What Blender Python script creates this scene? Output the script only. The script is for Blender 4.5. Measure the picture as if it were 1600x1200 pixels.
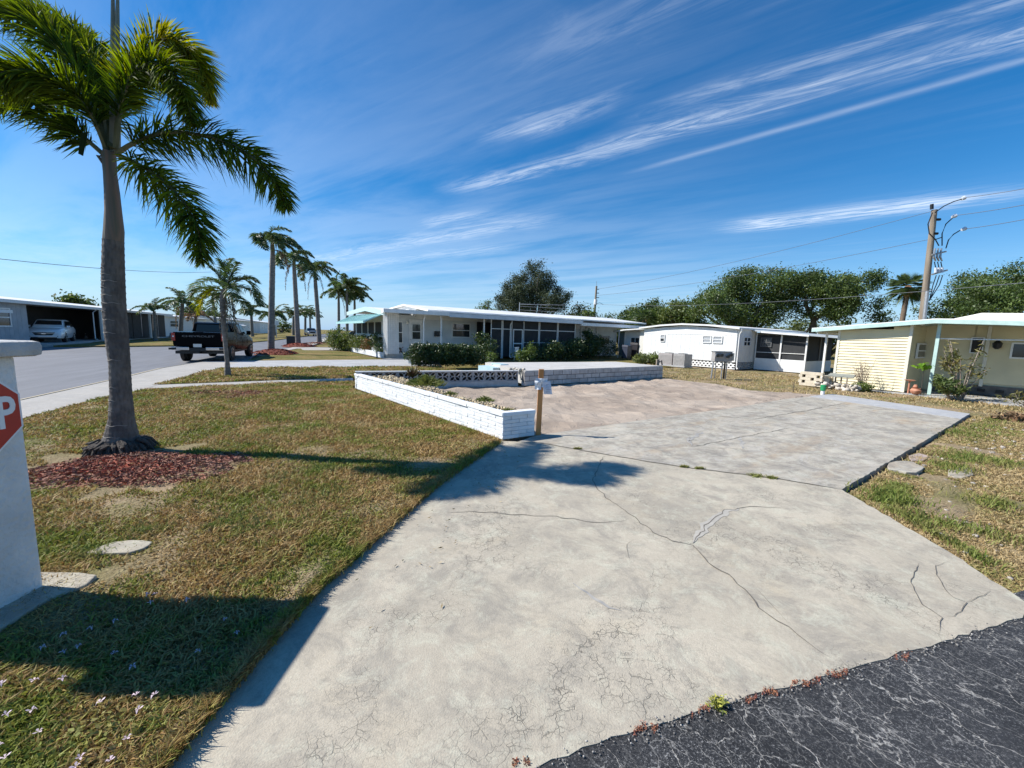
import bpy, bmesh, math, random
import numpy as np
from mathutils import Vector, Matrix, noise
random.seed(7); rng = np.random.default_rng(7)
scene = bpy.context.scene
for o in list(bpy.data.objects): bpy.data.objects.remove(o)

# ------------------------------------------------------------------ camera
FPX, EYE = 620.0, 1.65                       # focal length in pixels of the 1600 px wide photo, eye height
ROLL = math.atan(.028); PITCH = math.atan(77*math.cos(ROLL)/FPX)
fwd = Vector((0, math.cos(PITCH), -math.sin(PITCH))); up0 = Vector((0, math.sin(PITCH), math.cos(PITCH))); rt0 = Vector((1, 0, 0))
rt = rt0*math.cos(ROLL) + up0*math.sin(ROLL); up = up0*math.cos(ROLL) - rt0*math.sin(ROLL)
cam = bpy.data.objects.new('camera', bpy.data.cameras.new('camera')); scene.collection.objects.link(cam)
cam.matrix_world = Matrix(((rt.x, up.x, -fwd.x, 0), (rt.y, up.y, -fwd.y, 0), (rt.z, up.z, -fwd.z, EYE), (0, 0, 0, 1)))
cam.data.sensor_fit = 'HORIZONTAL'; cam.data.sensor_width = 36; cam.data.lens = 36*FPX/1600
cam.data.clip_start = .05; cam.data.clip_end = 3000
scene.camera = cam
scene.render.resolution_x = 1024; scene.render.resolution_y = 768

# ------------------------------------------------------------------ sun, sky, exposure
SUN_EL = math.radians(42); SUNV = Vector((-1, .07, 0)).normalized()*math.cos(SUN_EL) + Vector((0, 0, math.sin(SUN_EL)))
sun = bpy.data.lights.new('sun', 'SUN'); sun.energy = 5.0; sun.angle = math.radians(.5); sun.color = (1, .955, .89)
so = bpy.data.objects.new('sun', sun); scene.collection.objects.link(so)
so.rotation_euler = SUNV.to_track_quat('Z', 'Y').to_euler()
world = bpy.data.worlds.new('World'); scene.world = world; world.use_nodes = True
scene.view_settings.view_transform = 'Standard'; scene.view_settings.look = 'None'; scene.view_settings.gamma = 1
scene.view_settings.use_curve_mapping = False; scene.view_settings.exposure = 0.5

def build_sky():
    nt = world.node_tree; nt.nodes.clear(); N, K = nt.nodes, nt.links
    out = N.new('ShaderNodeOutputWorld'); bg = N.new('ShaderNodeBackground'); bg.inputs[1].default_value = .10
    sky = N.new('ShaderNodeTexSky'); sky.sky_type = 'NISHITA'; sky.sun_disc = False
    sky.sun_elevation = SUN_EL; sky.sun_rotation = math.atan2(SUNV.x, SUNV.y)
    sky.air_density = 1.0; sky.dust_density = .0; sky.ozone_density = 5.0; sky.altitude = 0
    def m(op, a, b=None, c=None):
        n = N.new('ShaderNodeMath'); n.operation = op
        for i, x in enumerate((a, b, c)):
            if x is None: continue
            if isinstance(x, (int, float)): n.inputs[i].default_value = x
            else: K.new(x, n.inputs[i])
        return n.outputs[0]
    tc = N.new('ShaderNodeTexCoord'); sep = N.new('ShaderNodeSeparateXYZ'); K.new(tc.outputs['Generated'], sep.inputs[0])
    z = m('MAXIMUM', sep.outputs[2], .02)
    X = m('DIVIDE', sep.outputs[0], z); Y = m('DIVIDE', sep.outputs[1], z)
    t = m('SUBTRACT', m('MULTIPLY', X, .8), m('MULTIPLY', Y, .6)); w = m('ADD', m('MULTIPLY', X, .6), m('MULTIPLY', Y, .8))
    def noise_(sx, sw, seed, scale=1, detail=8, dist=.4, rough=.6):
        cb = N.new('ShaderNodeCombineXYZ'); K.new(m('MULTIPLY', t, sx), cb.inputs[0]); K.new(m('MULTIPLY', w, sw), cb.inputs[1]); cb.inputs[2].default_value = seed
        n = N.new('ShaderNodeTexNoise'); n.inputs['Scale'].default_value = scale; n.inputs['Detail'].default_value = detail
        n.inputs['Distortion'].default_value = dist; n.inputs['Roughness'].default_value = rough
        K.new(cb.outputs[0], n.inputs['Vector']); return n.outputs['Fac']
    def ramp(x, a, b):
        n = N.new('ShaderNodeMapRange'); n.interpolation_type = 'SMOOTHSTEP'; n.inputs[1].default_value = a; n.inputs[2].default_value = b
        K.new(x, n.inputs[0]); return n.outputs[0]
    big = ramp(noise_(.45, .8, 3.1), .38, .68)
    fine = ramp(noise_(.9, 6.5, 8.7, dist=1.2), .3, .75)
    wisps = m('MULTIPLY', big, fine)
    warp = m('MULTIPLY', m('SUBTRACT', noise_(.9, .8, 5.5, detail=5), .5), .55)
    soft = ramp(noise_(1.5, 9, 1.7, dist=1.9, rough=.7), .36, .66)
    tot = m('MULTIPLY', wisps, .06)
    veil = m('MULTIPLY', ramp(m('MULTIPLY', t, -1), -.9, 3.2), ramp(noise_(.4, 1.4, 9.9), .3, .62))
    tot = m('ADD', tot, m('MULTIPLY', veil, .2))
    # bands of cirrus: centre across, half width, from, to along, strength
    for wc, s, t0, t1, k, wp in ((2.09, .09, -2.3, 2.6, .62, .42), (1.88, .05, -.9, 3, .36, .35), (2.38, .030, -1.1, 1.2, .32, .0), (4.12, .20, -.9, 1.3, 1.0, .4),
                                 (1.68, .07, -1.6, -.5, .6, .6), (3.0, .22, -6, -1.6, .42, .8), (3.7, .2, -7, -2.5, .35, .8), (2.6, .1, -3.2, -2.0, .6, 1), (1.35, .12, -1.2, 3, .15, 1)):
        d = m('DIVIDE', m('SUBTRACT', m('ADD', w, m('MULTIPLY', warp, wp)), wc if wc != 2.38 else wc), s)
        if wc == 2.38: d = m('DIVIDE', m('SUBTRACT', m('ADD', w, m('MULTIPLY', t, .13)), 2.33), s)
        g = m('EXPONENT', m('MULTIPLY', m('MULTIPLY', d, d), -1))
        msk = m('MULTIPLY', ramp(t, t0, t0+.5), m('SUBTRACT', 1, ramp(t, t1-.8, t1)))
        tex = m('ADD', m('MULTIPLY', soft, .85), .15) if wc != 2.38 else m('ADD', m('MULTIPLY', soft, .3), .6)
        tot = m('ADD', tot, m('MULTIPLY', m('MULTIPLY', m('MULTIPLY', g, msk), tex), k))
    tot = m('MULTIPLY', m('MINIMUM', tot, .9), ramp(sep.outputs[2], .0, .12))
    mix = N.new('ShaderNodeMixRGB'); mix.inputs[2].default_value = (7.6, 8.3, 9.2, 1)
    hs = N.new('ShaderNodeHueSaturation'); hs.inputs['Saturation'].default_value = 1.36; hs.inputs['Value'].default_value = 1.0
    K.new(sky.outputs[0], hs.inputs['Color'])
    hz = N.new('ShaderNodeMixRGB'); hz.inputs[2].default_value = (2.6, 4.3, 6.6, 1); K.new(m('MULTIPLY', m('EXPONENT', m('MULTIPLY', m('ABSOLUTE', sep.outputs[2]), -9)), .9), hz.inputs[0]); K.new(hs.outputs[0], hz.inputs[1])
    K.new(m('MULTIPLY', tot, .72), mix.inputs[0]); K.new(hz.outputs[0], mix.inputs[1]); K.new(mix.outputs[0], bg.inputs[0]); K.new(bg.outputs[0], out.inputs[0])
build_sky()

# ------------------------------------------------------------------ frames
TH = math.atan2(.57, .82); CT, ST = math.cos(TH), math.sin(TH)         # the lots run along u (TH), the house rows across
SA = math.radians(113.5); SX, SY = math.cos(SA), math.sin(SA)           # the street direction
def PQ(p, q, z=0): return Vector((p*CT-q*ST, p*ST+q*CT, z))
def AR(a, r, z=0): return Vector((a*SX+r*SY, a*SY-r*SX, z))
def ray(u, v): return fwd + rt*((u-800)/FPX) + up*((600-v)/FPX)
def G(u, v, z=0):
    d = ray(u, v); t = (z-EYE)/d.z; return Vector((d.x*t, d.y*t, z))
def AT(u, v, Y):
    d = ray(u, v); t = Y/d.y; return Vector((d.x*t, Y, EYE+d.z*t))

# ------------------------------------------------------------------ materials
MATS = {}
def mat(name, col, rough=.6, col2=None, scale=4, detail=4, bump=0, bscale=None, metal=0, spec=.5, tint=0, trans=0, stretch=None, coat=0, contrast=(.35, .65), obj=False, rand=0):
    if name in MATS: return MATS[name]
    m = bpy.data.materials.new(name); m.use_nodes = True; nt = m.node_tree; N, K = nt.nodes, nt.links
    b = N['Principled BSDF']; b.inputs['Roughness'].default_value = rough; b.inputs['Metallic'].default_value = metal
    b.inputs['Specular IOR Level'].default_value = spec; b.inputs['Coat Weight'].default_value = coat
    b.inputs['Base Color'].default_value = (*col, 1)
    tc = N.new('ShaderNodeTexCoord'); geo = N.new('ShaderNodeNewGeometry')
    src = tc.outputs['Object'] if obj else geo.outputs['Position']
    if stretch:
        mp = N.new('ShaderNodeMapping'); mp.inputs['Scale'].default_value = stretch[:3]
        mp.inputs['Rotation'].default_value = (0, 0, stretch[3] if len(stretch) > 3 else 0)
        mp.vector_type = 'TEXTURE' if False else 'POINT'; K.new(src, mp.inputs[0]); src = mp.outputs[0]
    cur = None
    if col2:
        n = N.new('ShaderNodeTexNoise'); n.inputs['Scale'].default_value = scale; n.inputs['Detail'].default_value = detail; K.new(src, n.inputs['Vector'])
        r = N.new('ShaderNodeMapRange'); r.inputs[1].default_value = contrast[0]; r.inputs[2].default_value = contrast[1]; K.new(n.outputs['Fac'], r.inputs[0])
        mx = N.new('ShaderNodeMixRGB'); mx.inputs[1].default_value = (*col, 1); mx.inputs[2].default_value = (*col2, 1); K.new(r.outputs[0], mx.inputs[0]); cur = mx.outputs[0]
    if tint:
        at = N.new('ShaderNodeAttribute'); at.attribute_name = 'tint'
        hs = N.new('ShaderNodeHueSaturation'); 
        mr = N.new('ShaderNodeMapRange'); mr.inputs[3].default_value = 1-tint; mr.inputs[4].default_value = 1+tint; K.new(at.outputs['Fac'], mr.inputs[0])
        K.new(mr.outputs[0], hs.inputs['Value'])
        if cur: K.new(cur, hs.inputs['Color'])
        else: hs.inputs['Color'].default_value = (*col, 1)
        cur = hs.outputs[0]
    if rand:
        oi = N.new('ShaderNodeObjectInfo'); hs3 = N.new('ShaderNodeHueSaturation'); mr3 = N.new('ShaderNodeMapRange'); mr3.inputs[3].default_value = 1-rand; mr3.inputs[4].default_value = 1+rand; K.new(oi.outputs['Random'], mr3.inputs[0]); K.new(mr3.outputs[0], hs3.inputs['Value'])
        if cur: K.new(cur, hs3.inputs['Color'])
        else: hs3.inputs['Color'].default_value = (*col, 1)
        cur = hs3.outputs[0]
    if cur: K.new(cur, b.inputs['Base Color'])
    if bump:
        n = N.new('ShaderNodeTexNoise'); n.inputs['Scale'].default_value = bscale or scale*4; n.inputs['Detail'].default_value = 5; K.new(src, n.inputs['Vector'])
        bp = N.new('ShaderNodeBump'); bp.inputs['Strength'].default_value = 1; bp.inputs['Distance'].default_value = bump; K.new(n.outputs['Fac'], bp.inputs['Height']); K.new(bp.outputs[0], b.inputs['Normal'])
    if trans:
        tl = N.new('ShaderNodeBsdfTranslucent'); mixs = N.new('ShaderNodeMixShader'); mixs.inputs[0].default_value = trans
        hs2 = N.new('ShaderNodeHueSaturation'); hs2.inputs['Value'].default_value = 1.9; hs2.inputs['Hue'].default_value = .485; hs2.inputs['Saturation'].default_value = 1.15
        if cur: K.new(cur, hs2.inputs['Color'])
        else: hs2.inputs['Color'].default_value = (*col, 1)
        K.new(hs2.outputs[0], tl.inputs[0]); K.new(b.outputs[0], mixs.inputs[1]); K.new(tl.outputs[0], mixs.inputs[2])
        K.new(mixs.outputs[0], N['Material Output'].inputs[0])
    MATS[name] = m; return m

WHITE = mat('white_paint', (.78, .78, .76), .5, (.70, .71, .70), 3, bump=.001)
TRIM = mat('white_trim', (.82, .82, .80), .4, (.74, .74, .72), 6)
SIDING = mat('pale_grey_siding', (.66, .69, .70), .55, (.58, .61, .62), 2, bump=.001)
CREAM = mat('cream_siding', (.80, .71, .47), .55, (.70, .62, .41), 1.5, bump=.001)
CREAMTRIM = mat('cream_trim', (.78, .74, .62), .5, (.70, .66, .54), 4)
MINT = mat('mint_paint', (.50, .66, .61), .45, (.42, .58, .54), 5)
AQUA = mat('aqua_awning', (.42, .68, .66), .45, (.36, .61, .60), 4)
ROOFW = mat('white_roof_coating', (.80, .80, .78), .55, (.66, .66, .63), 1.2, bump=.002)
ROOFG = mat('grey_roof_edge', (.42, .47, .50), .5, (.35, .39, .42), 2)
SCREEN = mat('dark_screen', (.018, .02, .022), .75, (.03, .032, .035), 3)
SHADEDARK = mat('shaded_interior', (.022, .022, .024), .8, (.035, .034, .034), 1.2)  # near-black tone that paints in the shade inside carport, porch and hollows
GLASS = mat('window_glass', (.02, .025, .03), .08, (.05, .055, .06), 1.5, spec=.8)
CURTAIN = mat('pale_blind', (.45, .47, .48), .3, (.30, .32, .34), 20, stretch=(1, 1, 8))
GREYW = mat('grey_wall', (.40, .43, .46), .6, (.33, .36, .39), 2)
BLACKP = mat('black_plastic', (.012, .012, .013), .45)
METAL = mat('galvanised_metal', (.48, .49, .50), .4, (.36, .37, .38), 8, metal=.6)
GREYBOX = mat('grey_steel_box', (.36, .35, .34), .5, (.29, .28, .27), 9)
WOODP = mat('weathered_pole_wood', (.30, .25, .19), .85, (.20, .16, .12), 6, bump=.01, stretch=(1, 1, .08))
STAKE = mat('fresh_lumber', (.66, .30, .10), .7, (.52, .21, .06), 12, bump=.002, stretch=(1, 1, .12))
BRICKW = mat('white_painted_brick', (.80, .82, .82), .6, (.70, .72, .73), 7, bump=.006, bscale=30, rand=.05)
CMU = mat('grey_painted_block', (.52, .50, .48), .8, (.40, .385, .37), 5, bump=.006, bscale=40, rand=.14)
MORTAR = mat('mortar', (.17, .165, .16), .9, (.12, .115, .11), 8)
WMORT = mat('painted_mortar', (.50, .52, .53), .8, (.40, .42, .43), 8)
DECOR = mat('cast_concrete_screen', (.50, .48, .47), .85, (.36, .35, .34), 9, bump=.004, rand=.1)
STUCCO = mat('painted_stucco', (.76, .76, .74), .8, (.64, .64, .62), 5, bump=.014, bscale=38)
def wheel_mats():
    mat('tyre', (.018, .018, .018), .85); mat('alloy', (.45, .46, .48), .3, metal=.9)
wheel_mats()

# ------------------------------------------------------------------ objects
COL = scene.collection; ORG = {}
def tag(o, label=None, cat=None, group=None, kind=None):
    if label: o['label'] = label
    if cat: o['category'] = cat
    if group: o['group'] = group
    if kind: o['kind'] = kind
    return o
def thing(name, label, cat, at, rot=0, group=None, org=None):
    """Empty at the base; org is that point in the frame its parts are written in"""
    o = bpy.data.objects.new(name, None); COL.objects.link(o); o.location = at; o.rotation_euler = (0, 0, rot); o.empty_display_size = .3
    ORG[o.name] = Vector(org) if org is not None else Vector((0, 0, 0))
    return tag(o, label, cat, group)
def pthing(name, label, cat, p, q, z=0, group=None): return thing(name, label, cat, PQ(p, q, z), TH, group, (p, q, z))
def sthing(name, label, cat, a, r, z=0, group=None):   # street frame: x = along, y = -right
    return thing(name, label, cat, AR(a, r, z), SA, group, (a, -r, z))
def wthing(name, label, cat, loc, group=None): return thing(name, label, cat, loc, 0, group, loc)
def link(name, me, parent=None, loc=None, rot=None, scl=None):
    o = bpy.data.objects.new(name, me); COL.objects.link(o)
    if parent: o.parent = parent; ORG[o.name] = Vector((0, 0, 0))
    if loc is not None: o.location = loc
    if rot is not None: o.rotation_euler = rot if hasattr(rot, '__len__') else (0, 0, rot)
    if scl is not None: o.scale = scl
    return o
def orig(parent):
    o = Vector((0, 0, 0)); p = parent
    while p: o += ORG.get(p.name, Vector((0, 0, 0))); p = p.parent
    return o
class MB:
    def __init__(s): s.v = []; s.f = []
    def add(s, vs, fs):
        n = len(s.v); s.v += [tuple(x) for x in vs]; s.f += [tuple(i+n for i in f) for f in fs]; return s
    def box(s, x0, x1, y0, y1, z0, z1):
        if x0 > x1: x0, x1 = x1, x0
        if y0 > y1: y0, y1 = y1, y0
        return s.add([(x0,y0,z0),(x1,y0,z0),(x1,y1,z0),(x0,y1,z0),(x0,y0,z1),(x1,y0,z1),(x1,y1,z1),(x0,y1,z1)], [(0,3,2,1),(4,5,6,7),(0,1,5,4),(1,2,6,5),(2,3,7,6),(3,0,4,7)])
    def hexa(s, b, t): return s.add(list(b)+list(t), [(0,3,2,1),(4,5,6,7),(0,1,5,4),(1,2,6,5),(2,3,7,6),(3,0,4,7)])
    def prism(s, prof, axis, a, b):
        """profile (2D pts) swept along axis 0/1/2 from a to b"""
        n = len(prof); vs = []
        for c in (a, b):
            for (x, y) in prof: vs.append({0: (c, x, y), 1: (x, c, y), 2: (x, y, c)}[axis])
        fs = [tuple(range(n))[::-1], tuple(range(n, 2*n))] + [(i, (i+1) % n, n+(i+1) % n, n+i) for i in range(n)]
        return s.add(vs, fs)
    def tube(s, pts, rad, n=8, cap=True):
        pts = [Vector(p) for p in pts]; rad = rad if hasattr(rad, '__len__') else [rad]*len(pts); vs = []; fs = []
        for i, p in enumerate(pts):
            d = (pts[min(i+1, len(pts)-1)] - pts[max(i-1, 0)]).normalized()
            a = d.orthogonal().normalized() if abs(d.z) > .99 or True else None
            ref = Vector((0, 0, 1)) if abs(d.z) < .9 else Vector((1, 0, 0)); a = d.cross(ref).normalized(); b = d.cross(a)
            for k in range(n):
                t = 2*math.pi*k/n; vs.append(p + (a*math.cos(t)+b*math.sin(t))*rad[i])
        for i in range(len(pts)-1):
            for k in range(n): fs.append((i*n+k, i*n+(k+1) % n, (i+1)*n+(k+1) % n, (i+1)*n+k))
        if cap: fs += [tuple(range(n))[::-1], tuple(range((len(pts)-1)*n, len(pts)*n))]
        return s.add(vs, fs)
    def lathe(s, prof, c=(0, 0, 0), n=16):
        vs = []; fs = []
        for (r, z) in prof:
            for k in range(n): t = 2*math.pi*k/n; vs.append((c[0]+r*math.cos(t), c[1]+r*math.sin(t), c[2]+z))
        for i in range(len(prof)-1):
            for k in range(n): fs.append((i*n+k, i*n+(k+1) % n, (i+1)*n+(k+1) % n, (i+1)*n+k))
        fs += [tuple(range(n))[::-1], tuple(range((len(prof)-1)*n, len(prof)*n))]
        return s.add(vs, fs)
    def build(s, name, m, parent=None, smooth=False, bevel=0, org=None):
        o0 = orig(parent) if parent else Vector(org or (0, 0, 0))
        me = bpy.data.meshes.new(name); me.from_pydata([(x-o0.x, y-o0.y, z-o0.z) for x, y, z in s.v], [], s.f)
        me.materials.append(m); bm = bmesh.new(); bm.from_mesh(me); bmesh.ops.recalc_face_normals(bm, faces=bm.faces)
        if bevel: bmesh.ops.bevel(bm, geom=[e for e in bm.edges if e.is_manifold and e.calc_face_angle(0) > .5], offset=bevel, segments=2, affect='EDGES', profile=.6)
        bm.to_mesh(me); bm.free()
        if smooth:
            me.shade_smooth(); me.set_sharp_from_angle(angle=math.radians(40))
        o = link(name, me, parent)
        if not parent: o.location = o0; ORG[o.name] = o0
        return o
def npmesh(name, v, f, m, parent=None, tint=None, loc=None, smooth=False):
    """v (N,3) in the parent's author frame, f (M,k)"""
    v = np.asarray(v, np.float32); f = np.asarray(f, np.int32)
    o0 = orig(parent) if parent else Vector(loc if loc is not None else (0, 0, 0)); v = v - np.array(o0, np.float32)
    me = bpy.data.meshes.new(name); k = f.shape[1]
    me.vertices.add(len(v)); me.vertices.foreach_set('co', v.ravel())
    me.loops.add(f.size); me.loops.foreach_set('vertex_index', f.ravel())
    me.polygons.add(len(f)); me.polygons.foreach_set('loop_start', np.arange(0, f.size, k, dtype=np.int32)); me.polygons.foreach_set('loop_total', np.full(len(f), k, np.int32))
    me.update(calc_edges=True); me.materials.append(m)
    if tint is not None:
        at = me.attributes.new('tint', 'FLOAT', 'POINT'); at.data.foreach_set('value', np.asarray(tint, np.float32))
    if smooth: me.shade_smooth()
    o = link(name, me, parent)
    if not parent: o.location = o0
    return o
def stuff(o, label, cat=None): return tag(o, label, cat, kind='stuff')

# leaf fields -------------------------------------------------------
def unit(n):
    d = rng.normal(size=(n, 3)); return d/np.linalg.norm(d, axis=1, keepdims=True)
def leaf_cards(c, size, aspect=.5, upbias=0, jit=.35, axis=None, per=0):
    """small folded rhombic leaves at centres c"""
    n = len(c); a = unit(n) if axis is None else axis
    b = unit(n); b[:, 2] += 0; b = np.cross(a, b); b /= np.linalg.norm(b, axis=1, keepdims=True)+1e-9
    L = (size*(1+jit*rng.normal(size=n)).clip(.4, 1.8))[:, None]
    v = np.stack([c-a*L*.5, c+b*L*aspect*.5, c+a*L*.5, c-b*L*aspect*.5], 1).reshape(-1, 3)
    f = np.arange(4*n).reshape(n, 4); tt = rng.random(n)
    if per: k = n//per+1; tt = .45*tt+.55*np.repeat(rng.random(k), per)[:n]
    t = np.repeat(tt, 4); return v, f, t
def blob_points(blobs, n, surf=.6):
    """points in ellipsoids (x,y,z,rx,ry,rz), clumpy"""
    vol = np.array([b[3]*b[4]*b[5] for b in blobs])**(2/3); cnt = (vol/vol.sum()*n).astype(int)+1; out = []
    for b, k in zip(blobs, cnt):
        d = unit(k); r = np.where(rng.random(k) < surf, .8+.25*rng.random(k), rng.random(k)**.5)[:, None]
        out.append(np.array(b[:3]) + d*r*np.array(b[3:6]))
    return np.concatenate(out)
def clumps(blobs, nclump, per, csize, surf=.7):
    c = blob_points(blobs, nclump, surf); n = len(c); p = np.repeat(c, per, 0)
    cs = np.repeat(.6+.8*rng.random(n), per)[:, None]
    return p + rng.normal(size=(n*per, 3))*csize*(1+(per > 60)*.45)*cs*np.array([1, 1, .75-.2*(per > 60)])
OAK = mat('oak_foliage', (.05, .085, .02), .5, (.10, .145, .035), .5, tint=.6, trans=.25)
PINE = mat('casuarina_foliage', (.04, .058, .025), .7, (.065, .085, .035), .6, tint=.5, trans=.12)
MIXL = mat('bright_foliage', (.08, .12, .03), .55, (.14, .17, .05), .7, tint=.4, trans=.25)
BUSH = mat('shrub_foliage', (.05, .09, .022), .45, (.12, .17, .035), 1.5, tint=.45, trans=.25)
HEDGE = mat('hedge_foliage', (.028, .055, .014), .4, (.065, .10, .025), 2.5, tint=.55, trans=.12)
PALMG = mat('palm_leaf', (.045, .085, .012), .7, (.11, .15, .02), 2.2, tint=.65, trans=.4, spec=.15)
PALMY = mat('palm_leaf_yellow_sunlit', (.12, .16, .02), .7, (.22, .22, .03), 3, tint=.5, trans=.5, spec=.15)  # yellower leaf copy; sunlight on the foxtail frond is put into its colour
PALMB = mat('dry_palm_leaf', (.24, .16, .09), .8, (.15, .10, .06), 3, tint=.3, trans=.2)
PALMF = mat('distant_palm_leaf', (.05, .085, .025), .45, (.09, .13, .04), .8, tint=.35, trans=.3)
BARK = mat('oak_bark', (.10, .08, .06), .9, (.06, .05, .04), 4, bump=.02)
TRUNKG = mat('grey_palm_trunk', (.22, .20, .18), .85, (.13, .12, .105), 5, bump=.01, stretch=(1, 1, 2.5))

def tree(name, label, cat, at, blobs, nleaf, leaf, fol=OAK, limbs=(), per=22, csize=.28, group=None, trunk_r=.3, aspect=.55, surf=.7):
    t = wthing(name, label, cat, at, group)
    at = Vector(at); B = [(at.x+b[0], at.y+b[1], at.z+b[2], b[3], b[4], b[5]) for b in blobs]
    c = clumps(B, max(8, nleaf//per), per, csize, surf); v, f, ti = leaf_cards(c, leaf, aspect, per=per)
    npmesh('crown', v, f, fol, t, ti)
    m = MB()
    for L in (limbs or [[(0, 0, 0, trunk_r), (.1, 0, blobs[0][2]*.5, trunk_r*.8), (0, 0, blobs[0][2], trunk_r*.4)]]):
        m.tube([(at.x+x, at.y+y, at.z+z) for x, y, z, r in L], [l[3] for l in L], 7)
    m.build('trunk', BARK, t, smooth=True); return t
def shrub(name, label, at, blobs, nleaf, leaf, fol=BUSH, per=14, csize=.07, stems=0, group=None, aspect=.5, cat='shrub'):
    t = wthing(name, label, cat, at, group); at = Vector(at)
    B = [(at.x+b[0], at.y+b[1], at.z+b[2], b[3], b[4], b[5]) for b in blobs]
    v, f, ti = leaf_cards(clumps(B, max(6, nleaf//per), per, csize, .75), leaf, aspect, per=per)
    npmesh('foliage', v, f, fol, t, ti); m = MB()
    for b in B[:max(3, stems)]:
        m.tube([at, ((at.x+b[0])/2+random.uniform(-.04, .04), (at.y+b[1])/2, (at.z+b[2])/2), b[:3]], [.02, .015, .008], 5)
    m.build('stem', BARK, t); return t

# ------------------------------------------------------------------ ground surfaces
def lerp_noise(N, K, src, scale, detail=4, dist=0, rough=.5):
    n = N.new('ShaderNodeTexNoise'); n.inputs['Scale'].default_value = scale; n.inputs['Detail'].default_value = detail; n.inputs['Distortion'].default_value = dist; n.inputs['Roughness'].default_value = rough
    K.new(src, n.inputs['Vector']); return n.outputs['Fac']
class Sh:
    """tiny shader graph helper"""
    def __init__(s, name, rough=.85, spec=.3):
        s.m = bpy.data.materials.new(name); s.m.use_nodes = True; s.N, s.K = s.m.node_tree.nodes, s.m.node_tree.links
        s.b = s.N['Principled BSDF']; s.b.inputs['Roughness'].default_value = rough; s.b.inputs['Specular IOR Level'].default_value = spec
        s.pos = s.N.new('ShaderNodeNewGeometry').outputs['Position']
    def map(s, scale=(1, 1, 1), rot=0, loc=(0, 0, 0)):
        r = s.N.new('ShaderNodeVectorRotate'); r.rotation_type = 'Z_AXIS'; r.inputs['Angle'].default_value = -rot; s.K.new(s.pos, r.inputs[0])
        mp = s.N.new('ShaderNodeMapping'); mp.inputs['Scale'].default_value = scale; mp.inputs['Location'].default_value = loc; s.K.new(r.outputs[0], mp.inputs[0]); return mp.outputs[0]
    def noise(s, scale, detail=4, src=None, dist=0, rough=.5): return lerp_noise(s.N, s.K, src or s.pos, scale, detail, dist, rough)
    def rng(s, x, a, b, c=0, d=1):
        n = s.N.new('ShaderNodeMapRange'); n.inputs[1].default_value = a; n.inputs[2].default_value = b; n.inputs[3].default_value = c; n.inputs[4].default_value = d; s.K.new(x, n.inputs[0]); return n.outputs[0]
    def math(s, op, a, b=None):
        n = s.N.new('ShaderNodeMath'); n.operation = op
        for i, x in enumerate((a, b)):
            if x is None: continue
            if isinstance(x, (int, float)): n.inputs[i].default_value = x
            else: s.K.new(x, n.inputs[i])
        return n.outputs[0]
    def mix(s, f, a, b, mode='MIX'):
        n = s.N.new('ShaderNodeMixRGB'); n.blend_type = mode
        for i, x in enumerate((f, a, b)):
            if isinstance(x, (int, float)): n.inputs[i].default_value = x
            elif isinstance(x, tuple): n.inputs[i].default_value = (*x, 1)
            else: s.K.new(x, n.inputs[i])
        return n.outputs[0]
    def vor(s, scale, src=None, feature='DISTANCE_TO_EDGE', rand=1):
        n = s.N.new('ShaderNodeTexVoronoi'); n.feature = feature; n.inputs['Scale'].default_value = scale; n.inputs['Randomness'].default_value = rand; s.K.new(src or s.pos, n.inputs['Vector']); return n.outputs[0] if feature == 'DISTANCE_TO_EDGE' else n.outputs['Distance']
    def warp(s, amt, scale, src=None):
        n = s.N.new('ShaderNodeTexNoise'); n.inputs['Scale'].default_value = scale; n.inputs['Detail'].default_value = 4; s.K.new(src or s.pos, n.inputs['Vector'])
        a = s.N.new('ShaderNodeVectorMath'); a.operation = 'MULTIPLY_ADD'; s.K.new(n.outputs['Color'], a.inputs[0]); a.inputs[1].default_value = (amt,)*3; s.K.new(src or s.pos, a.inputs[2]); return a.outputs[0]
    def done(s, col, h=None, dist=.003):
        s.K.new(col, s.b.inputs['Base Color'])
        if h:
            bp = s.N.new('ShaderNodeBump'); bp.inputs['Distance'].default_value = dist; s.K.new(h, bp.inputs['Height']); s.K.new(bp.outputs[0], s.b.inputs['Normal'])
        return s.m
def m_grass(name='dry_lawn_soil', green=.5):
    s = Sh(name, .95, .1); a = s.rng(s.noise(.9, 6, dist=.5), .42, .62); b = s.noise(28, 6, rough=.7); c = s.rng(s.noise(.35, 3), .4, .65)
    col = s.mix(s.rng(b, .35, .65), (.24, .17, .10), (.40, .31, .20))
    grn = s.mix(s.rng(b, .35, .65), (.07, .085, .02), (.17, .18, .05))
    f = s.math('MULTIPLY', s.math('ADD', s.math('MULTIPLY', a, .7), s.math('MULTIPLY', c, .3)), green*1.5)
    return s.done(s.mix(f, col, grn), s.noise(60, 4), .02)
def m_farlawn():
    s = Sh('far_lawn_turf', .95, .1); a = s.rng(s.noise(.5, 6, dist=.5), .38, .66); b = s.noise(9, 8, rough=.8)
    col = s.mix(s.rng(b, .35, .65), (.17, .12, .045), (.34, .25, .11)); grn = s.mix(s.rng(b, .35, .65), (.08, .09, .02), (.18, .18, .055))
    return s.done(s.mix(a, col, grn), b, .06)
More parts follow.
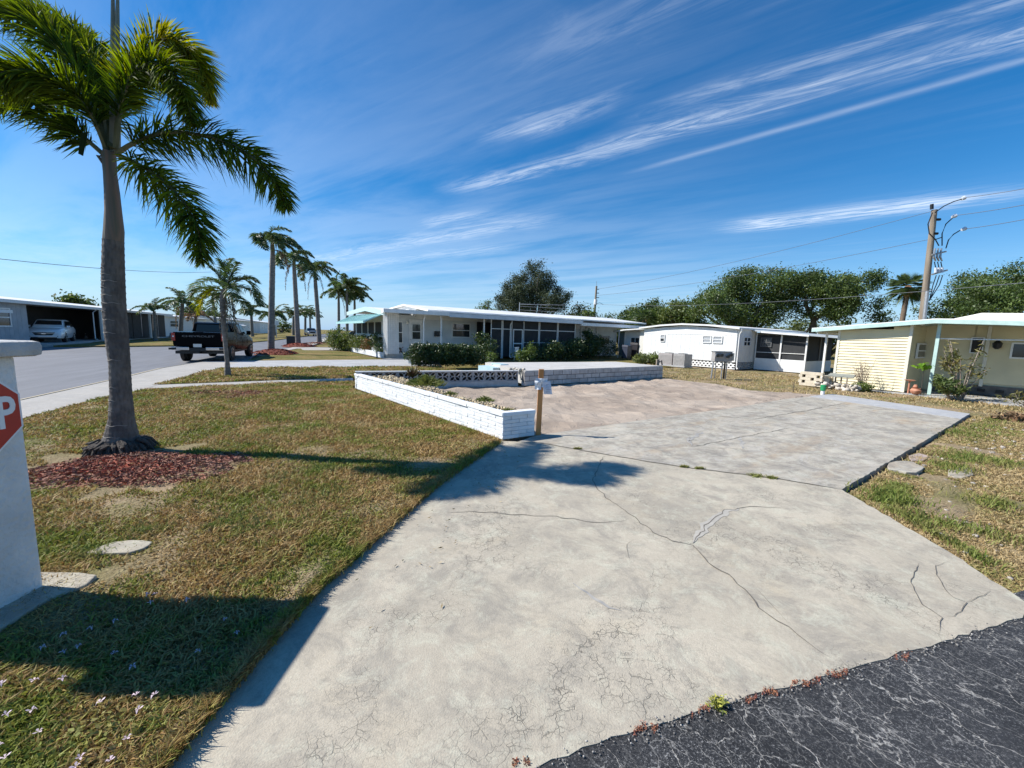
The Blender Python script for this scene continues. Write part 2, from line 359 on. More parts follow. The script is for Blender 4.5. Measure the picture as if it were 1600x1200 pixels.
def m_conc(name, base, dark, streak=0, craze=.5, rust=0, pale=0):
    s = Sh(name, .88, .25); big = s.noise(.9, 6, dist=.6); fine = s.noise(160, 3); mid = s.noise(9, 6, rough=.7)
    col = s.mix(s.rng(big, .38, .68), base, tuple(x*.78 for x in base))
    col = s.mix(s.math('MULTIPLY', s.rng(s.noise(1.5, 7, s.map(loc=(7, 3, 0)), dist=.8, rough=.65), .50, .70), .62), col, dark)
    col = s.mix(s.math('MULTIPLY', s.rng(s.noise(2.3, 4, s.map(loc=(-5, 9, 0))), .55, .75), .4), col, (base[0]*1.08, base[1]*1.0, base[2]*.86))
    if streak:
        st = s.noise(1.5, 12, s.map((.6, 2.3, 1), TH-.15), dist=1.6, rough=.78)
        col = s.mix(s.math('MULTIPLY', s.rng(st, .47, .68), streak), col, dark)
        st2 = s.noise(1.4, 12, s.map((.7, 2.0, 1), TH+.3, (3, 1, 0)), dist=1.6, rough=.78)
        col = s.mix(s.math('MULTIPLY', s.rng(st2, .5, .7), pale), col, (.58, .58, .58))
    if rust: col = s.mix(s.math('MULTIPLY', s.rng(s.noise(.8, 5, s.map((.5, 2.2, 1), TH, (1, 4, 0))), .55, .7), rust), col, (.42, .29, .17))
    gr = s.noise(2.6, 14, s.map(loc=(11, 5, 0)), dist=.5, rough=.82); col = s.mix(s.rng(gr, .47, .60, 0, .85), col, tuple(x*1.1 for x in dark))
    gl = s.noise(4.5, 14, s.map(loc=(-3, 15, 0)), dist=.7, rough=.8); col = s.mix(s.rng(gl, .50, .64, 0, .6), col, tuple(min(.62, x*1.28) for x in base))
    edge = s.vor(13, s.warp(.08, 12)); cr = s.math('SUBTRACT', 1, s.rng(edge, .0, .03)); 
    edge2 = s.vor(34, s.warp(.03, 30)); cr2 = s.math('SUBTRACT', 1, s.rng(edge2, .0, .05))
    area = s.rng(s.noise(1.3, 4, s.map(loc=(2, 8, 0))), .45, .62)
    crk = s.math('MULTIPLY', s.math('MULTIPLY', s.math('MAXIMUM', cr, s.math('MULTIPLY', cr2, .6)), area), craze)
    crk = s.math('MULTIPLY', crk, s.rng(mid, .42, .56))
    col = s.mix(crk, col, tuple(x*.3 for x in dark))
    pit = s.math('MULTIPLY', s.rng(s.noise(55, 3, rough=.8), .60, .68), .35); col = s.mix(pit, col, tuple(x*.4 for x in base))
    g4 = s.noise(48, 6, rough=.8); col = s.mix(s.rng(g4, .45, .68, 0, .4), col, tuple(x*.5 for x in base))
    col = s.mix(s.rng(fine, .3, .7, 0, .3), col, tuple(x*.55 for x in base))
    col = s.mix(s.rng(mid, .35, .7, 0, .25), col, tuple(x*.7 for x in base))
    return s.done(col, s.math('SUBTRACT', s.noise(120, 4), crk), .0022)
def m_nearasphalt():
    s = Sh('cracked_asphalt', .78, .4); mp = s.map((1.0, 1.35, 1), math.radians(128))
    e = s.vor(3.4, s.warp(.10, 16, s.warp(.22, 3, mp))); e2 = s.vor(9, s.warp(.05, 30, s.warp(.10, 6, mp))); e3 = s.vor(24, s.warp(.03, 50))
    brk = s.rng(s.noise(18, 6, rough=.85), .38, .50)
    cr = s.math('MULTIPLY', s.math('SUBTRACT', 1, s.rng(e, .003, .015)), brk)
    cr2 = s.math('MULTIPLY', s.math('SUBTRACT', 1, s.rng(e2, .004, .028)), s.rng(s.noise(3.5, 8, rough=.8), .44, .56, 0, .8))
    cr3 = s.math('MULTIPLY', s.math('SUBTRACT', 1, s.rng(e3, .01, .06)), s.rng(s.noise(2.2, 8, s.map(loc=(6, 6, 0)), rough=.8), .50, .62, 0, .3))
    near = s.rng(s.noise(1.7, 9, rough=.75), .38, .62, .25, 1)
    agg = s.math('MULTIPLY', s.rng(s.noise(75, 5, rough=.9), .50, .62), near)
    spk = s.math('MULTIPLY', s.rng(s.noise(120, 3, s.map(loc=(3, 3, 0)), rough=.9), .57, .63), near)
    col = s.mix(s.rng(s.noise(1.1, 8, rough=.7), .4, .6), (.013, .0135, .015), (.030, .0305, .033))
    col = s.mix(s.math('MULTIPLY', agg, .5), col, (.17, .168, .165)); col = s.mix(s.math('MULTIPLY', spk, .8), col, (.50, .49, .47))
    f = s.math('MAXIMUM', s.math('MAXIMUM', s.math('MULTIPLY', cr, .95), s.math('MULTIPLY', cr2, .8)), cr3)
    col = s.mix(f, col, (.46, .44, .40)); col = s.mix(s.rng(s.noise(60, 4, rough=.8), .52, .62, 0, .5), col, (.012, .012, .013))
    return s.done(col, s.math('SUBTRACT', s.noise(140, 4, rough=.8), s.math('MULTIPLY', cr, .8)), .006)
def m_street():
    s = Sh('worn_street_asphalt', .7, .4); a = s.noise(1.2, 6, s.map((.25, 2.0, 1), SA), dist=.5); b = s.noise(60, 4, rough=.7); c = s.noise(.22, 5)
    col = s.mix(s.rng(a, .35, .65), (.115, .118, .128), (.175, .178, .19)); col = s.mix(s.rng(c, .4, .6, 0, .6), col, (.13, .132, .14)); col = s.mix(s.rng(b, .35, .7, 0, .4), col, (.22, .22, .225))
    return s.done(col, b, .004)
def m_sand():
    s = Sh('disturbed_sand', .95, .1); a = s.noise(1.1, 7, dist=.6); st = s.noise(2.0, 7, s.map((.35, 2.4, 1), math.radians(8)), dist=1.0, rough=.65); b = s.noise(45, 5, rough=.7)
    col = s.mix(s.rng(a, .35, .65), (.46, .375, .295), (.35, .285, .225)); col = s.mix(s.math('MULTIPLY', s.rng(st, .54, .70), .55), col, (.17, .13, .11))
    col = s.mix(s.rng(s.noise(.5, 4, s.map(loc=(4, 1, 0))), .48, .62, 0, .7), col, (.54, .455, .365)); col = s.mix(s.rng(b, .4, .75, 0, .45), col, (.25, .20, .17))
    return s.done(col, s.math('ADD', s.math('ADD', b, st), s.noise(14, 6, rough=.8)), .022)
LAWN = m_grass(); FARLAWN = m_farlawn(); SAND = m_sand(); STREET = m_street(); NEARASPH = m_nearasphalt()
CONC = m_conc('old_driveway_concrete', (.54, .48, .375), (.25, .23, .195), craze=1.0)
CONC2 = m_conc('stained_slab_concrete', (.55, .495, .40), (.16, .15, .135), streak=.8, craze=.4, rust=.9, pale=.5)
CONC3 = m_conc('pale_slab_concrete', (.50, .50, .49), (.34, .35, .37), craze=.3)
WALK = m_conc('sidewalk_concrete', (.47, .445, .40), (.36, .35, .33), craze=.25)

def sheet(name, pts, z, m, res=.5, amp=0., nscale=1.2, thick=.12, jag=0., kind='structure', label=None, seed=0, parent=None, fade=True):
    """ground sheet: polygon cut into a grid, gently uneven inside, with a skirt down"""
    P = [Vector((p[0], p[1], 0)) for p in pts]
    if jag:
        Q = []
        for i, p in enumerate(P):
            q = P[(i+1) % len(P)]; n = max(1, int((q-p).length/(jag*3.0)))
            if (q-p).length > 30: n = 1
            d = (q-p).normalized(); nn = Vector((-d.y, d.x, 0))
            for k in range(n):
                x = p.lerp(q, k/n); Q.append(x + nn*(noise.noise(x*2.1/ max(jag*6, .2) + Vector((0, 0, seed)))*jag if k else 0))
        P = Q
    bm = bmesh.new(); f = bm.faces.new([bm.verts.new(p) for p in P])
    if f.normal.z < 0: f.normal_flip()
    xs = [p.x for p in P]; ys = [p.y for p in P]
    if res:
        for ax, lo, hi in ((0, min(xs), max(xs)), (1, min(ys), max(ys))):
            k = lo+res
            while k < hi:
                no = Vector((1, 0, 0)) if ax == 0 else Vector((0, 1, 0)); co = Vector((k, 0, 0)) if ax == 0 else Vector((0, k, 0))
                bmesh.ops.bisect_plane(bm, geom=bm.verts[:]+bm.edges[:]+bm.faces[:], plane_co=co, plane_no=no, dist=1e-4); k += res
    if amp:
        for v in bm.verts:
            if not v.is_boundary or not fade: v.co.z = amp*noise.fractal(Vector((v.co.x, v.co.y, seed))*nscale, .8, 2, 4)
    be = [e for e in bm.edges if e.is_boundary]
    r = bmesh.ops.extrude_edge_only(bm, edges=be); 
    for v in [g for g in r['geom'] if isinstance(g, bmesh.types.BMVert)]: v.co.z = -thick
    me = bpy.data.meshes.new(name); bm.normal_update(); bm.to_mesh(me); bm.free(); me.materials.append(m)
    o = link(name, me, parent); o.location = (0, 0, z)
    if not parent: o['kind'] = kind
    if label: o['label'] = label
    return o
def P2(*a): return [(p.x, p.y) for p in a]
# base ground out to the horizon
sheet('ground', [(-1200, -300), (1200, -300), (1200, 2200), (-1200, 2200)], -.11, FARLAWN, res=0, thick=.5)
# side road in front (with ragged edge of old asphalt)
road_edge = [(.0, 1.30), (.59, 1.50), (.95, 1.61), (1.35, 1.72), (1.76, 1.84), (2.43, 2.04), (3.2, 2.27), (6, 3.1), (14, 5.5), (30, 10)]
sheet('side_road', [(-14, -6), (-1.5, .92), (-.7, 1.25)] + [(x-.04, y+.16) for x, y in road_edge] + [(30, -14), (-14, -14)], -.0045, NEARASPH, res=.4, amp=.002, jag=.05, thick=.09)
# driveway slabs
J = [(.45, 6.0), (1.34, 5.47), (2.27, 5.0), (3.28, 4.65), (3.80, 4.36)]
DL = [(-1.33, 1.0), (-1.28, 1.31), (-1.31, 1.69), (-1.24, 2.24), (-1.07, 3.02), (-.76, 4.32), (-.15, 6.06), (.12, 6.02)]
drive = sheet('driveway', DL + J + [(3.59, 3.06), (3.41, 2.40), (3.2, 2.27)] + road_edge[:6][::-1] + [(-.6, 1.12)], 0, CONC, res=.35, amp=.0015, nscale=.6, jag=.022, thick=.1)
L2 = [(.12, 6.02), (.42, 6.42), (.78, 6.67), (2.61, 7.89), (5.60, 9.77), (7.94, 11.46), (10.53, 12.95)]
strip0, strip1 = (9.35, 11.9), (10.50, 9.10)
slab = sheet('parking_slab', [(.12, 6.02)] + L2[1:-1] + [(9.25, 12.22), (10.42, 9.05)] + [(3.81, 4.37)] + J[::-1][1:], .003, CONC2, res=.5, amp=.0015, nscale=.6, jag=.02, thick=.11)
sheet('end_slab', [(9.255, 12.22), (10.53, 12.95), (11.47, 9.79), (10.425, 9.055)], .012, CONC3, res=.5, jag=.02, thick=.12)
# disturbed sand lot
lot = [(.42, 6.5), (.78, 6.67), (2.61, 7.89), (5.60, 9.77), (7.94, 11.46), (10.2, 12.8), (8.1, 13.5), (7.9, 15.1), (6.35, 17.0)] + [tuple(PQ(7.7, 10.4)[:2]), (-.3, 13.0), (-4.2, 11.0), (-.05, 6.35)]
sheet('sand_lot', lot, -.015, SAND, res=.16, amp=.06, nscale=1.7, thick=.08, jag=.05, seed=4)
# left lawn, split by the footpath
SW_O = [(-5.5, -1.0), (-8.3, 3.9), (-10.24, 8.22), (-12.05, 12.35), (-13.39, 15.13), (-14.06, 17.2), (-14.35, 18.6)]
SW_I = [(-4.2, -1.0), (-6.6, 3.6), (-8.35, 6.72), (-8.98, 8.44), (-9.38, 10.0), (-10.3, 12.0), (-11.1, 14.0), (-11.5, 15.6)]
PN = [(-9.38, 10.0), (-8.2, 11.0), (-6.9, 12.0), (-5.2, 12.9)]; PF = [(-9.9, 10.7), (-8.45, 11.7), (-7.1, 12.7), (-5.5, 13.6)]
lawnA = [(-1.30, 1.02), (-1.25, 1.31), (-1.28, 1.69), (-1.21, 2.24), (-1.04, 3.02), (-.73, 4.32), (-.15, 5.98), (-4.55, 11.15), (-4.8, 12.3), (-5.2, 12.75), (-6.9, 11.9), (-8.2, 10.9), (-9.3, 9.9), (-8.95, 8.44), (-8.3, 6.72), (-6.55, 3.6), (-4.1, -1.0), (-3.0, -1.0)]
sheet('lawn', lawnA, .014, LAWN, res=.25, amp=.035, nscale=1.3, jag=.04, thick=.12)
DN = [(-11.55, 15.55), (-9.4, 16.7), (-6.93, 17.8), (-5.0, 18.7), (-3.5, 19.0)]; DF = [(-13.2, 19.4), (-10.5, 21.2), (-7.5, 23.0), (-5.5, 23.6)]
lawnB = [(-9.9, 10.8), (-8.45, 11.8), (-7.1, 12.8), (-5.5, 13.7), (-4.6, 12.0), (-1.6, 13.3), (-1.2, 15.5), (-3.5, 18.9), (-5.0, 18.6), (-6.93, 17.7), (-9.4, 16.6), (-11.4, 15.45), (-11.0, 14.0), (-10.2, 12.0)]
sheet('middle_lawn', lawnB, .02, LAWN, res=.4, amp=.03, jag=.05, seed=2)
sheet('footpath', PN + PF[::-1], .012, WALK, res=.6, jag=.02)
sheet('sidewalk', SW_O + [(-13.2, 19.3), (-11.5, 15.6)] + SW_I[::-1][1:], .016, WALK, res=.8, jag=.012)
sheet('neighbour_driveway', DN + [PQ(9.5, 24.2)[:2], tuple(PQ(7.0, 24.0)[:2])] + DF[::-1], .018, CONC3, res=0, jag=.0)
cm = MB()
pts = [Vector((x, y, 0)) for x, y in SW_O[:]]
for a, b in zip(pts, pts[1:]):
    d = (b-a).normalized(); n = Vector((-d.y, d.x, 0))
    cm.hexa([a+n*.002+Vector((0,0,-.1)), b+n*.002+Vector((0,0,-.1)), b+n*.16+Vector((0,0,-.1)), a+n*.16+Vector((0,0,-.1))], [a+n*.002+Vector((0,0,.03)), b+n*.002+Vector((0,0,.03)), b+n*.16+Vector((0,0,.0)), a+n*.16+Vector((0,0,.0))])
kerb = cm.build('kerb', mat('yellowed_kerb_concrete', (.50, .42, .28), .9, (.42, .36, .26), 5)); kerb['kind'] = 'structure'
SE = [(-15.5, 23.8), (-18.98, 33.5), (-22.85, 44.0), (-30.6, 63.2), (-80, 182)]
FE = [(-110, 250), (-75, 160), (-46.0, 88), (-32.5, 54), (-27.3, 38), (-27.3, 32.0), (-29.0, 28.4), (-33, 25.5), (-48, 20), (-60, 16)]
sheet('street', [(-5.6, -1.2), (-8.42, 3.9), (-10.36, 8.22), (-12.17, 12.35), (-13.5, 15.1), (-14.2, 17.2), (-14.35, 18.6), (-13.3, 19.5), (-14.2, 21.4)] + SE + FE + [(-60, -12), (-12, -8)], -.045, STREET, res=0, thick=.06)
# verge and far lawn by the neighbour's palms
sheet('verge', [(-13.25, 19.55), (-10.5, 21.3), (-7.5, 23.1), tuple(PQ(7.1, 24.3)[:2]), tuple(PQ(7.1, 33)[:2]), (-16.4, 31), (-17.9, 33.5), (-15.0, 23.8), (-13.9, 21.4)], .015, FARLAWN, res=.8, amp=.03)
sheet('corner_apron', [(-18.3, 33.6), (-16.4, 31.2), (-12.9, 33.5), (-14.8, 37.5), (-19.5, 37.0)], .0, WALK, res=0)
sheet('far_sidewalk', [(-15.45, 23.9), (-14.9, 23.7), (-18.1, 33.4), (-21.8, 44), (-29.2, 63), (-78, 183), (-80, 182), (-30.5, 63.2), (-22.75, 44), (-18.9, 33.5)], .012, WALK, res=0)
# raised lots across the street
sheet('far_lawn', [(-27.2, 38.2), (-27.2, 32.2), (-28.9, 28.7), (-31.5, 27.2), (-34, 32), (-60, 60), (-110, 180), (-112, 250), (-75, 160), (-46, 88.2), (-32.4, 54)], .05, FARLAWN, res=2.5, amp=.06, thick=.2)
sheet('far_driveway', [(-31.7, 27.0), (-33, 25.7), (-48, 20.2), (-70, 30), (-50, 62), (-36, 34.5)], .16, CONC3, res=0, thick=.3)
# right yard
RY = [(3.42, 2.30), (3.60, 3.05), (3.83, 4.35), (7.5, 6.92), (11.5, 9.78), (10.56, 12.98), (8.15, 13.6), (7.95, 15.1), (6.5, 17.0), (5.2, 19.5), (16, 30), (34, 36), (40, 12), (30, 10.2), (14, 5.6), (6, 3.2)]
sheet('side_yard', RY, -.055, LAWN, res=.45, amp=.05, jag=.06, seed=9)

# cracks and joints as thin grooves on the concrete
CRK = mat('crack_dirt', (.12, .105, .085), .95, (.18, .16, .13), 30)
def crack(parent, pts, w, name='crack', amp=.02, z=.0042, m=CRK):
    P = [Vector(p) for p in pts]; Q = []
    for a, b in zip(P, P[1:]):
        n = max(2, int((b-a).length/.05))
        for k in range(n):
            x = a.lerp(b, k/n); d = (b-a).normalized(); nn = Vector((-d.y, d.x, 0)); e = noise.fractal(x*4.5, 1, 2, 4)
            Q.append((x+nn*e*amp*1.6, nn, w*(.55+.9*abs(noise.noise(x*7+Vector((3, 3, 3)))))))
    v = []; f = []
    for i, (x, nn, ww) in enumerate(Q):
        ww *= min(1, i/4, (len(Q)-1-i)/4)+.12
        v += [(x.x-nn.x*ww/2, x.y-nn.y*ww/2, z), (x.x+nn.x*ww/2, x.y+nn.y*ww/2, z)]
        if i: f.append((2*i-2, 2*i-1, 2*i+1, 2*i))
    npmesh(name, v, f, m, parent)
def Gs(*uv): return [G(u, v) for u, v in uv]
jm = mat('joint_dirt', (.10, .09, .07), .95, (.17, .15, .12), 20)
crack(drive, [Vector((x, y, 0)) for x, y in J], .03, 'joint', .008, .0055, jm)
crack(drive, Gs((944, 712), (930, 740), (928, 757), (955, 785), (985, 805), (1010, 822), (1050, 845), (1078, 852), (1105, 880), (1150, 905), (1185, 950), (1260, 1005), (1318, 1042)), .010, amp=.03)
crack(drive, Gs((1078, 852), (1100, 825), (1130, 800), (1165, 792), (1230, 792)), .009, amp=.03)
crack(drive, Gs((690, 800), (750, 800), (800, 806), (860, 806), (905, 812), (960, 815), (990, 808)), .008, amp=.03)
crack(drive, Gs((1480, 877), (1460, 884), (1470, 915), (1490, 935), (1510, 942), (1490, 963), (1462, 962)), .006, amp=.012)
crack(drive, Gs((1510, 942), (1535, 930), (1552, 920)), .006, amp=.012)
crack(drive, Gs((1435, 880), (1422, 910), (1440, 945), (1470, 965), (1466, 998)), .006, amp=.012)
crack(drive, Gs((1180, 920), (1210, 950), (1240, 985)), .007)
crack(drive, Gs((1000, 842), (980, 852), (985, 880)), .004)
crack(slab, Gs((1110, 650), (1180, 655), (1260, 642), (1320, 630)), .02)
crack(slab, Gs((1075, 700), (1160, 683), (1240, 668)), .012)
# patched bands and a drag mark
PATCH = mat('grey_crack_filler', (.36, .335, .285), .8, (.44, .41, .35), 9)
def smear(parent, pts, w, m, z, name='stain'): crack(parent, pts, w, name, .03, z, m)
DRAG = mat('dark_drag_mark', (.25, .245, .235), .85, (.42, .39, .335), 11)
smear(drive, Gs((1080, 848), (1100, 825), (1128, 803), (1160, 794)), .085, PATCH, .0028)
smear(drive, Gs((895, 912), (930, 933), (955, 947), (985, 966)), .05, DRAG, .0028)
for a in (((1075, 690), (1100, 674)), ((1155, 683), (1163, 703)), ((1072, 682), (1082, 698))): smear(slab, Gs(*a), .07, DRAG, .0030, 'tyre_mark')

# ------------------------------------------------------------------ grass, as real blades
def inside(pts, x, y):
    c = np.zeros(len(x), bool); n = len(pts); j = n-1
    for i in range(n):
        xi, yi = pts[i][:2]; xj, yj = pts[j][:2]
        if yi != yj: c ^= ((yi > y) != (yj > y)) & (x < (xj-xi)*(y-yi)/(yj-yi)+xi)
        j = i
    return c
def m_blade(name, brown1, brown2, g1, g2, thr=(.42, .6)):
    s = Sh(name, .6, .3); at = s.N.new('ShaderNodeAttribute'); at.attribute_name = 'tint'
    n = s.noise(1.3, 8, dist=.6, rough=.62); n3 = s.noise(7, 4); f = s.rng(s.math('ADD', s.math('MULTIPLY', n, .75), s.math('ADD', s.math('MULTIPLY', n3, .25), s.math('MULTIPLY', s.math('SUBTRACT', at.outputs['Fac'], .5), .16))), *thr)
    br = s.mix(at.outputs['Fac'], brown1, brown2); gr = s.mix(at.outputs['Fac'], g1, g2); col = s.mix(f, br, gr)
    s.K.new(col, s.b.inputs['Base Color'])
    tl = s.N.new('ShaderNodeBsdfTranslucent'); mx = s.N.new('ShaderNodeMixShader'); mx.inputs[0].default_value = .3; s.K.new(col, tl.inputs[0])
    s.K.new(s.b.outputs[0], mx.inputs[1]); s.K.new(tl.outputs[0], mx.inputs[2]); s.K.new(mx.outputs[0], s.N['Material Output'].inputs[0]); return s.m
def grass(name, poly, z, n, m, label, hgt=.035, wid=.006, near=1.6, power=1.6, holes=(), maxd=16, lie=.9):
    xs = [p[0] for p in poly]; ys = [p[1] for p in poly]
    k = n*8; x = rng.uniform(min(xs), max(xs), k); y = rng.uniform(min(ys), max(ys), k)
    d = np.hypot(x, y); pr = (near/np.maximum(d, near))**power*np.clip((maxd-d)/2, 0, 1)
    clump = np.array([noise.noise(Vector((a*2.6, b*2.6, 3))) for a, b in zip(x[::16], y[::16])])
    ok = inside(poly, x, y) & (rng.random(k) < pr)
    for hx, hy, hr in holes: ok &= np.hypot(x-hx, y-hy) > hr*(1+.25*np.sin(7*np.arctan2(y-hy, x-hx)))
    x, y = x[ok][:n], y[ok][:n]; k = len(x); d = np.hypot(x, y)
    patch = np.sin(x*3.1+np.sin(y*2.3)*1.7)*np.sin(y*2.7+np.sin(x*1.9)*1.5)
    h = hgt*(.45+.9*rng.random(k))*(1+.35*patch)*(1+.04*d); w = wid*(.7+.6*rng.random(k))*(1+.16*d); a = rng.random(k)*2*math.pi; b = rng.random(k)*2*math.pi
    ln = (.3+lie*rng.random(k))*h
    base = np.stack([x, y, np.full(k, z)], 1); side = np.stack([np.cos(a), np.sin(a), np.zeros(k)], 1)*w[:, None]/2
    mid = base + np.stack([np.cos(b)*ln*.45, np.sin(b)*ln*.45, h*.65], 1); tip = base + np.stack([np.cos(b)*ln*1.3, np.sin(b)*ln*1.3, h*(.75+.3*rng.random(k))], 1)
    v = np.stack([base-side, base+side, mid+side*.8, tip, mid-side*.8], 1).reshape(-1, 3)
    i = np.arange(k)[:, None]*5; f = np.concatenate([i+np.array([[0, 1, 2]]), i+np.array([[0, 2, 4]]), i+np.array([[4, 2, 3]])])
    return stuff(npmesh(name, v, f, m, None, np.repeat(rng.random(k), 5)), label, 'grass')
BLADE = m_blade('lawn_blades', (.26, .145, .045), (.62, .45, .20), (.10, .15, .015), (.30, .33, .055), (.465, .585))
BLADE2 = m_blade('yard_blades', (.32, .22, .09), (.62, .49, .27), (.13, .17, .025), (.28, .31, .07), (.53, .66))
BPALM = (-4.9, 4.84)
grass('lawn_grass', [(p[0], p[1]) for p in lawnA], .010, 260000, BLADE, 'short patchy brown and green grass of the front lawn beside the driveway', hgt=.036, wid=.0068, near=2.0, power=1.25, holes=[(-4.7, 4.5, .8), (-3.9, 4.15, .55), (-3.45, 4.6, .3), (-2.6, 2.4, .12)], maxd=15)
grass('yard_grass', RY, -.065, 230000, BLADE2, 'sparse dry yellow grass of the yard right of the slabs', hgt=.034, wid=.006, near=3.5, power=1.2, holes=[(5.5, 5.0, .35), (6.6, 5.9, .3), (4.6, 4.2, .3), (5.6, 4.2, .3), (7.8, 6.4, .4), (5.0, 3.4, .3), (6.3, 4.6, .35), (9.6, 8.0, .35), (10.8, 8.3, .5)], maxd=26)
grass('yard_grass_near', [(3.44, 2.3), (3.64, 3.05), (3.88, 4.33), (7.55, 6.90), (11.5, 9.75), (14, 9.4), (9.5, 5.0), (6.2, 3.2)], -.063, 170000, BLADE2, 'dry yellow and green grass close to the right slab edges', hgt=.03, wid=.006, near=3.5, power=1.2, holes=[(5.5, 5.0, .22), (6.6, 5.9, .2), (4.6, 4.2, .15), (5.6, 4.2, .2), (7.8, 6.4, .25), (5.0, 3.4, .2), (4.5, 3.6, .15)], maxd=16)
grass('middle_grass', lawnB, .015, 30000, BLADE, 'dry grass between the footpath and the neighbour driveway', hgt=.04, wid=.010, near=10, power=1, maxd=24)
def edge_tufts(name, segs, z, n, m, label, hgt=.06):
    X = []; Y = []
    for (a, b, wd) in segs:
        t = rng.random(n//len(segs)); X.append(a[0]+(b[0]-a[0])*t+rng.normal(size=len(t))*wd); Y.append(a[1]+(b[1]-a[1])*t+rng.normal(size=len(t))*wd)
    x = np.concatenate(X); y = np.concatenate(Y); k = len(x); a = rng.random(k)*6.28; b = rng.random(k)*6.28; h = hgt*(.5+rng.random(k)); w = .006*(1+.1*np.hypot(x, y))
    base = np.stack([x, y, np.full(k, z)], 1); side = np.stack([np.cos(a)*w/2, np.sin(a)*w/2, 0*a], 1); tip = base+np.stack([np.cos(b)*h*.8, np.sin(b)*h*.8, h], 1)
    mid = base+np.stack([np.cos(b)*h*.25, np.sin(b)*h*.25, h*.65], 1); v = np.stack([base-side, base+side, mid+side*.8, tip, mid-side*.8], 1).reshape(-1, 3)
    i = np.arange(k)[:, None]*5; f = np.concatenate([i+np.array([[0, 1, 2]]), i+np.array([[0, 2, 4]]), i+np.array([[4, 2, 3]])])
    return stuff(npmesh(name, v, f, m, None, np.repeat(rng.random(k), 5)), label, 'grass')
GREENB = m_blade('green_blades', (.20, .19, .05), (.36, .33, .12), (.10, .16, .02), (.20, .26, .05))
edge_tufts('lawn_edge_grass', [((-1.27, 1.2), (-1.24, 1.8), .015), ((-1.24, 1.8), (-1.2, 2.35), .015), ((-1.2, 2.35), (-1.05, 3.02), .018), ((-1.05, 3.02), (-.76, 4.25), .022), ((-.76, 4.25), (-.2, 5.9), .03), ((-.25, 6.0), (-2.25, 8.3), .05)], .008, 13000, BLADE, 'grass hanging over the rim of the driveway', .05)
edge_tufts('edge_grass', [ ((4.05, 4.1), (4.4, 4.2), .06), ((4.3, 4.35), (4.8, 4.65), .06), ((6.6, 5.7), (7.4, 6.3), .12), ((8.5, 7.3), (9.6, 8.0), .2), ((3.78, 2.9), (4.0, 4.0), .04), ((9.8, 8.2), (11.8, 9.4), .12), ((3.95, 3.9), (4.5, 3.3), .12)], -.04, 5000, GREENB, 'greener grass tufts along the driveway edges', .045)
def weeds(name, spots, label, m=GREENB, n=700, hgt=.08):
    return edge_tufts(name, [((x-.05, y), (x+.05, y), s) for x, y, s in spots], .0, n*len(spots), m, label, hgt)
weeds('weed_tufts', [(-2.35, 3.2, .12), (-2.1, 3.05, .1), (-2.85, 3.0, .1), (-2.95, 2.62, .07), (-2.55, 4.2, .12), (-2.2, 4.5, .12), (-3.7, 5.6, .2), (-1.7, 4.9, .2), (-1.2, 4.4, .15), (-1.9, 3.7, .15), (4.2, 4.15, .15), (6.1, 5.3, .13), (7.1, 5.6, .18), (5.2, 4.1, .12), (5.8, 3.4, .1)], 'bright green weed clumps in the thin lawn', n=330, hgt=.055)
weeds('joint_weeds', [(2.27, 5.0, .012), (3.05, 4.73, .03), (3.2, 4.68, .02), (2.45, 4.95, .01), (1.0, 5.7, .01)], 'small weeds growing in the slab joint', n=160, hgt=.025)

# flowering ground cover in the near corner
GCOV = m_blade('ground_cover_leaves', (.26, .21, .05), (.50, .42, .17), (.12, .18, .02), (.30, .34, .07), (.38, .60))
def ground_cover():
    k = 60000; x = rng.uniform(-4.2, -1.25, k); y = rng.uniform(.3, 2.05, k); ok = inside(lawnA, x, y) & (y < 1.78+.12*np.sin(x*5)+.1*rng.random(k)) ; x, y = x[ok], y[ok]
    c = np.stack([x, y, .012+.026*rng.random(len(x))*(1+.4*np.sin(x*9)*np.sin(y*8))], 1); ax = unit(len(x)); ax[:, 2] *= .4; ax /= np.linalg.norm(ax, axis=1, keepdims=True)
    v, f, t = leaf_cards(c, .021, .55, axis=ax); stuff(npmesh('ground_cover', v, f, GCOV, None, t), 'low creeping ground cover with small rounded leaves in the near corner', 'ground cover')
    PET = mat('pale_pink_petals', (.72, .58, .66), .6, trans=.3); v = []; f = []
    spots = [(x0, y0) for x0, y0 in zip(rng.uniform(-2.6, -1.35, 70), rng.uniform(1.05, 1.95, 70)) if rng.random() < (1 if y0 < 1.6 else .2)]
    spots += list(zip(rng.uniform(-2.3, -1.5, 10), rng.uniform(1.75, 2.2, 10)))
    for x0, y0 in spots:
        n = len(v); tl = rng.random()*6; z0 = .058
        if not inside(lawnA, np.array([x0]), np.array([y0]))[0]: continue
        for p in range(4):
            a = tl+p*math.pi/2+.2*math.sin(7*x0+p); b = len(v); r = .010+.006*abs(math.sin(37*x0+91*y0+p*.6))
            v += [(x0, y0, z0), (x0+math.cos(a-.4)*r*.8, y0+math.sin(a-.4)*r*.8, z0+.006), (x0+math.cos(a)*r*1.15, y0+math.sin(a)*r*1.15, z0+.010*math.sin(p+5*y0)), (x0+math.cos(a+.4)*r*.8, y0+math.sin(a+.4)*r*.8, z0+.006)]; f.append((b, b+1, b+2, b+3))
    stuff(npmesh('small_flowers', v, f, PET), 'tiny pale pink four-petalled flowers scattered over the ground cover', 'flowers')
ground_cover()
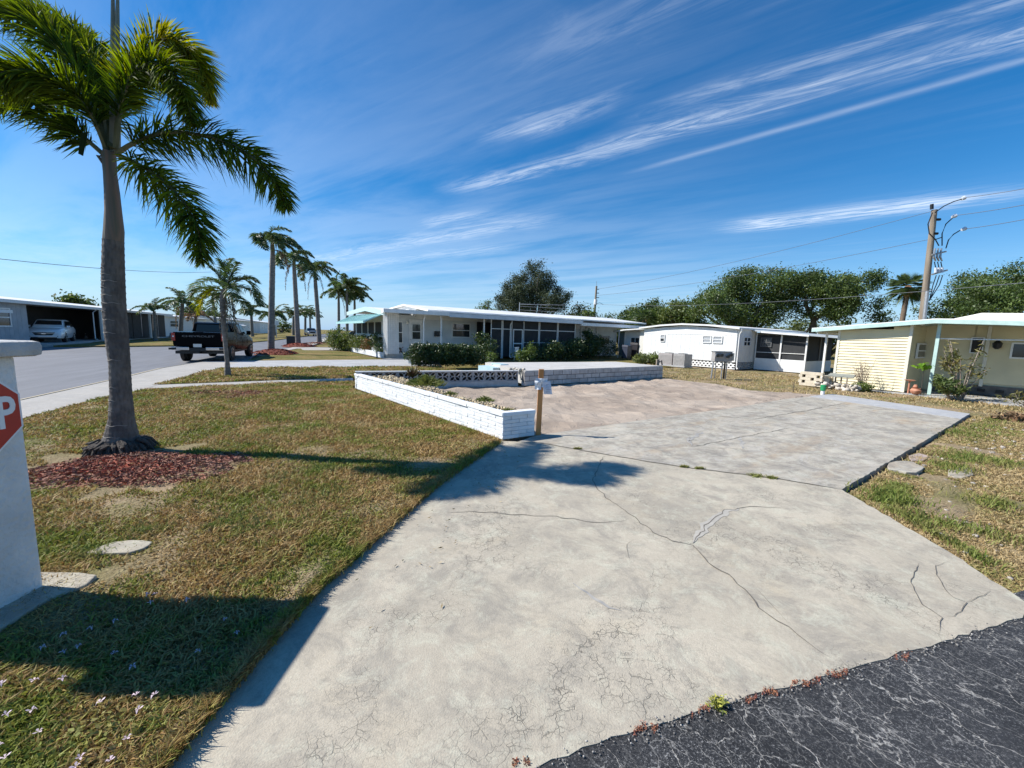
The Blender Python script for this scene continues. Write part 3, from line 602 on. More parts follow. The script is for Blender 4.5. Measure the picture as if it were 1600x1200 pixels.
# dead red growth and stones along the road edge
def road_edge_litter():
    X = []; E = [(-.6, 1.12)]+road_edge[:7]
    pts = []
    for u0, u1 in ((985, 1030), (1080, 1110), (1165, 1215), (1235, 1325), (1395, 1425), (800, 828)):
        for _ in range(int((u1-u0)*7)):
            u = random.uniform(u0, u1)
            if noise.noise(Vector((u*.11, 0, 0))) < -.1: continue
            v = np.interp(u, [800, 1000, 1112, 1225, 1326, 1465, 1600], [1195, 1139, 1105, 1075, 1045, 1006, 968]) + 2 + random.gauss(0, 3.2)+4*math.sin(u*.13); g = G(u, v); pts.append((g.x, g.y, random.uniform(.0, .008)))
    c = np.array(pts); v, f, t = leaf_cards(c, .009, .4); stuff(npmesh('dry_red_weeds', v, f, mat('dry_red_weed', (.22, .06, .04), .9, (.32, .15, .08), 30, tint=.5), None, t), 'reddish dried weeds along the ragged asphalt edge', 'weeds')
    c = np.array([(G(u, v).x, G(u, v).y, random.uniform(0, .03)) for u, v in ((random.gauss(1122, 7), random.gauss(1102, 5)) for _ in range(160))]); v, f, t = leaf_cards(c, .022, .3)
    stuff(npmesh('yellow_weed', v, f, mat('yellow_weed_leaf', (.35, .33, .05), .7, (.20, .24, .04), 20, tint=.3), None, t), 'small yellow green weed at the edge of the asphalt', 'weed')
road_edge_litter()
def scatter_stones(name, pts, size, m, label, cat='stones', flat=.7):
    v = []; f = []; base = [(-1,-1,-1),(1,-1,-1),(1,1,-1),(-1,1,-1),(-.7,-.7,1),(.7,-.8,1),(.8,.7,1),(-.6,.7,1)]
    for (x, y, z) in pts:
        s = size*random.uniform(.5, 1.3); a = random.random()*6.28; n = len(v); sx, sy, sz = s*random.uniform(.7, 1.2)/2, s*random.uniform(.5, 1)/2, s*flat*random.uniform(.6, 1)/2
        for bx, by, bz in base:
            px, py = bx*sx*random.uniform(.75, 1.1), by*sy*random.uniform(.75, 1.1); v.append((x+px*math.cos(a)-py*math.sin(a), y+px*math.sin(a)+py*math.cos(a), z+bz*sz+random.uniform(-.1, .1)*sz))
        f += [tuple(i+n for i in q) for q in ((0,3,2,1),(4,5,6,7),(0,1,5,4),(1,2,6,5),(2,3,7,6),(3,0,4,7))]
    ob = npmesh(name, v, f, m, None, np.repeat([random.random() for _ in pts], 8)); return stuff(ob, label, cat)
def poly_pts(poly, n, z0, z1):
    xs = [p[0] for p in poly]; ys = [p[1] for p in poly]; k = n*6; x = rng.uniform(min(xs), max(xs), k); y = rng.uniform(min(ys), max(ys), k); ok = inside(poly, x, y); x, y = x[ok][:n], y[ok][:n]
    return [(a, b, random.uniform(z0, z1)) for a, b in zip(x, y)]
scatter_stones('sand_clods', poly_pts(lot, 420, -.01, .005), .022, mat('clod', (.30, .25, .21), .95, (.42, .37, .33), 6, tint=.3), 'small clods and debris on the sandy lot', 'debris')
scatter_stones('yard_debris', poly_pts([(3.9, 4.2), (11.3, 9.5), (12.5, 8.6), (6, 3.6), (3.7, 2.6)], 260, -.05, -.03), .045, mat('pale_debris', (.42, .38, .33), .9, (.30, .26, .22), 5, tint=.3), 'pale leaf litter and shell bits in the right yard', 'debris')
gp_ = []
for (a, b) in zip(road_edge[:7], road_edge[1:8]):
    for _ in range(70):
        t_ = random.random(); gp_.append((a[0]+(b[0]-a[0])*t_+random.gauss(0, .012), a[1]+(b[1]-a[1])*t_+random.gauss(-.012, .022), random.uniform(-.002, .004)))
scatter_stones('edge_grit', gp_, .008, mat('grey_grit', (.34, .32, .29), .95, (.16, .15, .14), 40, tint=.5), 'loose grey grit along the seam of concrete and asphalt', 'grit')
lf = [(random.uniform(-1.1, -.6)+random.random()*.3, random.uniform(2, 5.8), .012) for _ in range(120)]
v, f, t = leaf_cards(np.array([(x+(y-2)*.16, y, z) for x, y, z in lf]), .03, .25, axis=(lambda a: a/np.linalg.norm(a, axis=1, keepdims=True))(unit(120)*np.array([1, 1, .15]))); stuff(npmesh('dry_clippings', v, f, mat('dry_clipping', (.42, .32, .16), .9, (.28, .19, .09), 20, tint=.4), None, t), 'dry grass clippings strewn at the left side of the driveway', 'clippings')
# concrete remnants in the yards
def slabbit(label, pts, z, h=.05, m=CONC3, name='concrete_patch'):
    mb = MB(); mb.prism([(x, y) for x, y in pts], 2, z-h, z); o = mb.build(name, m, None, bevel=.008, org=(pts[0][0], pts[0][1], z)); tag(o, label, 'concrete slab'); return o
def rough_ngon(cx, cy, rx, ry, rot=0, n=12, seed=1):
    rr = random.Random(seed); out = []
    for k in range(n):
        a = 2*math.pi*k/n; r = rr.uniform(.8, 1.1); x = math.cos(a)*rx*r; y = math.sin(a)*ry*r; out.append((cx+x*math.cos(rot)-y*math.sin(rot), cy+x*math.sin(rot)+y*math.cos(rot)))
    return out
g = G(190, 857, .03); slabbit('small worn concrete patch showing through the front lawn near the stop sign pillar', rough_ngon(g.x, g.y, .20, .10, .2, seed=3), .045, m=CONC)
g = G(1415, 728); slabbit('mottled grey stepping stone beside the dark slab edge', rough_ngon(g.x, g.y, .42, .16, .6, seed=5), -.005, m=CONC2, name='stepping_stone')
g = G(1500, 735); slabbit('flat half-buried stone farther out in the dry right yard', rough_ngon(g.x, g.y, .4, .12, .6, seed=6), -.02, m=CONC, name='stepping_stone')
g = G(1435, 712); slabbit('thin pinkish stone between green tufts near the slab', rough_ngon(g.x, g.y, .34, .1, .6, seed=8), -.02, m=mat('pink_stone', (.42, .33, .28), .9, (.34, .27, .23), 7), name='stepping_stone')

# ------------------------------------------------------------------ stop sign pillar
t = wthing('gate_pillar', 'white rough stucco pillar with flat cap at the left edge', 'pillar', (-3.15, 1.93, 0))
mb = MB(); mb.box(-3.40, -2.82, 1.76, 2.24, -.1, 1.45); pil = mb.build('shaft', STUCCO, t, bevel=.015)
mb = MB(); mb.box(-3.50, -2.74, 1.66, 2.32, 1.45, 1.54); mb.build('cap', mat('cap_concrete', (.52, .52, .50), .85, (.42, .42, .41), 6, bump=.01, bscale=50), t, bevel=.03, smooth=True)
mb = MB(); mb.prism([(-3.6, 1.45), (-2.62, 1.40), (-2.56, 1.65), (-2.64, 1.9), (-2.66, 2.12), (-2.58, 2.26), (-2.62, 2.36), (-2.75, 2.38), (-3.5, 2.36)], 2, -.08, .055); mb.build('footing', CONC, t, bevel=.01)
ss = wthing('stop_sign', 'red octagonal stop sign mounted on the white pillar, half out of frame', 'sign', (-2.805, 2.0, 1.145))
def octo(r, y0=2.0, z0=1.145): return [(y0+r*math.cos(math.pi/8+k*math.pi/4), z0+r*math.sin(math.pi/8+k*math.pi/4)) for k in range(8)]
MB().prism(octo(.25), 0, -2.819, -2.808).build('border', mat('sign_white', (.8, .8, .8), .35), ss)
MB().prism(octo(.238), 0, -2.8075, -2.805).build('face', mat('sign_red', (.50, .025, .015), .35, (.44, .02, .015), 6), ss)
def text(s, m, parent, loc, rot, w, h, depth=.003, name='lettering', bold=.0):
    cu = bpy.data.curves.new('lettering', 'FONT'); cu.body = s; cu.extrude = .5; cu.offset = bold; cu.align_x = 'CENTER'; cu.align_y = 'CENTER'; cu.resolution_u = 3
    ob = bpy.data.objects.new('tmp', cu); COL.objects.link(ob); bpy.context.view_layer.update()
    me = bpy.data.meshes.new_from_object(ob); bpy.data.objects.remove(ob); co = np.empty(len(me.vertices)*3, np.float32); me.vertices.foreach_get('co', co); co = co.reshape(-1, 3)
    mn, mx = co.min(0), co.max(0); co = (co-(mn+mx)/2)/(mx-mn)*np.array([w, h, depth]); me.vertices.foreach_set('co', co.ravel()); me.materials.clear(); me.materials.append(m); me.update()
    return link(name, me, parent, loc, rot)
text('STOP', mat('sign_white', (.8, .8, .8)), ss, (.003, 0, 0), (math.pi/2, 0, math.pi/2), .40, .185, .004, bold=.02)

# ------------------------------------------------------------------ palms
def frond_mesh(path, L, n, droop=.35, spread='brush', w=.03, taper=True, fold=.6, start=.12, fwdlean=.8):
    """leaflets along a curved rachis; path = list of Vectors"""
    path = [Vector(p) for p in path]; seg = [(b-a).length for a, b in zip(path, path[1:])]; tot = sum(seg)
    # smooth catmull sampling
    def at(s):
        x = s*(len(path)-1); i = min(int(x), len(path)-2); u = x-i; p0, p1, p2, p3 = path[max(i-1, 0)], path[i], path[i+1], path[min(i+2, len(path)-1)]
        return .5*((2*p1)+(p2-p0)*u+(2*p0-5*p1+4*p2-p3)*u*u+(3*p1-p0-3*p2+p3)*u*u*u)
    v = []; f = []; ti = []
    for k in range(n):
        s = start+(1-start)*(k+random.random())/n; p = at(s); d = (at(min(1, s+.02))-at(max(0, s-.02))).normalized()
        side = d.cross(Vector((0, 0, 1))); side = side.normalized() if side.length > .01 else Vector((1, 0, 0)); nrm = side.cross(d).normalized()
        if spread == 'brush': a = random.uniform(0, 2*math.pi)
        else: a = (0 if k % 2 else math.pi) + (random.uniform(-.35, .35)+ (fold if k % 2 else -fold))
        o = side*math.cos(a)+nrm*math.sin(a)
        l = L*(math.sin(math.pi*min(.97, .18+.80*s))**.7)*random.uniform(.75, 1.1); dr = (o*random.uniform(.75, 1.0)+d*fwdlean*random.uniform(.7, 1.2)).normalized()
        m1 = p+dr*l*.5+Vector((0, 0, -droop*l*.15)); e = p+dr*l+Vector((0, 0, -droop*l*.65)); ww = dr.cross(Vector((random.gauss(0, 1), random.gauss(0, 1), random.gauss(0, 1)))).normalized()*w*.5
        b = len(v); v += [p-ww*.5, p+ww*.5, m1-ww, m1+ww, e]; f += [(b, b+1, b+3, b+2)]; f += [(b+2, b+3, b+4, b+4)]; r = random.random(); ti += [r]*5
    return v, f, ti, [at(i/10) for i in range(11)]
def add_frond(parent, path, L, n, m, name='frond', rw=.022, rm=None, label=None, **kw):
    v, f, ti, c = frond_mesh(path, L, n, **kw); f3 = []
    o0 = orig(parent); me = bpy.data.meshes.new(name); mb = MB(); mb.tube(c, [rw*(1-.85*i/10) for i in range(11)], 5)
    base = len(v); V = [tuple(x) for x in v]+mb.v; F = [q if q[2] != q[3] else q[:3] for q in f]+[tuple(i+base for i in q) for q in mb.f]
    me.from_pydata([(x-o0.x, y-o0.y, z-o0.z) for x, y, z in V], [], F); me.materials.append(m); me.materials.append(rm or RACH)
    idx = np.zeros(len(F), np.int32); idx[len(f):] = 1; me.polygons.foreach_set('material_index', idx)
    at = me.attributes.new('tint', 'FLOAT', 'POINT'); at.data.foreach_set('value', np.array(ti+[.5]*len(mb.v), np.float32)); me.update()
    o = link(name, me, parent)
    if label: o['label'] = label
    return o
RACH = mat('palm_rachis', (.16, .15, .07), .6, (.10, .10, .04), 5)
def ring_trunk(parent, pts, rads, rings, m=TRUNKG, n=20, name='trunk', amp=.012):
    P = [Vector(p) for p in pts]; s = 0; T = []; R = []
    L = [0]
    for a, b in zip(P, P[1:]): L.append(L[-1]+(b-a).length)
    k = rings*5
    for i in range(k+1):
        d = L[-1]*i/k; j = max(jj for jj in range(len(P)) if L[jj] <= d+1e-6); j = min(j, len(P)-2); u = (d-L[j])/(L[j+1]-L[j]); us = u
        T.append(P[j].lerp(P[j+1], us)); r = rads[j]*(1-us)+rads[j+1]*us; ph = i % 5
        R.append(r*(1+(amp*2.2 if ph == 0 else amp*.2*(1 if ph in (1, 4) else -1)))+random.uniform(-1, 1)*amp*.15*r)
    return MB().tube(T, R, n).build(name, m, parent, smooth=True)

# the big foxtail palm
def big_palm():
    b = G(192, 705); t = wthing('foxtail_palm', 'big foxtail palm with bottle-brush fronds and a grey ringed trunk, nearest tree', 'palm tree', (b.x, b.y, 0))
    Y = b.y
    def W(u, v): return AT(u, v, Y)
    def rad(u0, u1, v): return (W(u1, v)-W(u0, v)).length/2*.68
    tr = [(190, 702, 150, 230), (190, 680, 160, 219), (190, 655, 168, 213), (189, 615, 170, 208), (187, 570, 168, 205), (182, 520, 162, 203), (178, 470, 158, 199), (177, 430, 157, 197), (177, 400, 157, 195), (177, 376, 159, 196)]
    TM = Sh('ringed_palm_trunk', .85, .2); rn = TM.noise(30, 6, TM.map((1, 1, .35))); bl = TM.noise(5, 5)
    col = TM.mix(TM.rng(bl, .35, .65), (.17, .155, .14), (.10, .09, .085)); col = TM.mix(TM.rng(rn, .4, .7, 0, .6), col, (.06, .052, .046)); tm = TM.done(col, rn, .015)
    ring_trunk(t, [W(c, v) for c, v, a, bb in tr], [rad(a, bb, v) for c, v, a, bb in tr], 34, tm, 28, amp=.014)
    # pale leaf scars, irregular
    sc = MB()
    for v in [395, 402, 412, 420, 430, 440, 450, 462, 474, 487, 500, 520, 540, 562, 583, 604, 624, 640, 662, 679]:
        c = np.interp(v, [q[1] for q in tr[::-1]], [q[0] for q in tr[::-1]]); hw = np.interp(v, [q[1] for q in tr[::-1]], [(q[3]-q[2])/2 for q in tr[::-1]]); p = W(c, v); r = (W(c+hw, v)-p).length*.685; a0 = random.uniform(2.2, 3.2); a1 = a0+random.uniform(1.5, 3.4)
        k = 14; top = []; 
        P = [Vector((p.x+r*math.cos(a0+(a1-a0)*i/k), p.y+r*math.sin(a0+(a1-a0)*i/k), p.z+.008*math.sin(i*1.3))) for i in range(k+1)]; sc.tube(P, [.002+.003*math.sin(math.pi*i/k) for i in range(k+1)], 5)
    sc.build('leaf_scars', mat('leaf_scar', (.34, .31, .28), .85, (.24, .22, .19), 9), t)['kind'] = 'stuff'
    cs = [(177, 378, 159, 196), (178, 360, 160, 196), (177, 330, 162, 192), (175, 300, 161, 188), (172, 270, 160, 184), (170, 245, 158, 184), (171, 236, 160, 182)]
    CM = Sh('crownshaft_skin', .6, .4); ns = CM.noise(6, 6, CM.map((3, 3, .25)), dist=.6); cm = CM.done(CM.mix(CM.rng(ns, .4, .62), (.12, .115, .085), (.21, .14, .10)), ns, .01)
    MB().tube([W(c, v) for c, v, a, bb in cs], [rad(a, bb, v) for c, v, a, bb in cs], 20).build('crownshaft', cm, t, smooth=True)
    # root plate: ragged dark skirt
    rb = Vector((b.x, b.y, 0)); m = MB(); random.seed(3)
    for k in range(110):
        a = random.uniform(0, 6.28); r0 = .20; r1 = random.uniform(.26, .38); z1 = random.uniform(-.02, .03); zt = random.uniform(.06, .17)
        m.tube([rb+Vector((math.cos(a)*r0, math.sin(a)*r0, zt)), rb+Vector((math.cos(a+.05)*(r0+r1)/2, math.sin(a+.05)*(r0+r1)/2, zt*.8)), rb+Vector((math.cos(a+.1)*r1, math.sin(a+.1)*r1, z1))], [.035, .025, .012], 6)
    for k in range(9):
        a = random.uniform(2.6, 5.6); m.tube([rb+Vector((math.cos(a)*.24, math.sin(a)*.24, .13)), rb+Vector((math.cos(a)*.36, math.sin(a)*.36, random.uniform(.10, .13)))], [.03, .012], 5)
    m.build('root_plate', mat('rotting_root', (.055, .045, .038), .95, (.10, .085, .07), 20, bump=.02), t)
    top = W(172, 240)
    def F(pix, dy, L=.38, n=560, m=PALMG, **kw):
        L *= 1.2; n = int(n*1.35)
        path = [AT(u, v, Y+dy*i/(len(pix)-1)) for i, (u, v) in enumerate(pix)]; return add_frond(t, path, L, n, m, rw=.028, droop=kw.pop('droop', .45), w=.019, **kw)
    F([(182, 240), (215, 220), (262, 206), (330, 214), (392, 243), (432, 288), (448, 325)], -.25)
    F([(184, 242), (215, 256), (255, 282), (290, 320), (310, 362), (314, 405)], -.7, L=.36, n=480)
    F([(181, 232), (190, 160), (212, 95), (250, 62), (290, 78), (318, 112), (330, 158)], .35, n=640, m=PALMY, label='sunlit yellow green frond arching up to the right')
    F([(181, 232), (187, 165), (205, 120), (235, 98), (268, 112), (290, 150), (300, 190)], -.3, n=560)
    F([(166, 236), (148, 170), (120, 110), (80, 60), (40, 25), (-10, 10), (-60, 30)], .1, n=620)
    F([(168, 234), (155, 150), (140, 90), (105, 45), (60, 15), (20, 0)], .9, n=560)
    F([(160, 240), (128, 212), (90, 180), (45, 152), (0, 140), (-50, 165)], -.25, n=580)
    F([(166, 234), (140, 175), (100, 135), (55, 115), (5, 112), (-30, 130)], -.9, n=540)
    F([(172, 230), (168, 170), (160, 120), (150, 80), (120, 50), (90, 40)], 1.2, n=480)
    F([(176, 232), (180, 180), (190, 140), (205, 115), (225, 110), (240, 130)], 1.4, n=420)
    # bare leaf bases and the unopened spears
    mm = MB()
    for (u0, v0, u1, v1) in ((178, 238, 176, -40), (181, 238, 184, -30)): mm.tube([AT(u0, v0, Y+.05), AT((u0+u1)/2, (v0+v1)/2, Y+.05), AT(u1, v1, Y+.05)], [.045, .03, .012], 7)
    mm.build('spear_leaf', mat('spear_leaf', (.20, .20, .14), .6, (.26, .24, .18), 8), t)
    m = MB(); m.tube([AT(160, 243, Y-.05), AT(153, 243, Y-.05), AT(160, 255, Y-.05)], [.02, .02, .01], 5); m.build('leaf_base', cm, t)
    v = []; f = []
    m = MB(); m.hexa([AT(122, 240, Y-.3), AT(130, 244, Y-.3), AT(130, 244, Y-.28), AT(122, 240, Y-.28)], [AT(126, 208, Y-.3), AT(138, 206, Y-.3), AT(138, 206, Y-.28), AT(126, 208, Y-.28)]); m.build('leaf_tip', PALMG, t)
    return t
big_palm()
# mulch
MULCH = mat('red_mulch', (.42, .085, .04), .85, (.24, .07, .04), 9, tint=.5)
PMULCH = mat('faded_mulch', (.36, .135, .08), .85, (.24, .13, .09), 7, tint=.5)
def mulch(cx, cy, r, h, n, m, label, size=.06, hole=.0, ry=None):
    ry = ry or r; c = []
    while len(c) < n:
        a = random.uniform(0, 6.28); q = math.sqrt(random.random()); rr = q*(1+.12*math.sin(3*a+cx))
        x, y = cx+math.cos(a)*rr*r, cy+math.sin(a)*rr*ry; c.append((x, y, .03+h*(1-q*q)+random.uniform(0, .02)))
    ax = unit(len(c)); ax[:, 2] *= .25; ax /= np.linalg.norm(ax, axis=1, keepdims=True)
    v, f, ti = leaf_cards(np.array(c), size, .28, axis=ax)
    return stuff(npmesh('mulch_ring', v, f, m, None, ti), label, 'mulch')
def mound(cx, cy, r, h, label, m):
    mb = MB(); mb.lathe([(r, -.05), (r*.8, h*.35), (r*.5, h*.75), (r*.2, h*.97), (.01, h)], (cx, cy, .02), 24); o = mb.build('mulch_mound', m, None, smooth=True, org=(cx, cy, 0)); tag(o, label, 'mulch bed', kind='stuff'); return o
mulch(-4.3, 4.3, 1.05, .03, 6500, PMULCH, 'faded red mulch chips around the foot of the big palm', .045, ry=.62)
mulch(-4.4, 4.3, .75, .035, 2600, MULCH, 'darker fresh mulch close under the big palm trunk', .045, ry=.4)
mulch(-3.55, 4.75, .42, .01, 800, PMULCH, 'thin mulch patch right of the big palm in the grass', .045, ry=.22)
g = G(365, 617); mulch(g.x, g.y, 1.1, .01, 1500, PMULCH, 'faint red mulch remains on the lawn by the footpath', .06, ry=.6)

def coco_palm(name, label, at, h, lean=(0, 0), fr=12, flen=2.2, L=.55, r=.14, nl=110, group=None, m=PALMF, dead=2, top_only=False, shaft=True, side=None, w=.05, start_up=.9, droop=1.2, wind=(.5, 0), spread='flat'):
    """royal / coconut palm: ringed trunk, crownshaft, arching fronds, some dead ones hanging"""
    t = wthing(name, label, 'palm tree', at, group); at = Vector(at); top = at+Vector((lean[0], lean[1], h))
    mid = at.lerp(top, .5)+Vector((lean[0]*-.1, 0, 0)); 
    ring_trunk(t, [at-Vector((0,0,.05)), at+Vector((0, 0, h*.06)), mid, at.lerp(top, .85), top], [r*1.45, r*1.15, r, r*.92, r*.75], 14, TRUNKG, 12, amp=.02)
    if shaft: MB().tube([top, top+Vector((0, 0, .35)), top+Vector((.02, 0, .8))], [r*.8, r*.75, r*.35], 10).build('crownshaft', mat('green_crownshaft', (.14, .17, .07), .5, (.20, .17, .10), 4), t, smooth=True)
    c = top+Vector((0, 0, .6 if shaft else .05)); rr = random.Random(hash(label) % 9999)
    for k in range(fr):
        a = 2*math.pi*(k+rr.random()*.6)/fr; el = rr.uniform(.15, start_up) if k % 2 else rr.uniform(start_up*.6, 1.35); fl = flen*rr.uniform(.8, 1.1)
        dx, dy = math.cos(a)*math.cos(el), math.sin(a)*math.cos(el); dz = math.sin(el); p = c.copy(); path = [p.copy()]; vx = Vector((dx, dy, dz))
        for s in range(5):
            p += vx*fl/5; path.append(p.copy()); vx = (vx+Vector((wind[0]*.16, wind[1]*.16, -droop*.30))).normalized()
        add_frond(t, path, L, nl, m, rw=.03, spread=spread, droop=.7, w=w, fold=.35, fwdlean=.6)
    for k in range(dead):
        a = (0.15, math.pi-.1, 4.5)[k % 3]+rr.uniform(-.2, .2); d = Vector((math.cos(a), math.sin(a), 0)); s = c-Vector((0, 0, .5)); l = flen*rr.uniform(.55, .8)
        add_frond(t, [s, s+d*.45+Vector((0, 0, -.05)), s+d*.8+Vector((0, 0, -l*.6)), s+d*.9+Vector((0, 0, -l*1.3))], .22, 90, PALMB, 'dead_frond', rw=.03, droop=1, w=.04, label='dry brown hanging frond')
    return t
g1 = G(424, 553); g2 = G(466, 541.5); g3 = G(499, 537); GRP = 'royal palms in a row along the street'
coco_palm('royal_palm', 'tall royal palm rising from the nearest of the bright red mulch mounds', (g1.x, g1.y, 0), 6.4, (.2, .3), 14, 1.9, .6, .17, 170, GRP, dead=1, wind=(3.4, -.6), w=.05, droop=1.75, start_up=.7)
coco_palm('royal_palm', 'royal palm on the second red mulch mound with two dry fronds hanging', (g2.x, g2.y, 0), 7.3, (-.1, 0), 13, 2.5, .75, .195, 160, GRP, dead=2, wind=(1.2, 0), w=.06, droop=1.7)
coco_palm('royal_palm', 'third royal palm in the row, by the dark car, with two brown fronds hanging', (g3.x, g3.y, 0), 7.6, (-.25, 0), 12, 2.9, .8, .22, 150, GRP, dead=2, wind=(1.6, 0), w=.075, droop=1.5)
mound(g1.x+.4, g1.y-.1, 1.25, .3, 'bright red mulch mound round the nearest royal palm', MULCH); mulch(g1.x+.4, g1.y-.1, 1.3, .30, 1500, MULCH, 'loose red chips over the nearest mulch mound', .11)
mound(g2.x+.2, g2.y-.2, 1.4, .3, 'bright red mulch mound round the second royal palm', MULCH); mulch(g2.x+.2, g2.y-.2, 1.45, .30, 800, MULCH, 'loose red chips over the second mulch mound', .15)
mulch(g3.x+.2, g3.y-.2, 1.6, .15, 500, PMULCH, 'low ring of brown mulch at the third royal palm', .2)
# small date palm
b = G(356, 588); t = wthing('date_palm', 'small young palm with thin trunk and skirt of grey dead leaves on middle lawn', 'palm tree', (b.x, b.y, 0))
Yb = b.y; SP = [(356, 588), (355, 565), (352, 535), (349, 500), (348, 470), (350, 452)]
ring_trunk(t, [AT(u, v, Yb) for u, v in SP], [.10, .065, .065, .075, .09, .08], 14, TRUNKG, 12, amp=.03)
for pix, dy, mm_ in [([(350, 455), (352, 432), (350, 415), (340, 405)], .1, PALMF), ([(350, 455), (358, 435), (366, 418), (372, 410)], -.2, PALMF), ([(350, 455), (342, 432), (330, 420), (318, 410), (310, 415)], -.3, PALMF), ([(350, 455), (370, 440), (388, 434), (400, 440)], .1, PALMF),
                     ([(350, 455), (372, 448), (395, 458), (408, 478)], -.3, PALMF), ([(350, 455), (335, 450), (312, 452), (300, 462)], -.3, PALMF), ([(350, 455), (330, 455), (316, 468), (312, 488)], -.1, PALMY), ([(350, 455), (342, 440), (325, 438), (305, 448), (296, 470)], .5, PALMF), ([(350, 455), (362, 462), (380, 475), (388, 492)], -.7, PALMF), ([(350, 455), (360, 440), (380, 436), (396, 450), (404, 470)], .7, PALMF), ([(350, 455), (345, 462), (335, 475), (330, 492)], .6, PALMF), ([(350, 455), (350, 430), (356, 412), (362, 404)], .6, PALMF), ([(350, 455), (356, 445), (362, 450), (368, 470)], -.9, PALMF)]:
    add_frond(t, [AT(u, v, Yb+dy*i/3) for i, (u, v) in enumerate(pix)], .44, 150, mm_, rw=.016, spread='flat', droop=.7, w=.026, fold=.5)
for k in range(13):
    u = 350+random.uniform(-10, 22); a = AT(350+(u-350)*.6, 462, Yb+random.uniform(-.2, .2)); bb = AT(u, random.uniform(500, 540), Yb+random.uniform(-.25, .2))
    add_frond(t, [a, a.lerp(bb, .5)+Vector((.03, 0, .05)), bb], .12, 22, mat('grey_dead_leaf', (.20, .18, .16), .9, (.13, .115, .10), 8, tint=.3), 'dead_frond', rw=.014, spread='flat', droop=1, w=.03, label='grey dead leaf hanging against the trunk')

# ------------------------------------------------------------------ white brick planter wall
def unit_block(name, m, bev=.006, rough=.0, seed=1):
    rr = random.Random(seed); bm = bmesh.new(); bmesh.ops.create_cube(bm, size=1)
    me = bpy.data.meshes.new(name); bm.to_mesh(me); bm.free(); me.materials.append(m); return me
def brick_mesh(m, l, d, h, seed):
    rr = random.Random(seed); bm = bmesh.new(); bmesh.ops.create_cube(bm, size=1)
    for v in bm.verts: v.co = Vector((v.co.x*l, v.co.y*d, v.co.z*h)); v.co += Vector((rr.uniform(-1, 1)*.004, rr.uniform(-1, 1)*.005, rr.uniform(-1, 1)*.0015))
    bmesh.ops.bevel(bm, geom=bm.edges[:], offset=.004, segments=1, affect='EDGES')
    me = bpy.data.meshes.new('brick'); bm.to_mesh(me); bm.free(); me.materials.append(m); return me
def wall_of(parent, a, b, courses, l, h, d, mats, gap=.005, name='brick', z0=0, stag=.5, core=None, coreh=None, n_mesh=5):
    a = Vector((*a, 0)); b = Vector((*b, 0)); D = (b-a); Lw = D.length; D.normalize(); ang = math.atan2(D.y, D.x); o = parent.location
    n = round(Lw/l); l = Lw/n; ms = [brick_mesh(mats, l-gap, d, h-gap, s) for s in range(n_mesh)]; hs = {}
    for c in range(courses):
        off = (c % 2)*stag*l; k = 0; x = 0
        while x < Lw-1e-3:
            w = l if (x > 0 or not off) else off
            w = min(w, Lw-x); p = a+D*(x+w/2)
            ob = link(name, random.choice(ms), parent, (p.x-o.x, p.y-o.y, z0+(c+.5)*h-o.z), (0, 0, ang+random.uniform(-.004, .004)))
            if w < l-1e-3: ob.scale = (max(.05, (w-gap)/(l-gap)), 1, 1)
            ob.location += Vector((-D.y, D.x, 0))*random.uniform(-.003, .003); x += w
    if core:
        q = Vector((-D.y, D.x, 0))*(d/2-.012); e = D*.01; A, B = a+e, b-e; H = z0+courses*h-.01
        MB().hexa([A-q, B-q, B+q, A+q], [x+Vector((0, 0, H)) for x in (A-q, B-q, B+q, A+q)]).build('mortar_core', core, parent)
bw = wthing('brick_planter_wall', 'low white painted brick planter wall beside the lawn, with a short return at the driveway', 'wall', (-2.3, 8.65, 0))
W0, W1, W2 = Vector((-4.50, 11.25)), Vector((-.13, 6.10)), Vector((.40, 6.42))
n1 = Vector((.76, .65)).normalized()*.06
wall_of(bw, W0+n1, W1+n1, 6, .40, .062, .10, BRICKW, core=WMORT)
dr = (W2-W1).normalized(); n2 = Vector((-dr.y, dr.x))*.06
wall_of(bw, W1+dr*.02+n2, W2+n2, 6, .28, .062, .10, BRICKW, core=WMORT)
# cap bricks
wall_of(bw, W0+n1, W1+n1, 1, .34, .065, .13, BRICKW, z0=.372, name='cap_brick'); wall_of(bw, W1+n2, W2+n2, 1, .60, .065, .13, BRICKW, z0=.372, name='cap_brick')
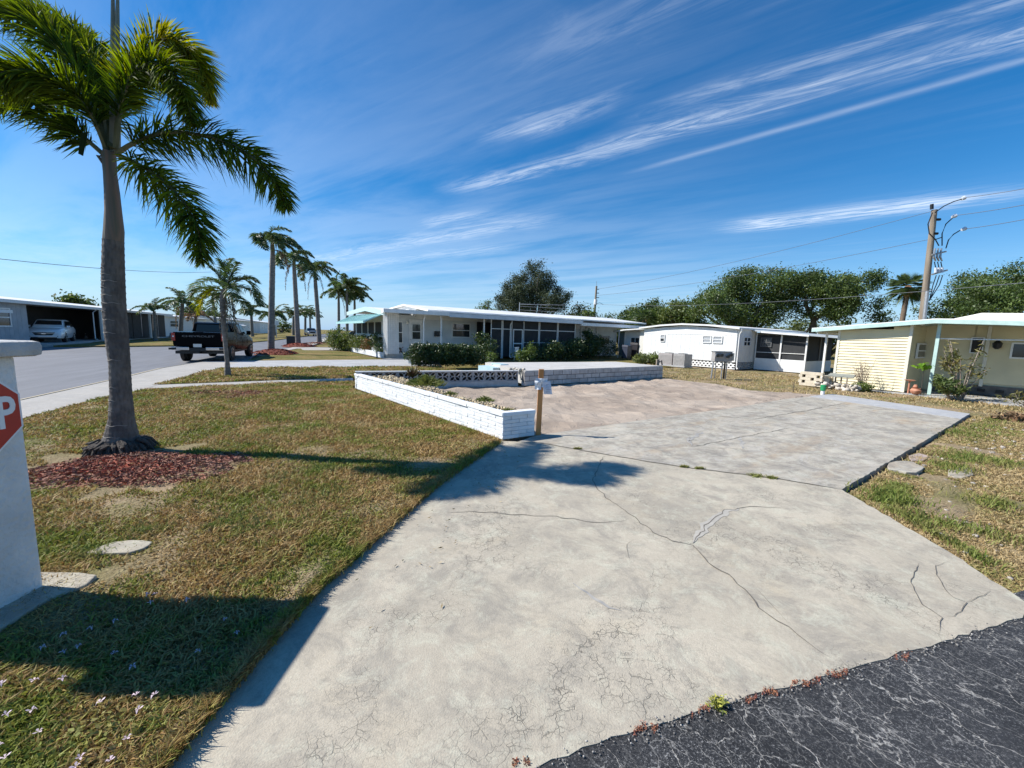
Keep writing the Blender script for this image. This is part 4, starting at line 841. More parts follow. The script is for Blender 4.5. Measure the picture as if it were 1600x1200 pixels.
# low inner bed with gravel and plants
bed = [tuple(W0+n1*2), tuple(W1+n1*2), tuple(W1+n1*2+Vector((.25, .45))), (-1.0, 8.0), (-2.2, 9.8), (-3.0, 11.0), (-3.6, 11.6)]
sheet('planter_soil', bed, .33, mat('pale_gravel_soil', (.42, .36, .26), .95, (.30, .25, .18), 14, bump=.02), res=.2, amp=.04, thick=.35, jag=.04)
scatter_stones('gravel', poly_pts(bed, 1500, .34, .38), .055, mat('tan_gravel', (.56, .47, .31), .8, (.40, .32, .20), 12, tint=.4), 'tan and cream gravel filling the brick planter', 'gravel')
WD = m_blade('planter_weed_leaf', (.13, .15, .03), (.24, .24, .07), (.08, .13, .02), (.18, .22, .05))
for (u, v, s, lab) in ((665, 600, 1, 'spiky green and yellow plant spilling over the middle of the brick planter'), (703, 616, .35, 'small green weed on the gravel near the spiky plant'), (757, 625, .4, 'low trailing weed on the gravel near the driveway end'), (793, 641, .25, 'tiny green sprout in the planter corner')):
    g = G(u, v, .38); t = wthing('planter_plant', lab, 'plant', (g.x, g.y, .36), 'plants in the brick planter')
    k = int(900*s); a = rng.random(k)*6.28; r = rng.random(k)*.48*s; c = np.stack([g.x+np.cos(a)*r, g.y+np.sin(a)*r, .36+rng.random(k)*.26*s*(1-r/(.6*s))], 1)
    ax = np.stack([np.cos(a), np.sin(a), .6+0*a], 1)+.4*unit(k); ax /= np.linalg.norm(ax, axis=1, keepdims=True); v_, f_, t_ = leaf_cards(c, .11*s+.03, .16, axis=ax); npmesh('foliage', v_, f_, WD, t, t_)
# brown bromeliad heart
g = G(645, 590, .4); t = wthing('bromeliad', 'reddish brown spiky plant standing in the planter', 'plant', (g.x, g.y, .36)); k = 260; a = rng.random(k)*6.28
ax = np.stack([np.cos(a), np.sin(a), .5+1.5*rng.random(k)], 1); ax /= np.linalg.norm(ax, axis=1, keepdims=True); c = np.array([[g.x, g.y, .4]])+ax*(.08+.16*rng.random(k))[:, None]
v_, f_, t_ = leaf_cards(c, .2, .12, axis=ax); npmesh('foliage', v_, f_, mat('brown_bromeliad', (.12, .06, .03), .6, (.10, .12, .03), 8, tint=.4), t, t_)

# ------------------------------------------------------------------ decorative screen-block wall and grey block wall
dw = wthing('screen_block_wall', 'low wall of patterned openwork concrete blocks with a thin white top', 'wall', PQ(5.2, 11.1, 0))
A, B = PQ(2.75, 11.75), PQ(7.55, 10.55); A.z = B.z = 0; D = (B-A).normalized(); ang = math.atan2(D.y, D.x); nb = 13; bl = (B-A).length/nb; bh = .32
def screen_block():
    m = MB(); w = bl-.008; h = bh-.006; d = .10; th = .022
    m.box(-w/2, w/2, -d/2, d/2, -h/2, -h/2+th); m.box(-w/2, w/2, -d/2, d/2, h/2-th, h/2); m.box(-w/2, -w/2+th, -d/2, d/2, -h/2+th, h/2-th); m.box(w/2-th, w/2, -d/2, d/2, -h/2+th, h/2-th)
    for sx in (-1, 1):
        for sz in (-1, 1):                      # curved ribs from the corners to the centre
            for bow in (.055, -.055):
                P = []
                for k in range(7):
                    t = k/6; x = sx*(w/2-th)*(1-t); z = sz*(h/2-th)*(1-t); nx, nz = -sz, sx; e = math.sin(math.pi*t)*bow; P.append((x+nx*e*.75, z+nz*e*.75))
                for (x0, z0), (x1, z1) in zip(P, P[1:]):
                    dd = Vector((x1-x0, z1-z0)); nn = Vector((-dd.y, dd.x)).normalized()*.009
                    m.hexa([(x0-nn.x, -.04, z0-nn.y), (x1-nn.x, -.04, z1-nn.y), (x1-nn.x, .04, z1-nn.y), (x0-nn.x, .04, z0-nn.y)], [(x0+nn.x, -.04, z0+nn.y), (x1+nn.x, -.04, z1+nn.y), (x1+nn.x, .04, z1+nn.y), (x0+nn.x, .04, z0+nn.y)])
    me = bpy.data.meshes.new('screen_block'); me.from_pydata(m.v, [], m.f); me.materials.append(DECOR); return me
sb = screen_block()
for k in range(nb):
    p = A+D*(bl*(k+.5)); link('screen_block', sb, dw, (p.x-dw.location.x, p.y-dw.location.y, .155+bh/2), (0, 0, ang))
q = Vector((-D.y, D.x, 0))
def slab_along(a, b, hw, z0, z1): n = Vector((-(b-a).y, (b-a).x, 0)).normalized()*hw; return [x+Vector((0,0,z0)) for x in (a-n, b-n, b+n, a+n)], [x+Vector((0,0,z1)) for x in (a-n, b-n, b+n, a+n)]
MB().hexa(*slab_along(A, B, .065, -.05, .153)).build('base_course', CMU, dw); MB().hexa(*slab_along(A-D*.02, B+D*.02, .072, .477, .497)).build('top_strip', TRIM, dw)
MB().hexa(*slab_along(A+q*.09, B+q*.09, .012, .0, .46)).build('backing', mat('dark_backing', (.035, .033, .03), .95), dw)  # thin near-black sheet standing behind the openwork of the blocks
# filler block pier
cw = wthing('block_retaining_wall', 'unpainted grey concrete block retaining wall holding up the pale raised slab', 'wall', PQ(11.3, 10.4, 0))
p0, p1 = PQ(7.62, 10.35), PQ(15.0, 10.35); p2 = PQ(15.0, 12.85)
wall_of(cw, p0.xy, p1.xy, 3, .41, .162, .18, CMU, gap=.022, core=MORTAR, name='block', z0=.0); wall_of(cw, (p1+PQ(-.09, .1)).xy, (p2+PQ(-.09, 0)).xy, 3, .41, .162, .18, CMU, gap=.022, core=MORTAR, name='block')
o = MB(); vs = [PQ(7.7, 10.32), PQ(15.0, 10.32), PQ(15.02, 12.9), PQ(12, 13.3), PQ(8.3, 13.9)]
ptm = m_conc('raised_slab_concrete', (.62, .60, .56), (.42, .40, .37), craze=.15)
rs = sheet('raised_slab', P2(*vs), .50, ptm, res=.8, thick=.45); rs['label'] = 'pale raised concrete slab behind the block wall'
ms = MB(); 
t = pthing('slab_steps', 'pale blue painted steps at the left end of the raised slab', 'steps', 8.2, 11.6)
bl_ = mat('light_blue_paint', (.42, .60, .66), .5, (.50, .64, .68), 5); MB().box(7.75, 8.15, 12.4, 13.5, 0, .42).build('step', bl_, t); MB().box(8.15, 8.5, 12.5, 13.2, .49, .53).build('step', bl_, t)
scatter_stones('stone_pile', [tuple(PQ(7.6+random.uniform(-.25, .3), 10.6+random.uniform(-.1, .3), .5+random.uniform(0, .05))) for _ in range(26)], .09, mat('coral_stone', (.60, .57, .50), .9, (.45, .42, .36), 8, tint=.3), 'small pile of pale stones at the left end of the block wall', 'stones')

# ------------------------------------------------------------------ stake with a notice
g = G(841, 679); t = wthing('survey_stake', 'orange brown wooden stake standing upright at the driveway corner', 'stake', (g.x, g.y, 0))
a, b = Vector((g.x, g.y, -.02)), Vector((g.x+.015, g.y+.02, 1.10)); m = MB(); m.hexa([a+Vector(v) for v in ((-.042, -.02, 0), (.042, -.02, 0), (.042, .02, 0), (-.042, .02, 0))], [b+Vector(v) for v in ((-.042, -.02, 0), (.042, -.02, 0), (.042, .02, 0), (-.042, .02, 0))]); m.build('post', STAKE, t, bevel=.004)
def sheet3(name, c, w, h, rot, m, parent, amp=.015, n=8, seed=0, skew=0):
    v = []; f = []
    for i in range(n+1):
        for j in range(n+1):
            x = (i/n-.5)*w; z = (j/n-.5)*h; y = amp*noise.noise(Vector((x*9, z*9, seed)))*2+.02*abs(x)/w; x += skew*z; v.append((c[0]+x*math.cos(rot)-y*math.sin(rot), c[1]+x*math.sin(rot)+y*math.cos(rot), c[2]+z))
    for i in range(n):
        for j in range(n): k = i*(n+1)+j; f.append((k, k+n+1, k+n+2, k+1))
    return npmesh(name, v, f, m, parent, smooth=True)
pt = wthing('posted_notice', 'crumpled clear plastic sleeve with a white permit paper stapled to the wooden stake', 'notice', (g.x, g.y-.03, .82))
PL = mat('clear_plastic', (.82, .84, .87), .12, (.55, .60, .68), 14, bump=.01, bscale=18, spec=.9)
sheet3('plastic_sleeve', (g.x+.02, g.y-.035, .88), .20, .15, .05, PL, pt, .03, 10, 2); sheet3('plastic_sleeve', (g.x-.04, g.y-.04, .84), .11, .15, -.2, PL, pt, .03, 8, 6)
sheet3('paper', (g.x+.12, g.y-.045, .80), .14, .21, .25, mat('white_paper', (.76, .76, .80), .6, (.55, .57, .66), 18), pt, .012, 8, 4, skew=-.15)
m = MB(); 
for k in range(6): zz = .86-k*.028; m.box(g.x+.09, g.x+.09+random.uniform(.05, .09), g.y-.085, g.y-.083, zz, zz+.006)
m.build('print', mat('print_grey', (.30, .31, .35), .7), pt)

# ------------------------------------------------------------------ house building kit (author frame p,q)
def lapwall(parent, x0, y0, x1, y1, z0, za, zb, m, name='siding', pitch=.115, proud=.012, out=1):
    """lap siding from (x0,y0) to (x1,y1); top za at start, zb at end; faces right of travel if out>0"""
    A = Vector((x0, y0, 0)); B = Vector((x1, y1, 0)); D = (B-A).normalized(); n = Vector((D.y, -D.x, 0))*out; v = []; f = []; z = z0; L = (B-A).length; zt = max(za, zb)
    def clipx(z):  # where the top line passes z
        if abs(za-zb) < 1e-4: return 0, L
        t = (z-za)/(zb-za); t = min(1, max(0, t)); return (t*L, L) if zb > za else (0, t*L)
    while z < zt-.01:
        z2 = min(z+pitch, zt); 
        if z2 <= min(za, zb)+1e-4: s0, s1 = 0, L
        else: s0, s1 = clipx(z2) if z >= min(za, zb)-1e-4 else (0, L)
        if z2 > min(za, zb) and z < min(za, zb): s0, s1 = (0, L); zz = min(za, zb) ; 
        if s1-s0 > .02:
            k = len(v); a, b = A+D*s0, A+D*s1
            v += [a+n*proud+Vector((0,0,z)), b+n*proud+Vector((0,0,z)), b+n*.001+Vector((0,0,z2)), a+n*.001+Vector((0,0,z2)), a+Vector((0,0,z)), b+Vector((0,0,z))]; f += [(k, k+1, k+2, k+3), (k+4, k+5, k+1, k)]
        z = z2
    v = [tuple(x) for x in v]; o0 = orig(parent); me = bpy.data.meshes.new(name); me.from_pydata([(x-o0.x, y-o0.y, z-o0.z) for x, y, z in v], [], f); me.materials.append(m); return link(name, me, parent)
def grooved(parent, x0, y0, x1, y1, z0, za, zb, m, name='wall_panel', step=.3, out=1, thick=.1):
    """vertical-groove panelling: butt boards 2 mm apart on a solid wall"""
    A = Vector((x0, y0, 0)); B = Vector((x1, y1, 0)); D = (B-A).normalized(); n = Vector((D.y, -D.x, 0))*out; L = (B-A).length; k = max(1, round(L/step)); mb = MB(); s = L/k
    for i in range(k):
        a, b = A+D*(i*s+.006), A+D*((i+1)*s-.006); ta, tb = za+(zb-za)*(i*s/L), za+(zb-za)*((i+1)*s/L); q = n*.008
        mb.hexa([a+Vector((0,0,z0)), b+Vector((0,0,z0)), b+q+Vector((0,0,z0)), a+q+Vector((0,0,z0))], [a+Vector((0,0,ta)), b+Vector((0,0,tb)), b+q+Vector((0,0,tb)), a+q+Vector((0,0,ta))])
    q = n*-thick; mb.hexa([A+Vector((0,0,z0)), B+Vector((0,0,z0)), B+q+Vector((0,0,z0)), A+q+Vector((0,0,z0))], [A+n*-.001+Vector((0,0,za)), B+n*-.001+Vector((0,0,zb)), B+q+Vector((0,0,zb)), A+q+Vector((0,0,za))])
    return mb.build(name, m, parent)
def window(parent, x0, y0, x1, y1, z0, z1, out=1, fm=TRIM, gm=GLASS, rows=2, cols=1, fw=.045, name='window', blind=None, off=.02):
    A = Vector((x0, y0, 0)); B = Vector((x1, y1, 0)); D = (B-A).normalized(); n = Vector((D.y, -D.x, 0))*out; L = (B-A).length; fr = MB()
    def bar(s0, s1, za, zb, d0=-.02, d1=.035):
        a, b = A+D*s0, A+D*s1; fr.hexa([a+n*(off+d0)+Vector((0,0,za)), b+n*(off+d0)+Vector((0,0,za)), b+n*(off+d1)+Vector((0,0,za)), a+n*(off+d1)+Vector((0,0,za))], [a+n*(off+d0)+Vector((0,0,zb)), b+n*(off+d0)+Vector((0,0,zb)), b+n*(off+d1)+Vector((0,0,zb)), a+n*(off+d1)+Vector((0,0,zb))])
    bar(0, L, z0, z0+fw); bar(0, L, z1-fw, z1); bar(0, fw, z0+fw, z1-fw); bar(L-fw, L, z0+fw, z1-fw)
    for r in range(1, rows): z = z0+(z1-z0)*r/rows; bar(fw, L-fw, z-fw*.4, z+fw*.4, -.02, .028)
    for c in range(1, cols): s = L*c/cols; bar(s-fw*.4, s+fw*.4, z0+fw, z1-fw, -.02, .031)
    w = fr.build(name, fm, parent)
    for r in range(rows):
        for c in range(cols):
            a, b = A+D*(L*c/cols+fw*.5), A+D*(L*(c+1)/cols-fw*.5); za, zb = z0+(z1-z0)*r/rows+fw*.4, z0+(z1-z0)*(r+1)/rows-fw*.4; pm = MB(); mm_ = gm
            if blind and (r, c) in blind: mm_ = CURTAIN
            pm.hexa([a+n*(off-.01)+Vector((0,0,za)), b+n*(off-.01)+Vector((0,0,za)), b+n*(off+.004)+Vector((0,0,za)), a+n*(off+.004)+Vector((0,0,za))], [a+n*(off-.01)+Vector((0,0,zb)), b+n*(off-.01)+Vector((0,0,zb)), b+n*(off+.004)+Vector((0,0,zb)), a+n*(off+.004)+Vector((0,0,zb))]); pm.build('pane', mm_, w)
    return w
def post(parent, x, y, z0, z1, w=.07, m=TRIM, name='post'): return MB().box(x-w/2, x+w/2, y-w/2, y+w/2, z0, z1).build(name, m, parent, bevel=.004)
def downspout(parent, x, y, z0, z1, dx=.0, dy=-.18, m=TRIM, name='downspout'):
    return MB().tube([(x+dx, y+dy, z1), (x+dx, y+dy, z1-.12), (x, y, z1-.32), (x, y, z0+.1), (x+dx*.7, y+dy*.7, z0+.03)], .04, 6).build(name, m, parent)
def roofslab(parent, pts, th, m, name='roof'):
    """polygon of (x,y,z) top points, thickness down"""
    n = len(pts); mb = MB(); mb.add([(x, y, z-th) for x, y, z in pts]+list(pts), [tuple(range(n))[::-1], tuple(range(n, 2*n))]+[(i, (i+1) % n, n+(i+1) % n, n+i) for i in range(n)]); return mb.build(name, m, parent)
def bowroof(parent, x0, x1, prof, th, m, axis='x', name='roof'):
    """roof with gable profile prof=[(y,z)...] extruded along p (axis x) or profile [(x,z)] extruded along q"""
    top = list(prof); bot = [(a, z-th) for a, z in prof][::-1]; return MB().prism(top+bot, 0 if axis == 'x' else 1, x0, x1).build(name, m, parent)

# ------------------------------------------------------------------ neighbour house (centre)
h = pthing('neighbour_house', 'long white mobile home with aqua window awning, carport posts and dark screened porch', 'house', 18, 27)
# main body walls: long wall q=25.2 from p 8.2 to 30
lapwall(h, 8.2, 25.2, 14.2, 25.2, .0, 2.72, 2.72, SIDING, 'siding')
grooved(h, 22.1, 25.2, 24.6, 25.2, .0, 2.6, 2.6, WHITE); lapwall(h, 24.6, 25.2, 29.2, 25.2, .0, 2.5, 2.5, SIDING)
lapwall(h, 8.2, 34.7, 8.2, 26.6, .0, 2.7, 2.7, WHITE); lapwall(h, 8.2, 26.6, 8.2, 25.2, 0, 2.7, 2.7, SIDING)
MB().box(8.23, 29.1, 25.24, 34.7, 0, 2.55).build('wall_core', WHITE, h)
# street-end windows with awning
for k in range(4): window(h, 8.2, 34.3-k*1.75, 8.2, 32.65-k*1.75, 1.38, 2.32, rows=1, fw=.05, gm=SCREEN)
MB().box(8.05, 8.2, 26.9, 34.6, 1.26, 1.36).build('window_sill', TRIM, h)
aw = MB(); aw.hexa([(6.9, 35.6, 2.20), (6.9, 26.8, 2.20), (8.18, 26.8, 2.80), (8.18, 35.6, 2.80)], [(6.9, 35.6, 2.26), (6.9, 26.8, 2.26), (8.18, 26.8, 2.86), (8.18, 35.6, 2.86)])
awo = aw.build('awning', AQUA, h)
rb = MB()
for k in range(18): y = 35.6-k*.51; rb.hexa([(6.9, y, 2.261), (6.9, y-.04, 2.261), (8.18, y-.04, 2.861), (8.18, y, 2.861)], [(6.9, y, 2.29), (6.9, y-.04, 2.29), (8.18, y-.04, 2.89), (8.18, y, 2.89)])
rb.build('awning_rib', AQUA, awo); MB().box(6.87, 6.9, 26.8, 35.6, 2.14, 2.29).build('awning_valance', AQUA, awo)
# roofs
bowroof(h, 7.97, 11.0, [(36.7, 3.20), (30.8, 3.40), (26.0, 2.95)], .10, ROOFW); bowroof(h, 7.93, 7.96, [(36.7, 3.20), (30.8, 3.40), (26.0, 2.95)], .30, mat('aqua_fascia', (.50, .66, .66), .5), name='gable_fascia')
bowroof(h, 9.5, 30.2, [(34.5, 2.85), (30.0, 3.36), (27.0, 3.52), (25.0, 3.28), (22.7, 3.0)], .10, ROOFW)
MB().prism([(34.4, 2.5), (34.4, 2.7), (30, 3.24), (27, 3.40), (25.1, 3.15), (25.1, 2.5)], 0, 9.7, 30.1).build('gable_wall', WHITE, h)
roofslab(h, [(6.85, 22.5, 2.88), (22.0, 22.5, 2.78), (22.0, 25.4, 2.98), (7.75, 25.9, 2.96)], .07, ROOFW, 'carport_roof')
MB().box(10.8, 22.1, 22.40, 22.52, 2.62, 2.86).build('fascia', mat('pale_fascia', (.66, .70, .73), .5, (.58, .62, .66), 3), h); MB().box(6.85, 10.79, 22.40, 22.52, 2.69, 2.90).build('fascia', TRIM, h); MB().box(22.11, 30.2, 22.6, 22.7, 2.50, 2.74).build('fascia', TRIM, h)
MB().hexa([(6.78, 22.4, 2.69), (6.85, 22.4, 2.69), (7.75, 25.9, 2.76), (7.68, 25.9, 2.76)], [(6.78, 22.4, 2.90), (6.85, 22.4, 2.90), (7.75, 25.9, 2.98), (7.68, 25.9, 2.98)]).build('fascia', TRIM, h)
roofslab(h, [(22.12, 22.7, 2.72), (30.2, 22.9, 2.55), (30.2, 25.4, 2.8), (22.12, 25.4, 2.92)], .06, ROOFW, 'porch_roof')
# carport posts and downspouts
for p_, w_ in ((9.37, .0), (15.73, .0)): downspout(h, p_, 23.0, 0.02, 2.66)
for p_ in (10.53, 13.62): post(h, p_, 23.05, 0, 2.66, .09)
# entry: trellis, door, lamp
tr = MB()
for k in range(6): tr.box(7.46+k*.13, 7.50+k*.13, 23.96, 23.985, .3, 2.75)
for k in range(20): tr.box(7.45, 8.17, 23.987, 24.0, .3+k*.125, .33+k*.125)
for k in range(6): tr.box(7.455, 7.475, 24.05+k*.13, 24.09+k*.13, .25, 2.75)
tr.build('trellis', TRIM, h); MB().box(7.44, 8.18, 24.02, 24.05, .3, 2.75).build('trellis_backing', WHITE, h)
window(h, 8.35, 25.2, 8.85, 25.2, .9, 2.3, rows=2, fw=.06)
d = MB().box(9.25, 10.15, 25.12, 25.18, .25, 2.45).build('door', TRIM, h, bevel=.01); window(h, 9.38, 25.1, 10.02, 25.1, 1.15, 2.2, rows=2, fw=.05, name='door_window'); MB().tube([(9.32, 25.12, 1.15), (9.32, 25.02, 1.15)], .025, 8).build('handle', METAL, d)
MB().lathe([(.02, 0), (.08, .05), (.09, .15), (.04, .2)], (9.1, 25.05, 2.12), 10).build('porch_lamp', mat('frosted_lamp', (.75, .74, .68), .3), h)
MB().tube([(8.95, 23.9, .9), (9.05, 23.2, .45), (9.06, 23.15, 0)], .025, 6).build('handrail', TRIM, h); MB().tube([(8.95, 23.9, .9), (8.95, 23.9, 0)], .025, 6).build('handrail', TRIM, h)
window(h, 12.3, 25.2, 13.75, 25.2, 1.35, 2.35, rows=2, fw=.06, blind=None); MB().box(11.0, 11.5, 25.0, 25.17, 1.4, 1.75).build('electric_meter', BLACKP, h)
# screened porch
MB().box(14.3, 22.05, 25.2, 25.22, .0, 2.7).build('porch_back', SHADEDARK, h)
for k, (a_, b_) in enumerate([(14.25, 15.15), (15.2, 16.0), (17.0, 18.4), (18.45, 20.2), (20.25, 22.05)]):
    s_ = MB().box(a_+.03, b_-.03, 23.20, 23.21, .1, 2.62).build('screen_panel', SCREEN, h); f_ = MB(); f_.box(a_, a_+.05, 23.17, 23.23, 0, 2.66); f_.box(b_-.05, b_, 23.17, 23.23, 0, 2.66); f_.box(a_+.05, b_-.05, 23.17, 23.23, 2.0, 2.05)
    if k > 1: f_.box(a_+.05, b_-.05, 23.17, 23.23, 1.1, 1.13)
    f_.build('frame', TRIM, s_)
d = MB().box(16.05, 16.95, 23.20, 23.21, .1, 2.62).build('screen_door', SCREEN, h); f_ = MB()
for (a_, b_, c_, d_) in ((16.08, 16.15, .05, 2.05), (16.85, 16.92, .05, 2.05), (16.15, 16.85, 1.98, 2.05), (16.15, 16.85, 1.0, 1.08), (16.15, 16.85, .05, .15)): f_.box(a_, b_, 23.15, 23.19, c_, d_)
f_.build('frame', TRIM, d)
MB().box(22.05, 22.12, 23.2, 25.2, 0, 2.65).build('porch_side', WHITE, h)
window(h, 26.9, 25.2, 28.3, 25.2, 1.05, 1.85, rows=1, fw=.05); post(h, 24.6, 25.12, 0, 2.55, .12); post(h, 26.5, 25.12, 0, 2.5, .1); downspout(h, 29.1, 25.1, 0, 2.45)
MB().box(29.18, 29.22, 25.2, 33, 0, 2.5).build('end_wall', WHITE, h)
ant = pthing('roof_antenna', 'thin television antenna standing on the white roof of the long house', 'antenna', 19.3, 27, 3.1); am = MB(); am.tube([(19.3, 27, 3.0), (19.3, 27, 4.3)], .025, 5); am.tube([(19.3, 27, 4.15), (26, 27, 4.5)], .012, 4)
for z_, l_ in ((4.2, 3.5), (4.0, 5.5), (3.7, 6.5)): am.tube([(19.3, 27, z_), (19.3+l_, 27.4, z_+.12)], .009, 4)
am.build('aerial', METAL, ant)
# planter by the door
pl = wthing('door_planter', 'low white brick planter at the near corner of the long house', 'planter', PQ(7.45, 28))
P_, Q_ = PQ(7.4, 32.9), PQ(7.4, 24.6); wall_of(pl, P_.xy, Q_.xy, 4, .5, .085, .14, BRICKW, core=WMORT); wall_of(pl, PQ(7.5, 24.55).xy, PQ(8.85, 24.35).xy, 4, .5, .085, .14, mat('grey_planter_brick', (.50, .51, .50), .8, (.42, .43, .42), 8), core=MORTAR)
sheet('planter_earth', P2(PQ(7.45, 24.65), PQ(8.6, 24.5), PQ(8.15, 26), PQ(8.15, 33), PQ(7.45, 32.9)), .26, mat('dark_soil', (.07, .055, .04), .95, (.04, .03, .02), 9), res=0, thick=.2)
for k in range(3):
    c = PQ(7.25, 33.3+k*.8); o = MB().lathe([(.13, 0), (.15, .02), (.16, .36), (.12, .40)], c, 12).build('bollard', TRIM, None, smooth=True, org=tuple(c)); tag(o, ['squat white bollard next to the left end of the door planter', 'middle one of the squat white bollards beyond the door planter', 'squat white bollard farthest from the door planter, by the leafy shrub'][k], 'bollard', 'white bollards by the door planter')
def psh(u, v, Y, blobs, n, leaf, lab, fol=BUSH, **k): c = AT(u, v, Y); c.z = 0; return shrub('shrub', lab, c, blobs, n, leaf, fol, **k)
GS = 'shrubs in front of the long white house'
def psh2(p, q, blobs, n, leaf, lab, fol=BUSH, z=.25, **k): c = PQ(p, q, z); return shrub('shrub', lab, c, blobs, n, leaf, fol, group=GS, **k)
psh2(6.9, 33.8, [(0, 0, .9, 1.1, 1.0, .85), (.6, -.4, .6, .9, .8, .7), (-.5, .3, .7, .8, .8, .7)], 5200, .13, 'big yellow green leafy shrub at the street end of the door planter', MIXL, z=0, csize=.14)
psh2(7.7, 31.0, [(0, 0, .5, .8, .8, .55), (.5, -.5, .5, .6, .7, .5)], 3200, .11, 'medium bright shrub in the door planter under the awning', MIXL, csize=.1)
psh2(7.8, 29.0, [(0, 0, .4, .6, .8, .4), (.2, .2, .8, .3, .3, .35)], 1800, .10, 'loose reddish green shrub in the middle of the door planter', mat('reddish_shrub', (.10, .11, .03), .6, (.22, .10, .05), 3, tint=.4, trans=.2), csize=.1)
psh2(7.8, 27.6, [(0, 0, .5, .35, .5, .5), (.1, 0, 1.0, .4, .5, .25)], 1000, .12, 'thin dark leafed plant standing before the white wall', HEDGE, csize=.1)
psh2(7.65, 25.9, [(0, 0, .3, .4, .5, .38)], 900, .08, 'round pale green shrub left of the trellis column', MIXL, csize=.07)
psh2(8.3, 24.75, [(0, 0, .2, .3, .2, .22)], 420, .08, 'small red leafed plant right of the trellis column', mat('red_leaf', (.25, .06, .03), .6, (.10, .09, .03), 5, tint=.3), csize=.05)
for k, (p_, q_, s_) in enumerate([(7.55, 26.7, .14), (7.5, 27.15, .11)]):
    o = MB().lathe([(s_*.7, 0), (s_, s_*2), (s_*1.1, s_*2.1), (s_*.9, s_*2.1)], PQ(p_, q_, .34), 12).build('flower_pot', TRIM, None, smooth=True, org=tuple(PQ(p_, q_, .34))); tag(o, ['larger white pot on the door planter wall beside the round shrub', 'smaller white pot on the door planter wall, left of the larger one'][k], 'pot')
# hedge
c = PQ(8.0, 17.3); hb = []
for k in range(9):
    d_ = PQ(7.0+k*.36, 17.9+(k % 2)*.15); hb.append((d_.x-c.x, d_.y-c.y, .58, .42, .42, .52))
shrub('hedge', 'dense dark clipped hedge in front of the carport posts', c, hb, 30000, .075, HEDGE, per=16, csize=.06, cat='hedge')
MB().box(6.85, 9.9, 17.75, 18.2, .02, .88).build('hedge_core', mat('hedge_shadow_leaves', (.02, .03, .01), .9), None, org=(0, 0, 0)) if False else None
psh2(11.0, 18.4, [(0, 0, .55, .5, .4, .55), (.3, .2, 1.0, .25, .25, .4), (-.6, .1, .5, .5, .4, .5)], 3200, .09, 'taller dark shrub at the right end of the hedge', HEDGE, z=0, csize=.1)
psh2(11.7, 20.0, [(0, 0, .9, .25, .25, .5), (0, 0, 1.4, .45, .4, .3)], 900, .13, 'leggy big-leafed plant before the house window', HEDGE, z=0, csize=.1, stems=3)
gd = G(641, 568); t = wthing('potted_plant', 'white pot with a small dark plant on the neighbour driveway edge', 'potted plant', (gd.x, gd.y, 0)); MB().lathe([(.10, 0), (.15, .25), (.13, .26)], gd, 12).build('pot', TRIM, t)
v_, f_, t_ = leaf_cards(clumps([(gd.x, gd.y, .38, .34, .3, .2)], 40, 12, .06), .09); npmesh('foliage', v_, f_, HEDGE, t, t_)
gd = PQ(9.9, 16.0); t = wthing('potted_plant', 'white tub with tall grassy leaves at the right foot of the hedge', 'potted plant', (gd.x, gd.y, 0)); MB().lathe([(.14, 0), (.20, .32), (.18, .33)], gd, 14).build('pot', TRIM, t)
v_, f_, t_ = leaf_cards(clumps([(gd.x, gd.y, .55, .22, .22, .25)], 30, 10, .05), .16, .15); npmesh('foliage', v_, f_, BUSH, t, t_)
# porch-front vegetation
for k, (p_, q_, bl3, n_, lf, lab, fo) in enumerate([
    (14.5, 19.6, [(0, 0, .35, .5, .4, .35), (.4, 0, .7, .2, .2, .5)], 1600, .12, 'spiky plants before the screen door', BUSH),
    (17.2, 21.5, [(0, 0, .5, .9, .6, .5), (.9, .4, .7, .7, .5, .6), (-.8, -.4, .4, .6, .4, .4)], 4200, .12, 'dark plants massed in front of the left porch screens', HEDGE),
    (19.8, 21.8, [(0, 0, .6, 1.0, .6, .6), (.8, .4, .9, .6, .5, .6)], 4200, .12, 'dark bushy plants in front of the right porch screens', HEDGE),
    (22.6, 22.5, [(0, 0, .7, 1.0, .7, .7), (.6, .3, 1.5, .35, .35, .35), (.1, 0, 1.9, .3, .3, .3), (1.1, .5, 1.3, .4, .4, .3)], 3600, .17, 'tall loose big-leafed shrub by the white end of the porch', HEDGE),
    (25.2, 22.9, [(0, 0, .75, 1.1, .8, .72)], 4200, .09, 'round dark clipped bush at the right end of the long house', HEDGE)]):
    psh2(p_, q_, bl3, n_, lf, lab, fo, z=0, csize=.13)
# white plastic chair on the porch front
def chair(label, p, q, z=0, rot=0, s=1, group=None):
    t = thing('garden_chair', label, 'chair', PQ(p, q, z), TH+rot, group, (0, 0, 0)); m_ = TRIM
    MB().box(-.22*s, .22*s, -.22*s, .22*s, .40*s, .43*s).build('seat', m_, t, bevel=.01)
    b_ = MB()
    for k in range(4): b_.box((-.20+k*.11)*s, (-.13+k*.11)*s, .20*s, .23*s, .43*s, .85*s)
    b_.box(-.23*s, .23*s, .19*s, .235*s, .80*s, .86*s); b_.build('backrest', m_, t)
    for sx in (-1, 1):
        for sy in (-1, 1): MB().tube([(sx*.2*s, sy*.19*s, .4*s), (sx*.24*s, sy*.23*s, 0)], .02*s, 6).build('leg', m_, t)
        MB().box(sx*.24*s-.025, sx*.24*s+.025, -.2*s, .2*s, .62*s, .65*s).build('armrest', m_, t)
    return t
chair('white plastic chair outside the screen door of the long house', 15.1, 21.0, 0, .3)
